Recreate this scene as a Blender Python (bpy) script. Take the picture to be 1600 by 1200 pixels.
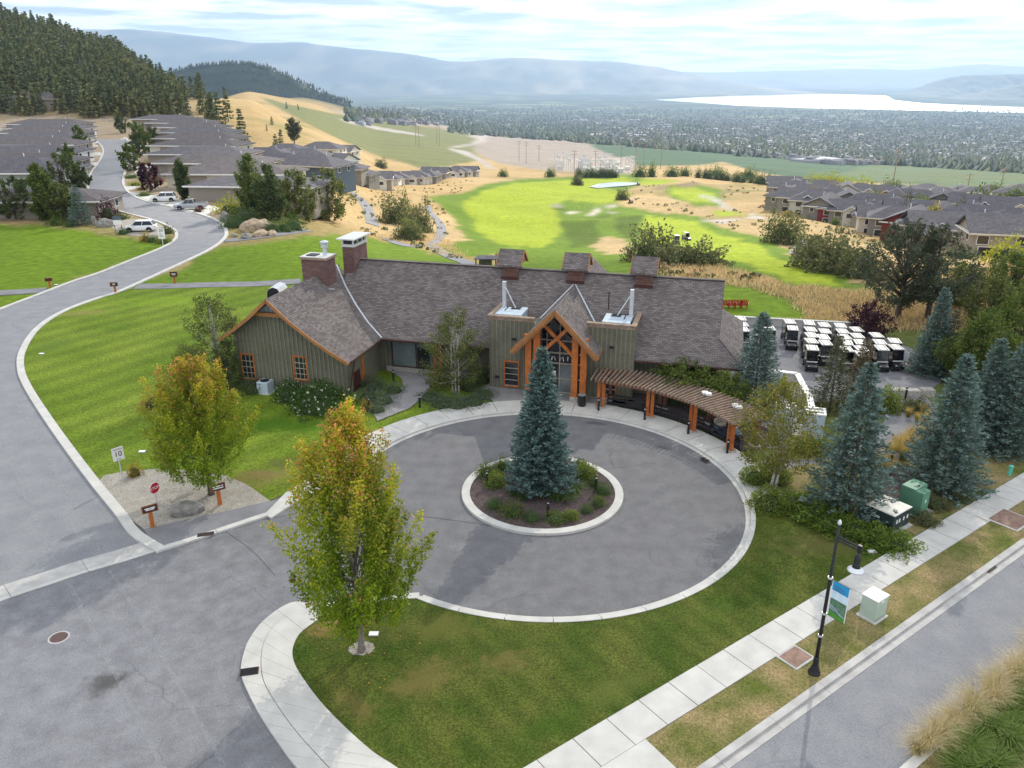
import bpy, bmesh, math, random
import numpy as np
from mathutils import Vector, Matrix, noise

for o in list(bpy.data.objects):
    bpy.data.objects.remove(o)
scene = bpy.context.scene
col = scene.collection
R = math.radians

# ------------------------------------------------------------------ camera
H = 22.0                      # drone height above the forecourt
PITCH = 21.2                  # degrees below the horizon
F = 1244.0                    # focal length in photo pixels (1600 wide)
cam_d = bpy.data.cameras.new('camera')
cam = bpy.data.objects.new('camera', cam_d)
col.objects.link(cam)
cam.location = (0, 0, H)
cam.rotation_euler = (R(90 - PITCH), 0, 0)
cam_d.sensor_width = 36.0
cam_d.lens = F / 1600 * 36.0
cam_d.clip_start = 0.5
cam_d.clip_end = 80000
scene.camera = cam

# ------------------------------------------------------------------ light
SUN_AZ, SUN_EL = 24.0, 33.0   # degrees right of the view direction, above the horizon
world = bpy.data.worlds.new('World')
scene.world = world
world.use_nodes = True
wn = world.node_tree
wn.nodes.clear()
def N(nt, typ, **kw):
    n = nt.nodes.new(typ)
    for k, v in kw.items():
        setattr(n, k, v)
    return n
w_out = N(wn, 'ShaderNodeOutputWorld')
w_bg = N(wn, 'ShaderNodeBackground')
w_bg.inputs['Strength'].default_value = 0.068
sky_n = N(wn, 'ShaderNodeTexSky')
sky_n.sky_type = 'NISHITA'
sky_n.sun_disc = False
sky_n.sun_elevation = R(SUN_EL)
sky_n.sun_rotation = R(SUN_AZ)
sky_n.altitude = 500
sky_n.air_density = 1.0
sky_n.dust_density = 1.5
tc = N(wn, 'ShaderNodeTexCoord')
sep = N(wn, 'ShaderNodeSeparateXYZ')
wn.links.new(tc.outputs['Generated'], sep.inputs[0])
# clouds lie in one layer overhead: project the view direction on a plane
zz = N(wn, 'ShaderNodeMath', operation='MAXIMUM'); zz.inputs[1].default_value = 0.0
wn.links.new(sep.outputs['Z'], zz.inputs[0])
za = N(wn, 'ShaderNodeMath', operation='ADD'); za.inputs[1].default_value = 0.045
wn.links.new(zz.outputs[0], za.inputs[0])
dx = N(wn, 'ShaderNodeMath', operation='DIVIDE'); dy = N(wn, 'ShaderNodeMath', operation='DIVIDE')
wn.links.new(sep.outputs['X'], dx.inputs[0]); wn.links.new(za.outputs[0], dx.inputs[1])
wn.links.new(sep.outputs['Y'], dy.inputs[0]); wn.links.new(za.outputs[0], dy.inputs[1])
cmb = N(wn, 'ShaderNodeCombineXYZ')
wn.links.new(dx.outputs[0], cmb.inputs[0]); wn.links.new(dy.outputs[0], cmb.inputs[1])
cn = N(wn, 'ShaderNodeTexNoise')
cn.inputs['Scale'].default_value = 0.42; cn.inputs['Detail'].default_value = 7; cn.inputs['Roughness'].default_value = 0.55
wn.links.new(cmb.outputs[0], cn.inputs['Vector'])
cr = N(wn, 'ShaderNodeValToRGB')
cr.color_ramp.elements[0].position = 0.26; cr.color_ramp.elements[0].color = (0.0, 0.0, 0.0, 1)
cr.color_ramp.elements[1].position = 0.52; cr.color_ramp.elements[1].color = (1, 1, 1, 1)
wn.links.new(cn.outputs['Fac'], cr.inputs[0])
cn2 = N(wn, 'ShaderNodeTexNoise')
cn2.inputs['Scale'].default_value = 0.9; cn2.inputs['Detail'].default_value = 5
wn.links.new(cmb.outputs[0], cn2.inputs['Vector'])
cr2 = N(wn, 'ShaderNodeValToRGB')
cr2.color_ramp.elements[0].position = 0.38; cr2.color_ramp.elements[0].color = (6.0, 7.4, 9.6, 1)
cr2.color_ramp.elements[1].position = 0.56; cr2.color_ramp.elements[1].color = (19.0, 19.0, 18.8, 1)
wn.links.new(cn2.outputs['Fac'], cr2.inputs[0])
wmix = N(wn, 'ShaderNodeMixRGB')
wn.links.new(cr.outputs[0], wmix.inputs[0])
wn.links.new(sky_n.outputs[0], wmix.inputs[1])
wn.links.new(cr2.outputs[0], wmix.inputs[2])
wn.links.new(wmix.outputs[0], w_bg.inputs['Color'])
wn.links.new(w_bg.outputs[0], w_out.inputs[0])

sun_d = bpy.data.lights.new('sun', 'SUN')
sun_d.energy = 5.0
sun_d.angle = R(0.53)
sun_d.color = (1.0, 0.93, 0.80)
sun = bpy.data.objects.new('sun', sun_d)
col.objects.link(sun)
SD = Vector((math.sin(R(SUN_AZ)) * math.cos(R(SUN_EL)), math.cos(R(SUN_AZ)) * math.cos(R(SUN_EL)), math.sin(R(SUN_EL))))
sun.rotation_euler = (-SD).to_track_quat('-Z', 'Y').to_euler()
sun.location = (0, 0, 900)

vs = scene.view_settings
vs.view_transform = 'Standard'
vs.look = 'None'
vs.exposure = 0.46
vs.gamma = 1.0
vs.use_curve_mapping = False

# ------------------------------------------------------------------ pixel <-> place
CP, SP = math.cos(R(PITCH)), math.sin(R(PITCH))
def slope(py):
    v = (py - 600) / F
    return (SP + v * CP) / (CP - v * SP)
def G(px, py, z=0.0):
    """point of the level plane z that the photo shows at a pixel"""
    u, v = (px - 800) / F, (py - 600) / F
    yy, zz_ = CP - v * SP, -SP - v * CP
    t = (H - z) / -zz_
    return Vector((u * t, yy * t, z))
def proj(x, y, z):
    zc = y * CP + (H - z) * SP
    up = (z - H) * CP + y * SP
    return 800 + x / zc * F, 600 - up / zc * F

# ------------------------------------------------------------------ terrain heights
def P(y, py):
    return (y, H - slope(py) * y)
COLS = [
 (-400, [(0, 0), (330, 0), (430, 28), (600, 85), (800, 125), (1100, 150), (1800, 90), (4000, -120), (8000, -230)]),
 (-150, [(0, 0), (330, 0), (430, 22), (600, 70), (800, 110), (1100, 125), (1800, 80), (4000, -120), (8000, -230)]),
 (0, [(0, 0), (345, 0), (400, 10), (500, 27), (650, 57), (850, 88), (1100, 90), (1800, 60), (4000, -120), (8000, -230)]),
 (110, [(0, 0), (340, 0), (410, 8), (510, 25), (640, 48), (780, 60), (1000, 55), (1800, 20), (4000, -150), (8000, -230)]),
 (200, [(0, 0), (335, 0), (420, 6), (520, 20), (640, 37), (740, 40), (1000, 18), (1800, -20), (4000, -160), (8000, -230)]),
 (310, [(0, 0), (190, 0), (260, -2), (340, -1), (420, 3), (520, 9), (600, 8), (760, -8), (1300, -25), (2200, -55), (5000, -180), (8000, -230)]),
 (400, [(0, 0), (140, 0), (200, -4), P(290, 264), P(340, 237), P(420, 192), P(500, 160), P(580, 151), (760, -8), (1000, -16), P(1500, 139), (1900, -30), (2600, -70), (5000, -180), (8000, -230)]),
 (480, [(0, 0), (110, 0), (160, -4), P(250, 280), P(300, 262), P(350, 240), P(420, 214), P(470, 206), P(700, 197), P(1200, 166), P(1600, 155), P(2200, 151), (3000, -80), (5000, -180), (8000, -230)]),
 (600, [(0, 0), (100, 0), P(125, 404), P(160, 370), P(220, 335), P(300, 310), P(420, 285), P(520, 268), P(620, 255), P(900, 225), P(1300, 200), P(1800, 183), P(2500, 176), P(5000, 167), (8000, -230)]),
 (800, [(0, 0), (95, 0), P(120, 403), P(187, 372), P(260, 340), P(380, 300), P(520, 280), P(700, 262), P(1000, 243), P(1500, 226), P(2400, 212), P(3500, 197), P(5000, 183), (7000, -230)]),
 (1000, [(0, 0), (92, 0), P(117, 405), P(190, 368), P(260, 338), P(360, 305), P(480, 285), P(650, 268), P(900, 252), P(1500, 232), P(2500, 213), P(4000, 193), (5500, -226), (7000, -230)]),
 (1200, [(0, 0), (88, 0), P(107, 416), P(160, 376), P(230, 340), P(330, 310), P(450, 290), P(620, 275), P(900, 260), P(1500, 240), P(2500, 216), P(4000, 195), (5500, -228), (7000, -230)]),
 (1400, [(0, 0), (85, 0), (105, -1.5), P(150, 400), P(200, 375), P(260, 345), P(330, 318), P(420, 300), P(560, 290), P(800, 277), P(1200, 262), P(1800, 245), P(2500, 225), P(4000, 197), (5500, -228), (7000, -230)]),
 (1600, [(0, 0), (85, 0), (100, -1), P(140, 411), P(190, 379), P(260, 346), P(330, 320), P(420, 302), P(580, 290), P(820, 277), P(1200, 262), P(1800, 245), P(2500, 225), P(4000, 197), (5500, -228), (7000, -230)]),
 (2000, [(0, 0), (85, 0), (100, -1), P(140, 411), P(190, 379), P(260, 346), P(330, 320), P(420, 302), P(580, 290), P(820, 277), P(1200, 262), P(1800, 245), P(2500, 225), P(4000, 197), (5500, -228), (7000, -230)]),
]
CT = np.array([(c[0] - 800) / F / 1.034 for c in COLS])
LY = np.linspace(math.log(5.0), math.log(26000.0), 900)
tab = []
for c in COLS:
    ys = np.array([max(p[0], 1e-3) for p in c[1]]); zs = np.array([p[1] for p in c[1]])
    z = np.interp(np.exp(LY), ys, zs)
    k = np.ones(23) / 23
    zp = np.convolve(np.pad(z, 11, mode='edge'), k, mode='valid')
    tab.append(np.where(np.exp(LY) < 70, 0, zp))
tab = np.array(tab)
TT = np.linspace(-1.6, 1.6, 641)
def _blend():
    out = np.zeros((len(TT), len(LY)))
    for i, t in enumerate(TT):
        tt = min(max(t, CT[0]), CT[-1])
        j = min(max(int(np.searchsorted(CT, tt)) - 1, 0), len(CT) - 2)
        f = (tt - CT[j]) / (CT[j + 1] - CT[j]); s = f * f * (3 - 2 * f)
        s = 0.5 * s + 0.5 * f
        out[i] = tab[j] * (1 - s) + tab[j + 1] * s
    return out
HT = _blend()
def zt_np(x, y):
    x = np.asarray(x, float); y = np.maximum(np.asarray(y, float), 5.01)
    t = np.clip(x / y, -1.59, 1.59); l = np.clip(np.log(y), LY[0], LY[-1] - 1e-6)
    fi = (t + 1.6) / (TT[1] - TT[0]); fj = (l - LY[0]) / (LY[1] - LY[0])
    i = np.clip(fi.astype(int), 0, len(TT) - 2); j = np.clip(fj.astype(int), 0, len(LY) - 2)
    a, b = fi - i, fj - j
    z = HT[i, j] * (1 - a) * (1 - b) + HT[i + 1, j] * a * (1 - b) + HT[i, j + 1] * (1 - a) * b + HT[i + 1, j + 1] * a * b
    # gentle mounds on the golf course and the open slopes
    am = np.clip((y - 120) / 120, 0, 1) * np.clip((900 - y) / 300, 0, 1) * np.clip((x / y + .20) / .06, 0, 1)
    return z + am * (0.8 * (np.sin(x * 0.11 + 1.3 * np.sin(y * 0.05)) * np.sin(y * 0.083 + 0.7)) + 1.1 * np.sin(x * .043 + 2.1 * np.sin(y * .021)) * np.sin(y * .037 + x * .012))
def zt(x, y):
    return float(zt_np(np.array([x]), np.array([y]))[0])
_TY = np.exp(np.linspace(math.log(20), math.log(14000), 3000))
def T(px, py, dz=0.0):
    """first terrain point that the photo shows at a pixel"""
    u, v = (px - 800) / F, (py - 600) / F
    yy, zz_ = CP - v * SP, -SP - v * CP
    tt = _TY / yy
    zr = H + zz_ * tt
    below = np.nonzero(zr <= zt_np(u * tt, _TY) + dz)[0]
    k = below[0] if len(below) else len(_TY) - 1
    y = _TY[k]
    x = u * y / yy
    return Vector((x, y, zt(x, y)))
# ------------------------------------------------------------------ mesh helper
class MB:
    def __init__(s):
        s.v = []; s.f = []; s.mi = []; s.cur = 0
    def add(s, pts, faces):
        b = len(s.v)
        s.v += [tuple(p) for p in pts]
        for f in faces:
            s.f.append(tuple(b + i for i in f)); s.mi.append(s.cur)
        return s
    def poly(s, pts):
        return s.add(pts, [tuple(range(len(pts)))])
    def box(s, x0, x1, y0, y1, z0, z1):
        p = [(x0, y0, z0), (x1, y0, z0), (x1, y1, z0), (x0, y1, z0), (x0, y0, z1), (x1, y0, z1), (x1, y1, z1), (x0, y1, z1)]
        return s.add(p, [(0, 3, 2, 1), (4, 5, 6, 7), (0, 1, 5, 4), (1, 2, 6, 5), (2, 3, 7, 6), (3, 0, 4, 7)])
    def bbox(s, x0, x1, y0, y1, z0, z1, c=0.03):
        """box whose upper edges are chamfered"""
        p = [(x0, y0, z0), (x1, y0, z0), (x1, y1, z0), (x0, y1, z0), (x0, y0, z1 - c), (x1, y0, z1 - c), (x1, y1, z1 - c), (x0, y1, z1 - c),
             (x0 + c, y0 + c, z1), (x1 - c, y0 + c, z1), (x1 - c, y1 - c, z1), (x0 + c, y1 - c, z1)]
        f = [(0, 3, 2, 1), (8, 9, 10, 11)]
        for i in range(4):
            j = (i + 1) % 4
            f += [(i, j, 4 + j, 4 + i), (4 + i, 4 + j, 8 + j, 8 + i)]
        return s.add(p, f)
    def beam(s, a, b, w, h, up=(0, 0, 1)):
        """square bar from a to b"""
        a = Vector(a); b = Vector(b); d = (b - a).normalized(); up = Vector(up)
        if abs(d.dot(up)) > 0.97: up = Vector((0, 1, 0))
        r = d.cross(up).normalized(); q = r.cross(d).normalized()
        p = []
        for e in (a, b):
            for sx, sy in ((-1, -1), (1, -1), (1, 1), (-1, 1)):
                p.append(e + r * (sx * w / 2) + q * (sy * h / 2))
        return s.add(p, [(0, 3, 2, 1), (4, 5, 6, 7), (0, 1, 5, 4), (1, 2, 6, 5), (2, 3, 7, 6), (3, 0, 4, 7)])
    def prism(s, pts, z0, z1, cap=True):
        n = len(pts)
        area = sum(pts[i][0] * pts[(i + 1) % n][1] - pts[(i + 1) % n][0] * pts[i][1] for i in range(n))
        if area < 0: pts = list(reversed(pts))
        p = [(a[0], a[1], z0) for a in pts] + [(a[0], a[1], z1) for a in pts]
        f = [(i, (i + 1) % n, n + (i + 1) % n, n + i) for i in range(n)]
        if cap: f += [tuple(range(n, 2 * n)), tuple(reversed(range(n)))]
        return s.add(p, f)
    def slab(s, pts, th):
        """thick sheet: pts is the upper outline, th the thickness straight down"""
        n = len(pts)
        p = [tuple(a) for a in pts] + [(a[0], a[1], a[2] - th) for a in pts]
        f = [tuple(range(n)), tuple(reversed(range(n, 2 * n)))] + [(i, n + i, n + (i + 1) % n, (i + 1) % n) for i in range(n)]
        return s.add(p, f)
    def tube(s, a, b, r0, r1=None, n=8, cap=True):
        return s.sweep([a, b], [r0, r0 if r1 is None else r1], n, cap)
    def sweep(s, pts, rad, n=8, cap=True):
        pts = [Vector(p) for p in pts]; P_ = []
        for i, p in enumerate(pts):
            d = (pts[min(i + 1, len(pts) - 1)] - pts[max(i - 1, 0)]).normalized()
            ref = Vector((0, 0, 1)) if abs(d.z) < 0.9 else Vector((0, 1, 0))
            x = d.cross(ref).normalized(); y = d.cross(x).normalized()
            for k in range(n):
                a = 2 * math.pi * k / n
                P_.append(p + (x * math.cos(a) + y * math.sin(a)) * rad[i])
        f = []
        for i in range(len(pts) - 1):
            for k in range(n):
                f.append((i * n + k, (i + 1) * n + k, (i + 1) * n + (k + 1) % n, i * n + (k + 1) % n))
        if cap:
            f += [tuple(range(n)), tuple(reversed(range((len(pts) - 1) * n, len(pts) * n)))]
        return s.add(P_, f)
    def lathe(s, prof, n=14, c=(0, 0, 0)):
        P_ = []
        for r, z in prof:
            for k in range(n):
                a = 2 * math.pi * k / n
                P_.append((c[0] + r * math.cos(a), c[1] + r * math.sin(a), c[2] + z))
        f = []
        for i in range(len(prof) - 1):
            for k in range(n):
                f.append((i * n + k, i * n + (k + 1) % n, (i + 1) * n + (k + 1) % n, (i + 1) * n + k))
        f += [tuple(reversed(range(n))), tuple(range((len(prof) - 1) * n, len(prof) * n))]
        return s.add(P_, f)
    def build(s, name, mat, parent=None, loc=(0, 0, 0), rz=0, smooth=False):
        me = bpy.data.meshes.new(name)
        me.from_pydata(s.v, [], s.f)
        for m in (mat if isinstance(mat, (list, tuple)) else [mat]):
            me.materials.append(M[m] if isinstance(m, str) else m)
        me.polygons.foreach_set('material_index', s.mi)
        if smooth: me.polygons.foreach_set('use_smooth', [True] * len(s.f))
        uv = me.uv_layers.new(name='UVMap')
        co = np.zeros(len(me.vertices) * 3); me.vertices.foreach_get('co', co); co = co.reshape(-1, 3)
        li = np.zeros(len(me.loops), int); me.loops.foreach_get('vertex_index', li)
        nr = np.zeros(len(me.polygons) * 3); me.polygons.foreach_get('normal', nr); nr = nr.reshape(-1, 3)
        lt = np.zeros(len(me.polygons), int); me.polygons.foreach_get('loop_total', lt)
        nl = np.repeat(nr, lt, axis=0)
        h = np.stack([-nl[:, 1], nl[:, 0], np.zeros(len(nl))], 1)
        ln = np.linalg.norm(h, axis=1)
        flat = ln < 0.05
        h[flat] = (1, 0, 0); ln[flat] = 1
        h /= ln[:, None]
        vv = np.cross(nl, h)
        pc = co[li]
        uv.data.foreach_set('uv', np.stack([(pc * h).sum(1), (pc * vv).sum(1)], 1).ravel())
        me.update()
        ob = bpy.data.objects.new(name, me)
        col.objects.link(ob)
        ob.location = loc; ob.rotation_euler = (0, 0, rz)
        if parent: ob.parent = parent
        return ob

def np_mesh(name, V, Q, mat, colr=None, parent=None, smooth=False):
    """fast mesh from arrays; Q is (M,4) or (M,3), colr one colour per face"""
    V = np.asarray(V, np.float32); Q = np.asarray(Q, np.int32); k = Q.shape[1]
    me = bpy.data.meshes.new(name)
    me.vertices.add(len(V)); me.vertices.foreach_set('co', V.ravel())
    me.loops.add(Q.size); me.loops.foreach_set('vertex_index', Q.ravel())
    me.polygons.add(len(Q)); me.polygons.foreach_set('loop_start', np.arange(0, Q.size, k, dtype=np.int32))
    me.update(calc_edges=True)
    if colr is not None:
        a = me.attributes.new('Col', 'FLOAT_COLOR', 'FACE' if len(colr) == len(Q) else 'POINT')
        c = np.ones((len(colr), 4), np.float32); c[:, :3] = colr
        a.data.foreach_set('color', c.ravel())
    if smooth: me.polygons.foreach_set('use_smooth', [True] * len(Q))
    me.materials.append(M[mat])
    ob = bpy.data.objects.new(name, me); col.objects.link(ob)
    if parent: ob.parent = parent
    return ob

def tag(o, label=None, cat=None, group=None, kind=None):
    if label: o['label'] = label
    if cat: o['category'] = cat
    if group: o['group'] = group
    if kind: o['kind'] = kind
    return o
def thing(name, label, cat, loc=(0, 0, 0), rz=0, group=None):
    o = bpy.data.objects.new(name, None); col.objects.link(o)
    o.empty_display_size = 0.3
    o.location = loc; o.rotation_euler = (0, 0, rz)
    return tag(o, label, cat, group)
def copy_tree(o, parent=None):
    c = o.copy(); col.objects.link(c)
    if parent: c.parent = parent
    for ch in list(KIDS(o)): copy_tree(ch, c)
    return c
def KIDS(o):
    return [x for x in o.children]
def place(proto, used, loc, rz=0, sc=1.0, label=None, group=None, cat=None):
    o = copy_tree(proto) if used[0] else proto
    used[0] = True
    o.location = loc; o.rotation_euler = (0, 0, rz)
    o.scale = sc if isinstance(sc, tuple) else (sc, sc, sc)
    tag(o, label, cat, group)
    return o

# ------------------------------------------------------------------ materials
M = {}
def mat(name, c, rough=0.8, var=0.12, scale=3.0, c2=None, bump=0.0, bscale=40.0, metal=0.0, spec=0.3, coat=0.0, fine=None):
    """plain procedural material: base colour broken up by noise, optional relief"""
    m = bpy.data.materials.new(name); m.use_nodes = True; nt = m.node_tree; nt.nodes.clear()
    out = N(nt, 'ShaderNodeOutputMaterial'); b = N(nt, 'ShaderNodeBsdfPrincipled')
    nt.links.new(b.outputs[0], out.inputs[0])
    b.inputs['Roughness'].default_value = rough; b.inputs['Metallic'].default_value = metal
    b.inputs['Specular IOR Level'].default_value = spec
    b.inputs['Coat Weight'].default_value = coat
    t = N(nt, 'ShaderNodeTexCoord')
    n = N(nt, 'ShaderNodeTexNoise'); n.inputs['Scale'].default_value = scale; n.inputs['Detail'].default_value = 6
    nt.links.new(t.outputs['Object'], n.inputs['Vector'])
    r = N(nt, 'ShaderNodeValToRGB')
    k = c2 if c2 else tuple(x * (1 + var) for x in c)
    lo = c if c2 else tuple(x * (1 - var) for x in c)
    r.color_ramp.elements[0].position = 0.32; r.color_ramp.elements[0].color = (*lo, 1)
    r.color_ramp.elements[1].position = 0.68; r.color_ramp.elements[1].color = (*k, 1)
    nt.links.new(n.outputs['Fac'], r.inputs[0])
    src = r.outputs[0]
    if fine:
        f = N(nt, 'ShaderNodeTexNoise'); f.inputs['Scale'].default_value = fine[0]; f.inputs['Detail'].default_value = 3
        nt.links.new(t.outputs['Object'], f.inputs['Vector'])
        mr = N(nt, 'ShaderNodeMapRange'); mr.inputs[1].default_value = 0.3; mr.inputs[2].default_value = 0.7
        mr.inputs[3].default_value = 1 - fine[1]; mr.inputs[4].default_value = 1 + fine[1]
        nt.links.new(f.outputs['Fac'], mr.inputs[0])
        mx = N(nt, 'ShaderNodeMixRGB', blend_type='MULTIPLY'); mx.inputs[0].default_value = 1
        nt.links.new(src, mx.inputs[1]); nt.links.new(mr.outputs[0], mx.inputs[2]); src = mx.outputs[0]
    nt.links.new(src, b.inputs['Base Color'])
    if bump:
        q = N(nt, 'ShaderNodeTexNoise'); q.inputs['Scale'].default_value = bscale; q.inputs['Detail'].default_value = 4
        nt.links.new(t.outputs['Object'], q.inputs['Vector'])
        bp = N(nt, 'ShaderNodeBump'); bp.inputs['Strength'].default_value = bump; bp.inputs['Distance'].default_value = 0.05
        nt.links.new(q.outputs['Fac'], bp.inputs['Height']); nt.links.new(bp.outputs[0], b.inputs['Normal'])
    M[name] = m
    return m
def parts(m):
    nt = m.node_tree
    return nt, next(n for n in nt.nodes if n.type == 'BSDF_PRINCIPLED'), next(n for n in nt.nodes if n.type == 'TEX_COORD')
def spots(m, lst):
    """worn or dry patches with a shape of their own, fixed in the place: (x, y, radius, colour, strength)"""
    nt, b, t = parts(m)
    src = b.inputs['Base Color'].links[0].from_socket
    g = N(nt, 'ShaderNodeNewGeometry')
    nz = N(nt, 'ShaderNodeTexNoise'); nz.inputs['Scale'].default_value = 1.3; nz.inputs['Detail'].default_value = 7; nz.inputs['Roughness'].default_value = 0.65
    nt.links.new(g.outputs['Position'], nz.inputs['Vector'])
    for x, y, rx, ry, ang, c, k in lst:
        mp = N(nt, 'ShaderNodeMapping'); mp.vector_type = 'TEXTURE'
        mp.inputs['Location'].default_value = (x, y, 0); mp.inputs['Rotation'].default_value = (0, 0, R(ang)); mp.inputs['Scale'].default_value = (rx, ry, 50)
        nt.links.new(g.outputs['Position'], mp.inputs[0])
        ln = N(nt, 'ShaderNodeVectorMath', operation='LENGTH'); nt.links.new(mp.outputs[0], ln.inputs[0])
        ad = N(nt, 'ShaderNodeMath', operation='MULTIPLY_ADD'); ad.inputs[1].default_value = 2.4; nt.links.new(nz.outputs['Fac'], ad.inputs[0])
        nt.links.new(ln.outputs['Value'], ad.inputs[2])
        mr = N(nt, 'ShaderNodeMapRange'); mr.interpolation_type = 'SMOOTHSTEP'
        mr.inputs[1].default_value = 1.35; mr.inputs[2].default_value = 2.25; mr.inputs[3].default_value = k; mr.inputs[4].default_value = 0
        nt.links.new(ad.outputs[0], mr.inputs[0])
        mx = N(nt, 'ShaderNodeMixRGB', blend_type='MULTIPLY' if c[0] > .9 else 'MIX'); nt.links.new(mr.outputs[0], mx.inputs[0]); nt.links.new(src, mx.inputs[1]); mx.inputs[2].default_value = (*c, 1)
        if c[0] > .9: mr.inputs[1].default_value = .9; mr.inputs[2].default_value = 2.7
        src = mx.outputs[0]
    nt.links.new(src, b.inputs['Base Color'])
def brick(m, bw, bh, mortar, c1, c2, cm, bump=0.4):
    nt, b, t = parts(m)
    x = N(nt, 'ShaderNodeTexBrick'); x.inputs['Scale'].default_value = 1.0
    x.inputs['Brick Width'].default_value = bw; x.inputs['Row Height'].default_value = bh; x.inputs['Mortar Size'].default_value = mortar
    x.inputs['Color1'].default_value = (*c1, 1); x.inputs['Color2'].default_value = (*c2, 1); x.inputs['Mortar'].default_value = (*cm, 1)
    x.inputs['Bias'].default_value = 0.0
    nt.links.new(t.outputs['UV'], x.inputs['Vector'])
    n = N(nt, 'ShaderNodeTexNoise'); n.inputs['Scale'].default_value = 0.7; n.inputs['Detail'].default_value = 8; nt.links.new(t.outputs['Object'], n.inputs['Vector'])
    mr = N(nt, 'ShaderNodeMapRange'); mr.inputs[1].default_value = 0.3; mr.inputs[2].default_value = 0.7; mr.inputs[3].default_value = 0.88; mr.inputs[4].default_value = 1.12
    nt.links.new(n.outputs['Fac'], mr.inputs[0])
    mx = N(nt, 'ShaderNodeMixRGB', blend_type='MULTIPLY'); mx.inputs[0].default_value = 1
    nt.links.new(x.outputs['Color'], mx.inputs[1]); nt.links.new(mr.outputs[0], mx.inputs[2])
    nt.links.new(mx.outputs[0], b.inputs['Base Color'])
    bp = N(nt, 'ShaderNodeBump'); bp.inputs['Strength'].default_value = bump; bp.inputs['Distance'].default_value = 0.02; bp.invert = True
    nt.links.new(x.outputs['Fac'], bp.inputs['Height']); nt.links.new(bp.outputs[0], b.inputs['Normal'])
def leafmat(name, trans=0.35, rough=0.6):
    m = bpy.data.materials.new(name); m.use_nodes = True; nt = m.node_tree; nt.nodes.clear()
    out = N(nt, 'ShaderNodeOutputMaterial'); b = N(nt, 'ShaderNodeBsdfPrincipled')
    b.inputs['Roughness'].default_value = rough; b.inputs['Specular IOR Level'].default_value = 0.25
    a = N(nt, 'ShaderNodeAttribute'); a.attribute_name = 'Col'
    nt.links.new(a.outputs['Color'], b.inputs['Base Color'])
    tr = N(nt, 'ShaderNodeBsdfTranslucent'); nt.links.new(a.outputs['Color'], tr.inputs[0])
    mx = N(nt, 'ShaderNodeMixShader'); mx.inputs[0].default_value = trans
    nt.links.new(b.outputs[0], mx.inputs[1]); nt.links.new(tr.outputs[0], mx.inputs[2]); nt.links.new(mx.outputs[0], out.inputs[0])
    M[name] = m
leafmat('leaf', 0.45); leafmat('needle', 0.12, 0.7); leafmat('blade', 0.35); leafmat('tinted', 0.0, 0.85)

mat('asphalt', (.132, .131, .139), 0.92, c2=(.170, .169, .176), scale=1.1, bump=0.35, bscale=70, fine=(34, .30))
mat('street_asphalt', (.20, .205, .225), 0.92, c2=(.25, .253, .265), scale=0.7, bump=0.35, bscale=70, fine=(32, .28))
mat('path_asphalt', (.19, .19, .205), 0.92, var=.15, scale=0.8, fine=(20, .12))
mat('concrete', (.50, .49, .465), 0.85, var=.10, scale=1.1, bump=0.1, bscale=50, fine=(30, .06))
mat('old_concrete', (.42, .41, .395), 0.88, var=.14, scale=1.5, bump=0.1, bscale=50, fine=(30, .08))
mat('pale_track', (.29, .30, .31), 0.9, var=.2, scale=2.0, fine=(9, .35))
mat('seal', (.07, .07, .075), 0.7, var=.2)
mat('wet_stain', (.06, .058, .055), 0.8, var=.4, scale=5)
mat('iron', (.10, .062, .058), 0.7, var=.2, scale=20)
mat('slab_cover', (.24, .155, .12), 0.85, var=.25, scale=4)
mat('lawn', (.044, .078, .009), 0.9, c2=(.098, .112, .022), scale=0.55, bump=0.8, bscale=34, fine=(13, .5), spec=.1)
mat('mown_lawn', (.090, .148, .010), 0.9, c2=(.152, .205, .022), scale=0.16, bump=0.6, bscale=30, fine=(8, .42), spec=.1)
mat('verge', (.085, .115, .018), 0.95, c2=(.30, .225, .115), scale=0.55, bump=0.7, bscale=30, fine=(14, .4), spec=.1)
mat('gravel', (.29, .265, .23), 0.95, c2=(.36, .335, .295), scale=1.5, bump=0.8, bscale=18, fine=(16, .42))
mat('mulch', (.055, .040, .042), 0.95, c2=(.11, .08, .078), scale=6, bump=0.8, bscale=25, fine=(22, .4))
mat('paver', (.235, .23, .235), 0.9, var=.12, scale=1.2, fine=(12, .15))
mat('roof', (.12, .10, .105), 0.92, var=.1, spec=.15)
brick(M['roof'], 0.34, 0.15, 0.012, (.125, .106, .104), (.215, .190, .184), (.055, .048, .048), 0.6)
mat('grey_roof', (.12, .11, .125), 0.92, var=.1, spec=.15)
brick(M['grey_roof'], 0.5, 0.22, 0.015, (.092, .088, .102), (.142, .135, .152), (.05, .047, .055), 0.4)
mat('brown_roof', (.12, .11, .125), 0.92, var=.1, spec=.15)
brick(M['brown_roof'], 0.5, 0.22, 0.015, (.100, .090, .096), (.150, .136, .140), (.055, .05, .052), 0.4)
mat('brick', (.2, .1, .09), 0.9, var=.1)
brick(M['brick'], 0.4, 0.13, 0.014, (.150, .082, .076), (.215, .125, .112), (.09, .06, .055), 0.8)
mat('siding', (.150, .145, .106), 0.85, var=.14, scale=0.9, fine=(5, .12))
mat('siding_batten', (.215, .208, .158), 0.85, var=.14, scale=0.9, fine=(5, .12))
mat('timber', (.42, .125, .026), 0.6, var=.22, scale=2.2, fine=(9, .15), spec=.4)
mat('red_timber', (.19, .085, .050), 0.65, var=.25, scale=3, fine=(12, .15))
mat('grey_timber', (.28, .205, .155), 0.8, var=.25, scale=3, fine=(14, .15))
mat('trim', (.33, .15, .055), 0.65, var=.15, scale=3)
mat('cap_metal', (.62, .62, .60), 0.45, var=.06, metal=.3)
mat('galvanised', (.60, .63, .66), 0.42, var=.08, scale=2, metal=.55)
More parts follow.
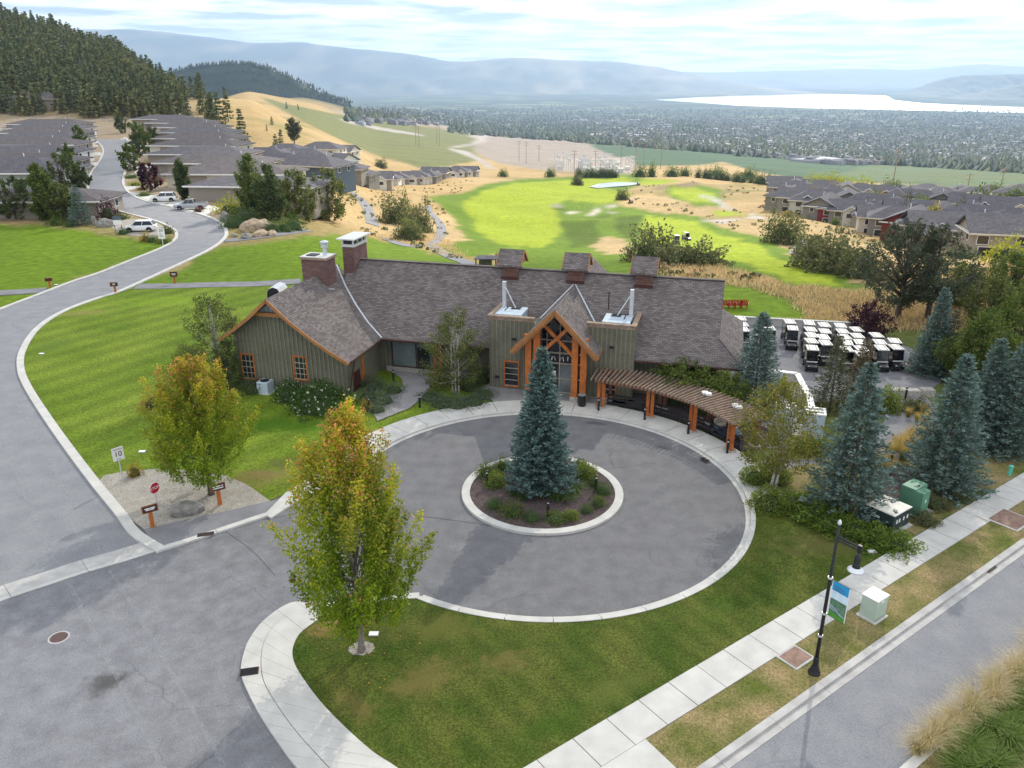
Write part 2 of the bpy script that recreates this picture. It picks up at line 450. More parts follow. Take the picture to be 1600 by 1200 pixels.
mat('hvac', (.44, .52, .60), 0.5, var=.06, scale=2)
mat('black_metal', (.018, .018, .022), 0.45, var=.2)
mat('glass', (.018, .022, .028), 0.06, var=.1, spec=.8)
mat('pale_glass', (.16, .19, .20), 0.12, var=.3, scale=.6, spec=.8)
mat('stone', (.36, .34, .31), 0.9, var=.2, scale=5, bump=.6, bscale=12)
mat('rock', (.22, .21, .195), 0.92, var=.3, scale=2.5, bump=.8, bscale=6)
mat('tan_rock', (.36, .28, .20), 0.92, var=.3, scale=2.5, bump=.8, bscale=6)
mat('white_paint', (.78, .78, .76), 0.5, var=.04)
mat('cream', (.60, .56, .48), 0.8, var=.06)
mat('taupe', (.30, .265, .225), 0.8, var=.06)
mat('greige', (.22, .205, .185), 0.8, var=.06)
mat('sage', (.30, .34, .31), 0.8, var=.05)
mat('slate_blue', (.10, .13, .17), 0.8, var=.06)
mat('house_red', (.20, .03, .025), 0.8, var=.06)
mat('stucco', (.66, .64, .60), 0.85, var=.05)
mat('box_green', (.10, .24, .16), 0.55, var=.08, scale=2)
mat('box_sage', (.42, .50, .42), 0.55, var=.06, scale=2)
mat('box_dark', (.028, .042, .044), 0.5, var=.15, scale=2)
mat('box_top', (.62, .60, .55), 0.6, var=.08)
mat('bark', (.11, .085, .065), 0.95, var=.3, scale=9, bump=.6, bscale=16)
mat('grey_bark', (.22, .19, .17), 0.95, var=.3, scale=9, bump=.6, bscale=16)
mat('birch_bark', (.62, .59, .54), 0.8, c2=(.30, .27, .24), scale=7)
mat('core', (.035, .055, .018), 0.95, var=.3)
mat('sign_white', (.80, .80, .80), 0.5, var=.03)
mat('sign_red', (.42, .015, .025), 0.45, var=.06)
mat('sign_brown', (.055, .018, .014), 0.6, var=.15)
mat('print_black', (.012, .012, .014), 0.6, var=.1)
mat('red_plastic', (.50, .012, .012), 0.45, var=.08)
mat('car_white', (.74, .75, .76), 0.28, var=.02, spec=.5, coat=.6)
mat('car_silver', (.42, .44, .46), 0.3, var=.03, metal=.4, coat=.6)
mat('car_black', (.015, .016, .02), 0.25, var=.1, coat=.6)
mat('car_blue', (.02, .045, .11), 0.28, var=.1, coat=.6)
mat('tyre', (.018, .018, .018), 0.9, var=.2)
mat('rim', (.45, .46, .47), 0.35, var=.05, metal=.7)
mat('lamp_lens', (.7, .7, .68), 0.2, var=.03)
mat('vinyl', (.42, .38, .30), 0.6, var=.05)
mat('cart_roof', (.60, .59, .56), 0.5, var=.04)
mat('banner_sky', (.02, .30, .62), 0.6, var=.05)
mat('banner_pale', (.58, .72, .84), 0.6, var=.15, scale=4)
mat('banner_land', (.05, .15, .06), 0.6, c2=(.16, .26, .20), scale=6)
mat('banner_river', (.30, .38, .48), 0.6, var=.2, scale=6)
mat('banner_grass', (.07, .26, .03), 0.6, var=.2, scale=6)
mat('paper', (.8, .8, .78), 0.7, var=.02)
mat('turquoise', (.10, .52, .42), 0.5, var=.05)

def bands(m, ang, width, k, wob=1.5):
    """mowing stripes: light and dark passes of the mower"""
    nt, b, t = parts(m); src = b.inputs['Base Color'].links[0].from_socket
    g = N(nt, 'ShaderNodeNewGeometry'); mp = N(nt, 'ShaderNodeMapping'); mp.inputs['Rotation'].default_value = (0, 0, R(ang)); nt.links.new(g.outputs['Position'], mp.inputs[0])
    w = N(nt, 'ShaderNodeTexWave'); w.inputs['Scale'].default_value = .314 / width; w.inputs['Distortion'].default_value = wob; w.inputs['Detail'].default_value = 2; w.inputs['Detail Scale'].default_value = .35
    nt.links.new(mp.outputs[0], w.inputs['Vector'])
    mr = N(nt, 'ShaderNodeMapRange'); mr.inputs[3].default_value = 1 - k; mr.inputs[4].default_value = 1 + k; nt.links.new(w.outputs['Fac'], mr.inputs[0])
    mx = N(nt, 'ShaderNodeMixRGB', blend_type='MULTIPLY'); mx.inputs[0].default_value = 1; nt.links.new(src, mx.inputs[1]); nt.links.new(mr.outputs[0], mx.inputs[2]); nt.links.new(mx.outputs[0], b.inputs['Base Color'])
def cracks(m, scale=.16, width=.008, k=.3):
    """hairline cracks in old asphalt"""
    nt, b, t = parts(m); src = b.inputs['Base Color'].links[0].from_socket; g = N(nt, 'ShaderNodeNewGeometry')
    nz = N(nt, 'ShaderNodeTexNoise'); nz.inputs['Scale'].default_value = .6; nz.inputs['Detail'].default_value = 4; nt.links.new(g.outputs['Position'], nz.inputs['Vector'])
    ad = N(nt, 'ShaderNodeMixRGB', blend_type='ADD'); ad.inputs[0].default_value = 1.6; nt.links.new(g.outputs['Position'], ad.inputs[1]); nt.links.new(nz.outputs['Color'], ad.inputs[2])
    v = N(nt, 'ShaderNodeTexVoronoi'); v.feature = 'DISTANCE_TO_EDGE'; v.inputs['Scale'].default_value = scale; nt.links.new(ad.outputs[0], v.inputs['Vector'])
    mr = N(nt, 'ShaderNodeMapRange'); mr.inputs[1].default_value = 0; mr.inputs[2].default_value = width; mr.inputs[3].default_value = 1 - k; mr.inputs[4].default_value = 1; nt.links.new(v.outputs['Distance'], mr.inputs[0])
    # only some of the cracks have opened
    n2 = N(nt, 'ShaderNodeTexNoise'); n2.inputs['Scale'].default_value = .13; nt.links.new(g.outputs['Position'], n2.inputs['Vector'])
    m2 = N(nt, 'ShaderNodeMapRange'); m2.inputs[1].default_value = .52; m2.inputs[2].default_value = .62; nt.links.new(n2.outputs['Fac'], m2.inputs[0])
    mx = N(nt, 'ShaderNodeMixRGB', blend_type='MULTIPLY'); nt.links.new(m2.outputs[0], mx.inputs[0]); nt.links.new(src, mx.inputs[1]); nt.links.new(mr.outputs[0], mx.inputs[2]); nt.links.new(mx.outputs[0], b.inputs['Base Color'])
bands(M['mown_lawn'], 35, 2.6, .13); bands(M['lawn'], -35, 1.1, .08, 2.5)
cracks(M['asphalt']); cracks(M['street_asphalt'], .13)
# ================================================================== SETTING: terrain
def in_poly(px, py, poly):
    inside = np.zeros(px.shape, bool)
    n = len(poly)
    for i in range(n):
        x0, y0 = poly[i]; x1, y1 = poly[(i + 1) % n]
        if y0 == y1: continue
        c = ((y0 > py) != (y1 > py)) & (px < (x1 - x0) * (py - y0) / (y1 - y0) + x0)
        inside ^= c
    return inside
def vnoise(x, y, seed=0):
    """cheap smooth value noise on arrays"""
    xi = np.floor(x).astype(int); yi = np.floor(y).astype(int); fx = x - xi; fy = y - yi
    fx = fx * fx * (3 - 2 * fx); fy = fy * fy * (3 - 2 * fy)
    def h(a, b):
        n = (a * 374761393 + b * 668265263 + seed * 1442695) & 0x7fffffff
        n = (n ^ (n >> 13)) * 1274126177 & 0x7fffffff
        return ((n ^ (n >> 16)) & 0xffff) / 65535.0
    return (h(xi, yi) * (1 - fx) + h(xi + 1, yi) * fx) * (1 - fy) + (h(xi, yi + 1) * (1 - fx) + h(xi + 1, yi + 1) * fx) * fy
def fbm(x, y, seed=0, o=4):
    s = 0; a = .5; t = 0
    for i in range(o):
        s = s + a * vnoise(x * 2 ** i, y * 2 ** i, seed + i); t += a; a *= .5
    return s / t

DRY = np.array((.46, .325, .15)); DRY2 = np.array((.31, .235, .135))
FAIR = np.array((.27, .335, .022)); FAIR2 = np.array((.098, .158, .013)); LAWN = np.array((.125, .198, .012))
DIRT = np.array((.30, .255, .215)); SAND = np.array((.50, .45, .38)); PATHC = np.array((.40, .38, .36))
VINE = np.array((.165, .175, .070)); VINED = np.array((.055, .095, .055)); VALLEY = np.array((.036, .056, .046)); FOREST = np.array((.20, .155, .075))
ZONES = [
 # wild shrubby ground and slopes
 ('forestfloor', FOREST, DRY2, [(-900, -900), (330, -900), (330, 110), (345, 150), (330, 205), (270, 205), (180, 180), (-900, 172)]),
 ('suburb', DRY2, DIRT, [(-900, 172), (180, 180), (330, 205), (400, 250), (400, 300), (350, 345), (150, 345), (-900, 345)]),
 ('leftlawn', LAWN, FAIR2, [(-900, 347), (60, 352), (130, 362), (200, 372), (262, 384), (200, 409), (112, 441), (0, 484), (-900, 700)]),
 ('backlawn', LAWN, FAIR2, [(150, 470), (212, 446), (275, 416), (335, 388), (420, 376), (500, 369), (560, 366), (640, 384), (720, 408), (790, 418), (860, 420), (1180, 440), (1100, 470), (800, 560), (300, 700), (60, 640)]),
 ('dark_vines', VINED, VINED * 1.25, [(860, 222), (960, 219), (1080, 232), (1150, 250), (1090, 258), (1000, 259), (930, 247)]),
 ('dark_vines', VINED, VINED * 1.35, [(1050, 224), (1200, 236), (1400, 248), (1700, 262), (2400, 262), (2400, 300), (1600, 296), (1400, 287), (1250, 280), (1180, 268), (1120, 250)]),
 ('green_vines', VINE * .8, VINED * 1.5, [(1360, 257), (1480, 258), (1700, 275), (1700, 298), (1500, 296), (1390, 285), (1300, 275)]),
 ('plateau', DIRT, DIRT * .8, [(500, 168), (600, 184), (700, 197), (800, 203), (900, 210), (930, 232), (1000, 262), (860, 268), (780, 255), (745, 240), (690, 200), (560, 185)]),
 ('vines', VINE, VINE * .82, [(405, 150), (450, 163), (520, 177), (620, 194), (700, 203), (745, 212), (738, 232), (752, 250), (690, 262), (655, 262), (600, 246), (540, 222), (490, 198), (440, 172)]),
 ('road', PATHC, DIRT, [(536, 186), (600, 200), (660, 210), (662, 213), (590, 203), (532, 189)]),
 ('road', PATHC, DIRT, [(730, 214), (748, 206), (765, 208), (758, 222), (735, 228), (705, 232), (730, 236), (760, 252), (775, 264), (766, 264), (740, 248), (700, 233), (712, 228), (738, 224), (748, 216)]),
 ('yard', DIRT * 1.3, DIRT, [(868, 248), (985, 246), (995, 262), (985, 276), (880, 268)]),
 # golf course
 ('rough', FAIR2, FAIR2 * 1.25, [(668, 307), (722, 303), (758, 288), (800, 281), (880, 276), (986, 271), (1012, 280), (975, 300), (1000, 322), (1090, 338), (1150, 362), (1190, 370), (1235, 395), (1300, 425), (1375, 452), (1300, 453), (1222, 444), (1180, 428), (1107, 412), (1060, 408), (960, 415), (860, 414), (760, 392), (725, 380), (700, 350), (692, 328)]),
 ('fairway', FAIR, FAIR * .88, [(722, 318), (758, 296), (800, 287), (880, 281), (975, 276), (990, 283), (930, 300), (880, 314), (870, 330), (880, 360), (850, 385), (800, 387), (770, 376), (742, 360), (738, 340)]),
 ('fairway', FAIR, FAIR * .9, [(1004, 336), (1085, 345), (1120, 366), (1178, 382), (1215, 404), (1262, 424), (1330, 445), (1290, 443), (1222, 437), (1190, 420), (1120, 402), (1050, 388), (1006, 372)]),
 ('fairway', FAIR, FAIR * .9, [(1048, 294), (1080, 291), (1118, 303), (1118, 318), (1085, 316), (1050, 305)]),
 ('fairway', FAIR, FAIR * .9, [(1110, 331), (1150, 331), (1165, 337), (1120, 338)]),
 ('fairway', FAIR, FAIR * .85, [(1000, 280), (1040, 279), (1060, 284), (1030, 289), (1000, 290)]),
 ('rough', FAIR2, FAIR2 * 1.2, [(1040, 290), (1085, 286), (1128, 298), (1130, 324), (1085, 322), (1045, 310)]),
 ('fairway', FAIR, FAIR * .85, [(1048, 294), (1080, 291), (1118, 303), (1118, 318), (1085, 316), (1050, 305)]),
 ('fairway', FAIR * .95, FAIR * .8, [(890, 300), (950, 296), (985, 300), (975, 312), (935, 320), (895, 315)]),
 ('tee', FAIR2 * 1.1, FAIR2, [(678, 386), (720, 379), (775, 382), (790, 396), (730, 403), (690, 396)]),
 ('tee', FAIR2 * 1.05, FAIR2, [(765, 403), (840, 392), (1010, 412), (1000, 428), (900, 434), (800, 430)]),
 ('drygap', DRY, DRY2, [(930, 372), (955, 368), (985, 382), (990, 396), (950, 398), (925, 388)]),
 ('drygap', DRY, DRY2 * 1.1, [(690, 330), (706, 336), (712, 352), (735, 374), (705, 378), (680, 360), (672, 340)]),
 ('drygap', DRY, DRY2, [(1010, 302), (1045, 308), (1090, 322), (1110, 335), (1040, 334), (985, 324), (960, 318), (985, 306)]),
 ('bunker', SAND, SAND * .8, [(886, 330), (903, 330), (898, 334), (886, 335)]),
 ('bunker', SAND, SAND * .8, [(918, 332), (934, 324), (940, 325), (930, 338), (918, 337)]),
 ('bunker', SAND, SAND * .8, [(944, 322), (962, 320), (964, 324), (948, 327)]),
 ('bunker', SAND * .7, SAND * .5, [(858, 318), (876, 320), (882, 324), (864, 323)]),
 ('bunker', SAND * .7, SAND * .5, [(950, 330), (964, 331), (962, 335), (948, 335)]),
 ('dip_shade', FAIR2 * .6, FAIR2 * .8, [(862, 324), (890, 325), (886, 328), (866, 327)]),  # dark grass bands and the shade of dips, put into the colour alone
 ('dip_shade', FAIR2 * .6, FAIR2 * .8, [(925, 339), (950, 336), (948, 340), (930, 342)]),
 ('dip_shade', DRY2 * .55, DRY2 * .7, [(1055, 288), (1090, 285), (1096, 289), (1080, 293), (1060, 292)]),
 ('dip_shade', DRY2 * .6, DRY2 * .8, [(1018, 292), (1038, 290), (1044, 294), (1026, 297)]),
 ('dip_shade', FAIR2 * .6, FAIR2 * .8, [(876, 345), (930, 345), (938, 366), (928, 384), (890, 386), (882, 362)]),
 ('dip_shade', FAIR2 * .6, FAIR2 * .8, [(966, 338), (1000, 337), (1000, 368), (984, 376), (962, 358)]),
 ('path', PATHC, PATHC * .9, [(1092, 305), (1100, 303), (1125, 312), (1145, 327), (1138, 330), (1118, 315)]),
 ('path', PATHC, PATHC * .9, [(1096, 343), (1165, 341), (1172, 335), (1180, 336), (1200, 345), (1170, 342), (1130, 346), (1098, 346)]),
 ('practice', LAWN * 1.05, FAIR2, [(1105, 443), (1150, 445), (1195, 452), (1230, 466), (1270, 494), (1230, 500), (1180, 504), (1105, 508)]),
]
def grow(c):
    return np.tile(c, (1, 1))
ts = np.concatenate([np.linspace(-1.5, -.76, 50)[:-1], np.linspace(-.76, .76, 500), np.linspace(.76, 1.5, 50)[1:]])
ysr = np.concatenate([[4, 15, 30, 45, 58], np.exp(np.linspace(math.log(66), math.log(25000), 620))])
TG, YG = np.meshgrid(ts, ysr); XG = TG * YG
ZG = zt_np(XG, YG)
nfar = np.clip((YG - 300) / 900, 0, 1) * np.clip((5000 - YG) / 2500, 0, 1)
zcG = YG * CP + (H - ZG) * SP
PXG = 800 + XG / zcG * F
PYG = 600 - ((ZG - H) * CP + YG * SP) / zcG * F
wob = (fbm(XG / 5, YG / 5, 3) - .5)
PXw = PXG + wob * np.clip(500 / YG, .3, 5) * 9 + (fbm(XG / 1.7, YG / 2.5, 4) - .5) * 8; PYw = PYG + (fbm(XG / 6, YG / 6, 9) - .5) * np.clip(300 / YG, .2, 2) * 7
n1 = fbm(XG / 14, YG / 14, 21)[..., None]; n2 = fbm(XG / 60, YG / 60, 5)[..., None]; n3 = fbm(XG / 3.2, YG / 3.2, 8)[..., None]
C = DRY * (.72 + .55 * n1) * (1 - .35 * n2) + 0 * n3
mixd = np.clip((n1 - .46) * 4, 0, 1); C = C * (1 - mixd * .5) + DRY2 * mixd * .5
mixg = np.clip((n2 - .55) * 5, 0, 1) * .55; C = C * (1 - mixg) + np.array((.15, .16, .05)) * mixg
far = np.clip((YG - 1300) / 900, 0, 1)[..., None]
nv = fbm(XG / 160, YG / 160, 31)[..., None]
VC = VALLEY * (.7 + .9 * nv) + np.clip((fbm(XG / 420, YG / 300, 77)[..., None] - .58) * 6, 0, 1) * np.array((.08, .10, .035)) + np.clip((fbm(XG / 300, YG / 260, 41)[..., None] - .66) * 7, 0, 1) * np.array((.16, .14, .10))
C = C * (1 - far) + VC * far
near = (YG < 90)[..., None]
C = np.where(near & (XG[..., None] < 12), LAWN * .95, np.where(near, np.array((.115, .135, .04)) * (.7 + .6 * n1), C))
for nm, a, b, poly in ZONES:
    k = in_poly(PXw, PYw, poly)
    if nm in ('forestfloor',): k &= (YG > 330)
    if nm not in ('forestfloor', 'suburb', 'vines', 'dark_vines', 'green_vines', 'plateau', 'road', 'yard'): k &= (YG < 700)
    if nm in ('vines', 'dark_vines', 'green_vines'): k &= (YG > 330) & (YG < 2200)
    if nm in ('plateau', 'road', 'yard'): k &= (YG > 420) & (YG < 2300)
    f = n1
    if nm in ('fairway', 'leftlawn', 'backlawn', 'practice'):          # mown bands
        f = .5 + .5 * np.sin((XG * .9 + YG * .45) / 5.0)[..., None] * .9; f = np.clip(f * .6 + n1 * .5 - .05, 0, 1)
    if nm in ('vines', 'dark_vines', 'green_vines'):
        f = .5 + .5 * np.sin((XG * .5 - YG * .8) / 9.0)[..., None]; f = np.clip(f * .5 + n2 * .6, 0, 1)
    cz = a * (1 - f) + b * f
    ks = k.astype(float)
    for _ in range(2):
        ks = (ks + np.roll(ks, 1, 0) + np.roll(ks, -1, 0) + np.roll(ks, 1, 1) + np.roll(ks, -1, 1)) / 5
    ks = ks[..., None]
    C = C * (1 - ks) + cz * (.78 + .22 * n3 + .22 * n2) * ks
nr, nc = TG.shape
idx = np.arange(nr * nc).reshape(nr, nc)
Q = np.stack([idx[:-1, :-1], idx[:-1, 1:], idx[1:, 1:], idx[1:, :-1]], -1).reshape(-1, 4)
V = np.stack([XG, YG, ZG], -1).reshape(-1, 3)

m = bpy.data.materials.new('terrain'); m.use_nodes = True; nt = m.node_tree
b = nt.nodes['Principled BSDF']; b.inputs['Roughness'].default_value = 0.95; b.inputs['Specular IOR Level'].default_value = .08
at = N(nt, 'ShaderNodeAttribute'); at.attribute_name = 'Col'
g = N(nt, 'ShaderNodeNewGeometry')
a1 = N(nt, 'ShaderNodeTexNoise'); a1.inputs['Scale'].default_value = 0.9; a1.inputs['Detail'].default_value = 8; a1.inputs['Roughness'].default_value = .7
nt.links.new(g.outputs['Position'], a1.inputs['Vector'])
mr = N(nt, 'ShaderNodeMapRange'); mr.inputs[1].default_value = .3; mr.inputs[2].default_value = .7; mr.inputs[3].default_value = .62; mr.inputs[4].default_value = 1.34
nt.links.new(a1.outputs['Fac'], mr.inputs[0])
mx = N(nt, 'ShaderNodeMixRGB', blend_type='MULTIPLY'); mx.inputs[0].default_value = 1
nt.links.new(at.outputs['Color'], mx.inputs[1]); nt.links.new(mr.outputs[0], mx.inputs[2]); nt.links.new(mx.outputs[0], b.inputs['Base Color'])
bp = N(nt, 'ShaderNodeBump'); bp.inputs['Strength'].default_value = .35; bp.inputs['Distance'].default_value = .4
nt.links.new(a1.outputs['Fac'], bp.inputs['Height']); nt.links.new(bp.outputs[0], b.inputs['Normal'])
M['terrain'] = m
terrain = np_mesh('ground', V, Q, 'terrain', C.reshape(-1, 3).clip(0, 1), smooth=True)
tag(terrain, 'dry grass hillside with golf fairways falling away to the valley floor', 'ground', kind='structure')

# lake
mat('lake_water', (.25, .32, .38), 0.30, var=.05, scale=.002, spec=1.0, bump=.25, bscale=.05)
LK = [(1022, 156), (1090, 152), (1200, 149), (1300, 147), (1385, 149.5), (1398, 156.5), (1440, 161), (1500, 164), (1600, 167.5), (1800, 171), (2100, 173), (2100, 190), (1800, 183), (1600, 176.5), (1500, 174), (1400, 172), (1250, 168.5), (1150, 165), (1090, 160.5)]
tag(MB().poly([G(x, y, -228.0) for x, y in LK]).build('lake', 'lake_water'), 'pale shining lake lying across the far valley', 'lake', kind='structure')
tag(MB().poly([T(x, y) + Vector((0, 0, .35)) for x, y in [(921, 293), (935, 288), (960, 286), (990, 286), (1000, 288), (985, 290.5), (955, 293), (935, 295)]]).build('pond', 'lake_water'), 'small pond between the golf fairways', 'pond', kind='structure')

# mountains: each range a heightfield with its own distance
def mountain(name, label, D, W, sky, c1, c2, rough_amp, seed, mname, nx=220, nw=34):
    sx = np.array([p[0] for p in sky], float); sy = np.array([p[1] for p in sky], float)
    px = np.linspace(sx[0], sx[-1], nx)
    py = np.interp(px, sx, sy)
    py = np.convolve(np.pad(py, 4, mode='edge'), np.ones(9) / 9, 'valid')
    py = py + (fbm(px / 30, px * 0 + seed, seed) - .5) * 4 * rough_amp + (fbm(px / 7, px * 0 + seed, seed + 3) - .5) * 1.6 * rough_amp
    sl = np.array([slope(q) for q in py]); zr = H - sl * D
    tt_ = (px - 800) / F / 1.07
    ws = np.linspace(0, 1, nw)
    V = []; 
    for k, w in enumerate(ws):                       # from the foot (0) to the crest (.75) and down behind (1)
        d = D - W + W * w / .75
        fr = np.clip(w / .75, 0, 1)
        h = (fr ** 1.15) if w <= .75 else np.clip(1 - (w - .75) / .25 * 1.2, 0, 1) * 1.0
        x = tt_ * D; y = np.full_like(x, d)
        ridg = np.abs(fbm(x / (W * .16), y / (W * .16) + seed, seed + 11) - .5) * 2
        z = -236 + (zr + 236) * h - (1 - ridg) * (zr + 236) * .5 * np.sin(np.pi * min(fr, 1)) * (w < .74)
        V.append(np.stack([x, y, z], 1))
    V = np.array(V); ny_, nx_ = V.shape[:2]
    i = np.arange(ny_ * nx_).reshape(ny_, nx_)
    Q = np.stack([i[:-1, :-1], i[:-1, 1:], i[1:, 1:], i[1:, :-1]], -1).reshape(-1, 4)
    Vf = V.reshape(-1, 3)
    f = np.clip((fbm(Vf[:, 0] / (W * .1), Vf[:, 2] / (W * .03), seed + 5) - .45) * 4, 0, 1)[:, None]
    cc = np.array(c1) * (1 - f) + np.array(c2) * f
    ob = np_mesh(name, Vf, Q, mname, cc, smooth=True)
    return tag(ob, label, 'mountain', kind='structure')
mountain('mountain', 'pale blue far mountain range beyond the lake', 21000, 5500, [(980, 128), (1060, 112), (1150, 112), (1300, 107), (1450, 107), (1530, 98), (1600, 103), (1750, 104), (2100, 100)], (.05, .07, .07), (.09, .10, .08), .35, 4, 'tinted')
mountain('mountain', 'long blue forested mountain range rising behind the valley town', 14500, 4600, [(-500, 30), (-100, 38), (100, 44), (185, 41), (215, 40), (300, 50), (400, 65), (480, 62), (560, 75), (640, 80), (690, 92), (725, 97), (760, 91), (800, 88), (900, 92), (980, 96), (1040, 105), (1090, 117), (1150, 129), (1230, 140), (1330, 149)], (.035, .055, .048), (.16, .145, .10), .8, 17, 'tinted')
mountain('mountain', 'rounded blue headland on the right shore of the lake', 11500, 1500, [(1385, 156), (1400, 152), (1430, 138), (1470, 123), (1500, 116), (1600, 114), (1750, 108), (2100, 104)], (.045, .065, .055), (.08, .09, .06), .5, 29, 'tinted')
mountain('mountain', 'low wooded lakeside hill with scattered houses', 9800, 900, [(1430, 160), (1470, 155), (1530, 145), (1600, 131), (1750, 122), (2100, 118)], (.04, .06, .045), (.09, .10, .07), .5, 37, 'tinted')
hill = mountain('hill', 'dark conifer covered hill behind the vineyard', 2700, 620, [(225, 128), (280, 110), (300, 104), (330, 100), (365, 97), (400, 99), (440, 113), (480, 133), (515, 151), (545, 160)], (.028, .045, .030), (.045, .060, .035), .5, 43, 'tinted', 160, 40)
tag(hill, cat='hill')

# ================================================================== SETTING: paving
def smooth_line(pts, n=6):
    pts = [Vector(p) for p in pts]; out = []
    for i in range(len(pts) - 1):
        p0 = pts[max(i - 1, 0)]; p1 = pts[i]; p2 = pts[i + 1]; p3 = pts[min(i + 2, len(pts) - 1)]
        for k in range(n):
            t = k / n
            out.append(0.5 * ((2 * p1) + (p2 - p0) * t + (2 * p0 - 5 * p1 + 4 * p2 - p3) * t * t + (3 * p1 - p0 - 3 * p2 + p3) * t ** 3))
    out.append(pts[-1])
    return out
def offset(line, d):
    o = []
    for i, p in enumerate(line):
        a = line[max(i - 1, 0)]; b = line[min(i + 1, len(line) - 1)]
        t = (b - a); t.z = 0; t.normalize()
        o.append(p + Vector((-t.y, t.x, 0)) * d)
    return o
def band(mb, line, d0, d1, z0, z1, drape=False):
    """solid strip between two offsets of a line"""
    a, b_ = offset(line, d0), offset(line, d1)
    n = len(line); pts = []
    for i in range(n):
        ha = zt(a[i].x, a[i].y) if drape else 0; hb = zt(b_[i].x, b_[i].y) if drape else 0
        pts += [(a[i].x, a[i].y, ha + z0), (b_[i].x, b_[i].y, hb + z0), (b_[i].x, b_[i].y, hb + z1), (a[i].x, a[i].y, ha + z1)]
    f = []
    for i in range(n - 1):
        q = i * 4; r = q + 4
        f += [(q + 3, q + 2, r + 2, r + 3), (q + 2, q + 1, r + 1, r + 2), (q, q + 3, r + 3, r)]
    f += [(0, 1, 2, 3), ((n - 1) * 4 + 3, (n - 1) * 4 + 2, (n - 1) * 4 + 1, (n - 1) * 4)]
    mb.add(pts, f)
    return mb
def sheet(name, pts, z, m, label, cat='ground'):
    mb = MB().poly([(p[0], p[1], z) for p in pts])
    o = mb.build(name, m)
    if o.data.polygons[0].normal.z < 0: o.data.flip_normals()
    return tag(o, label, cat, kind='structure')
def cut_line(line, step):
    """split a line in pieces of about one length"""
    L = [0]
    for i in range(len(line) - 1): L.append(L[-1] + (line[i + 1] - line[i]).length)
    n = max(1, round(L[-1] / step)); res = []
    def at_(s):
        for i in range(len(line) - 1):
            if s <= L[i + 1] + 1e-9:
                f = (s - L[i]) / max(L[i + 1] - L[i], 1e-9)
                return line[i].lerp(line[i + 1], f)
        return line[-1].copy()
    return [[at_(L[-1] * (k + j / 4) / n) for j in range(5)] for k in range(n)]
def slabs(parent, line, d0, d1, step, z1, m='concrete', gap=.018, name='slab', z0=0.0):
    a, b_ = offset(line, d0), offset(line, d1)
    for sa, sb in zip(cut_line(a, step), zip(*[iter([])]) if False else _match(b_, len(cut_line(a, step)))):
        ca = [p.copy() for p in sa]; cb = [p.copy() for p in sb]
        ta = (ca[1] - ca[0]).normalized(); ca[0] += ta * gap; cb[0] += (cb[1] - cb[0]).normalized() * gap
        ca[-1] -= (ca[-1] - ca[-2]).normalized() * gap; cb[-1] -= (cb[-1] - cb[-2]).normalized() * gap
        MB().prism([(p.x, p.y) for p in ca] + [(p.x, p.y) for p in reversed(cb)], z0, z1 + random.uniform(-.004, .004)).build(name, m, parent)
def _match(line, n):
    L = sum((line[i + 1] - line[i]).length for i in range(len(line) - 1))
    return cut_line(line, L / n)

random.seed(4)
CC = Vector((1.71, 39.75, 0)); RI = 4.55; RO = 11.1
def circ(r, a):
    return Vector((CC.x + r * math.cos(R(a)), CC.y + r * math.sin(R(a)), 0))
def arc(r, a0, a1, n=40):
    return [circ(r, a0 + (a1 - a0) * k / n) for k in range(n + 1)]

K1px = [(254, 862), (212, 835), (187, 802), (150, 757), (112, 707), (75, 655), (45, 608), (33, 578), (36, 548), (60, 513), (100, 487), (150, 468), (182, 458), (212, 445), (275, 416), (325, 392), (347, 377), (354, 365), (347, 350), (325, 339), (282, 326), (237, 317), (205, 304), (194, 290), (193, 280), (197, 265), (208, 247), (210, 235), (202, 222), (188, 211), (172, 206)]
K2px = [(-150, 545), (-60, 508), (0, 484), (60, 461), (112, 441), (152, 428), (200, 409), (250, 389), (271, 377), (276, 367), (269, 357), (242, 345), (190, 331), (160, 320), (143, 308), (138, 297), (138, 284), (143, 269), (158, 247), (161, 233), (151, 220), (138, 212)]
K1 = smooth_line([G(*p) for p in K1px], 5); K2 = smooth_line([G(*p) for p in K2px], 5)
k1up = [p for p in K1 if p.y > 52]
sheet('road', [Vector((-78, 30, 0)), G(-120, 975), G(0, 928), G(70, 905), G(130, 885), G(190, 868), G(244, 853)] + K1[1:] + list(reversed(K2)) + [Vector((-78, 66, 0))], .0135, 'street_asphalt', 'grey street winding up between the bungalows', 'road')
kb = MB(); band(kb, K1, -.26, .26, 0, .13); tag(kb.build('kerb', 'concrete'), 'pale concrete kerb along the lawn side of the winding street', 'kerb', kind='structure')
kb = MB(); band(kb, K2, -.22, .22, 0, .12); tag(kb.build('kerb', 'concrete'), 'pale concrete kerb along the outer side of the winding street', 'kerb', kind='structure')
# forecourt
fore = [Vector((-78, 4, 0)), Vector((1, 4, 0)), Vector((-3, 22, 0)), circ(RO + .5, 240)] + arc(RO + .4, 242, 360 + 178, 80) + [Vector((-13, 44, 0)), Vector((-19, 46, 0)), Vector((-28, 51.99, 0)), Vector((-78, 51.99, 0))]
sheet('forecourt', fore, .010, 'asphalt', 'grey asphalt forecourt and turning circle', 'road')
spots(M['asphalt'], [(G(165, 1070).x, G(165, 1070).y, 1.1, .9, 35, (.045, .043, .04), .85), (G(935, 662).x, G(935, 662).y, 1.0, .4, -8, (.06, .06, .062), .7),
                     (G(1035, 700).x, G(1035, 700).y, .8, .35, -20, (.07, .07, .072), .6), (-18, 24, 15, 13, 0, (1.5, 1.53, 1.58), 1.0)])
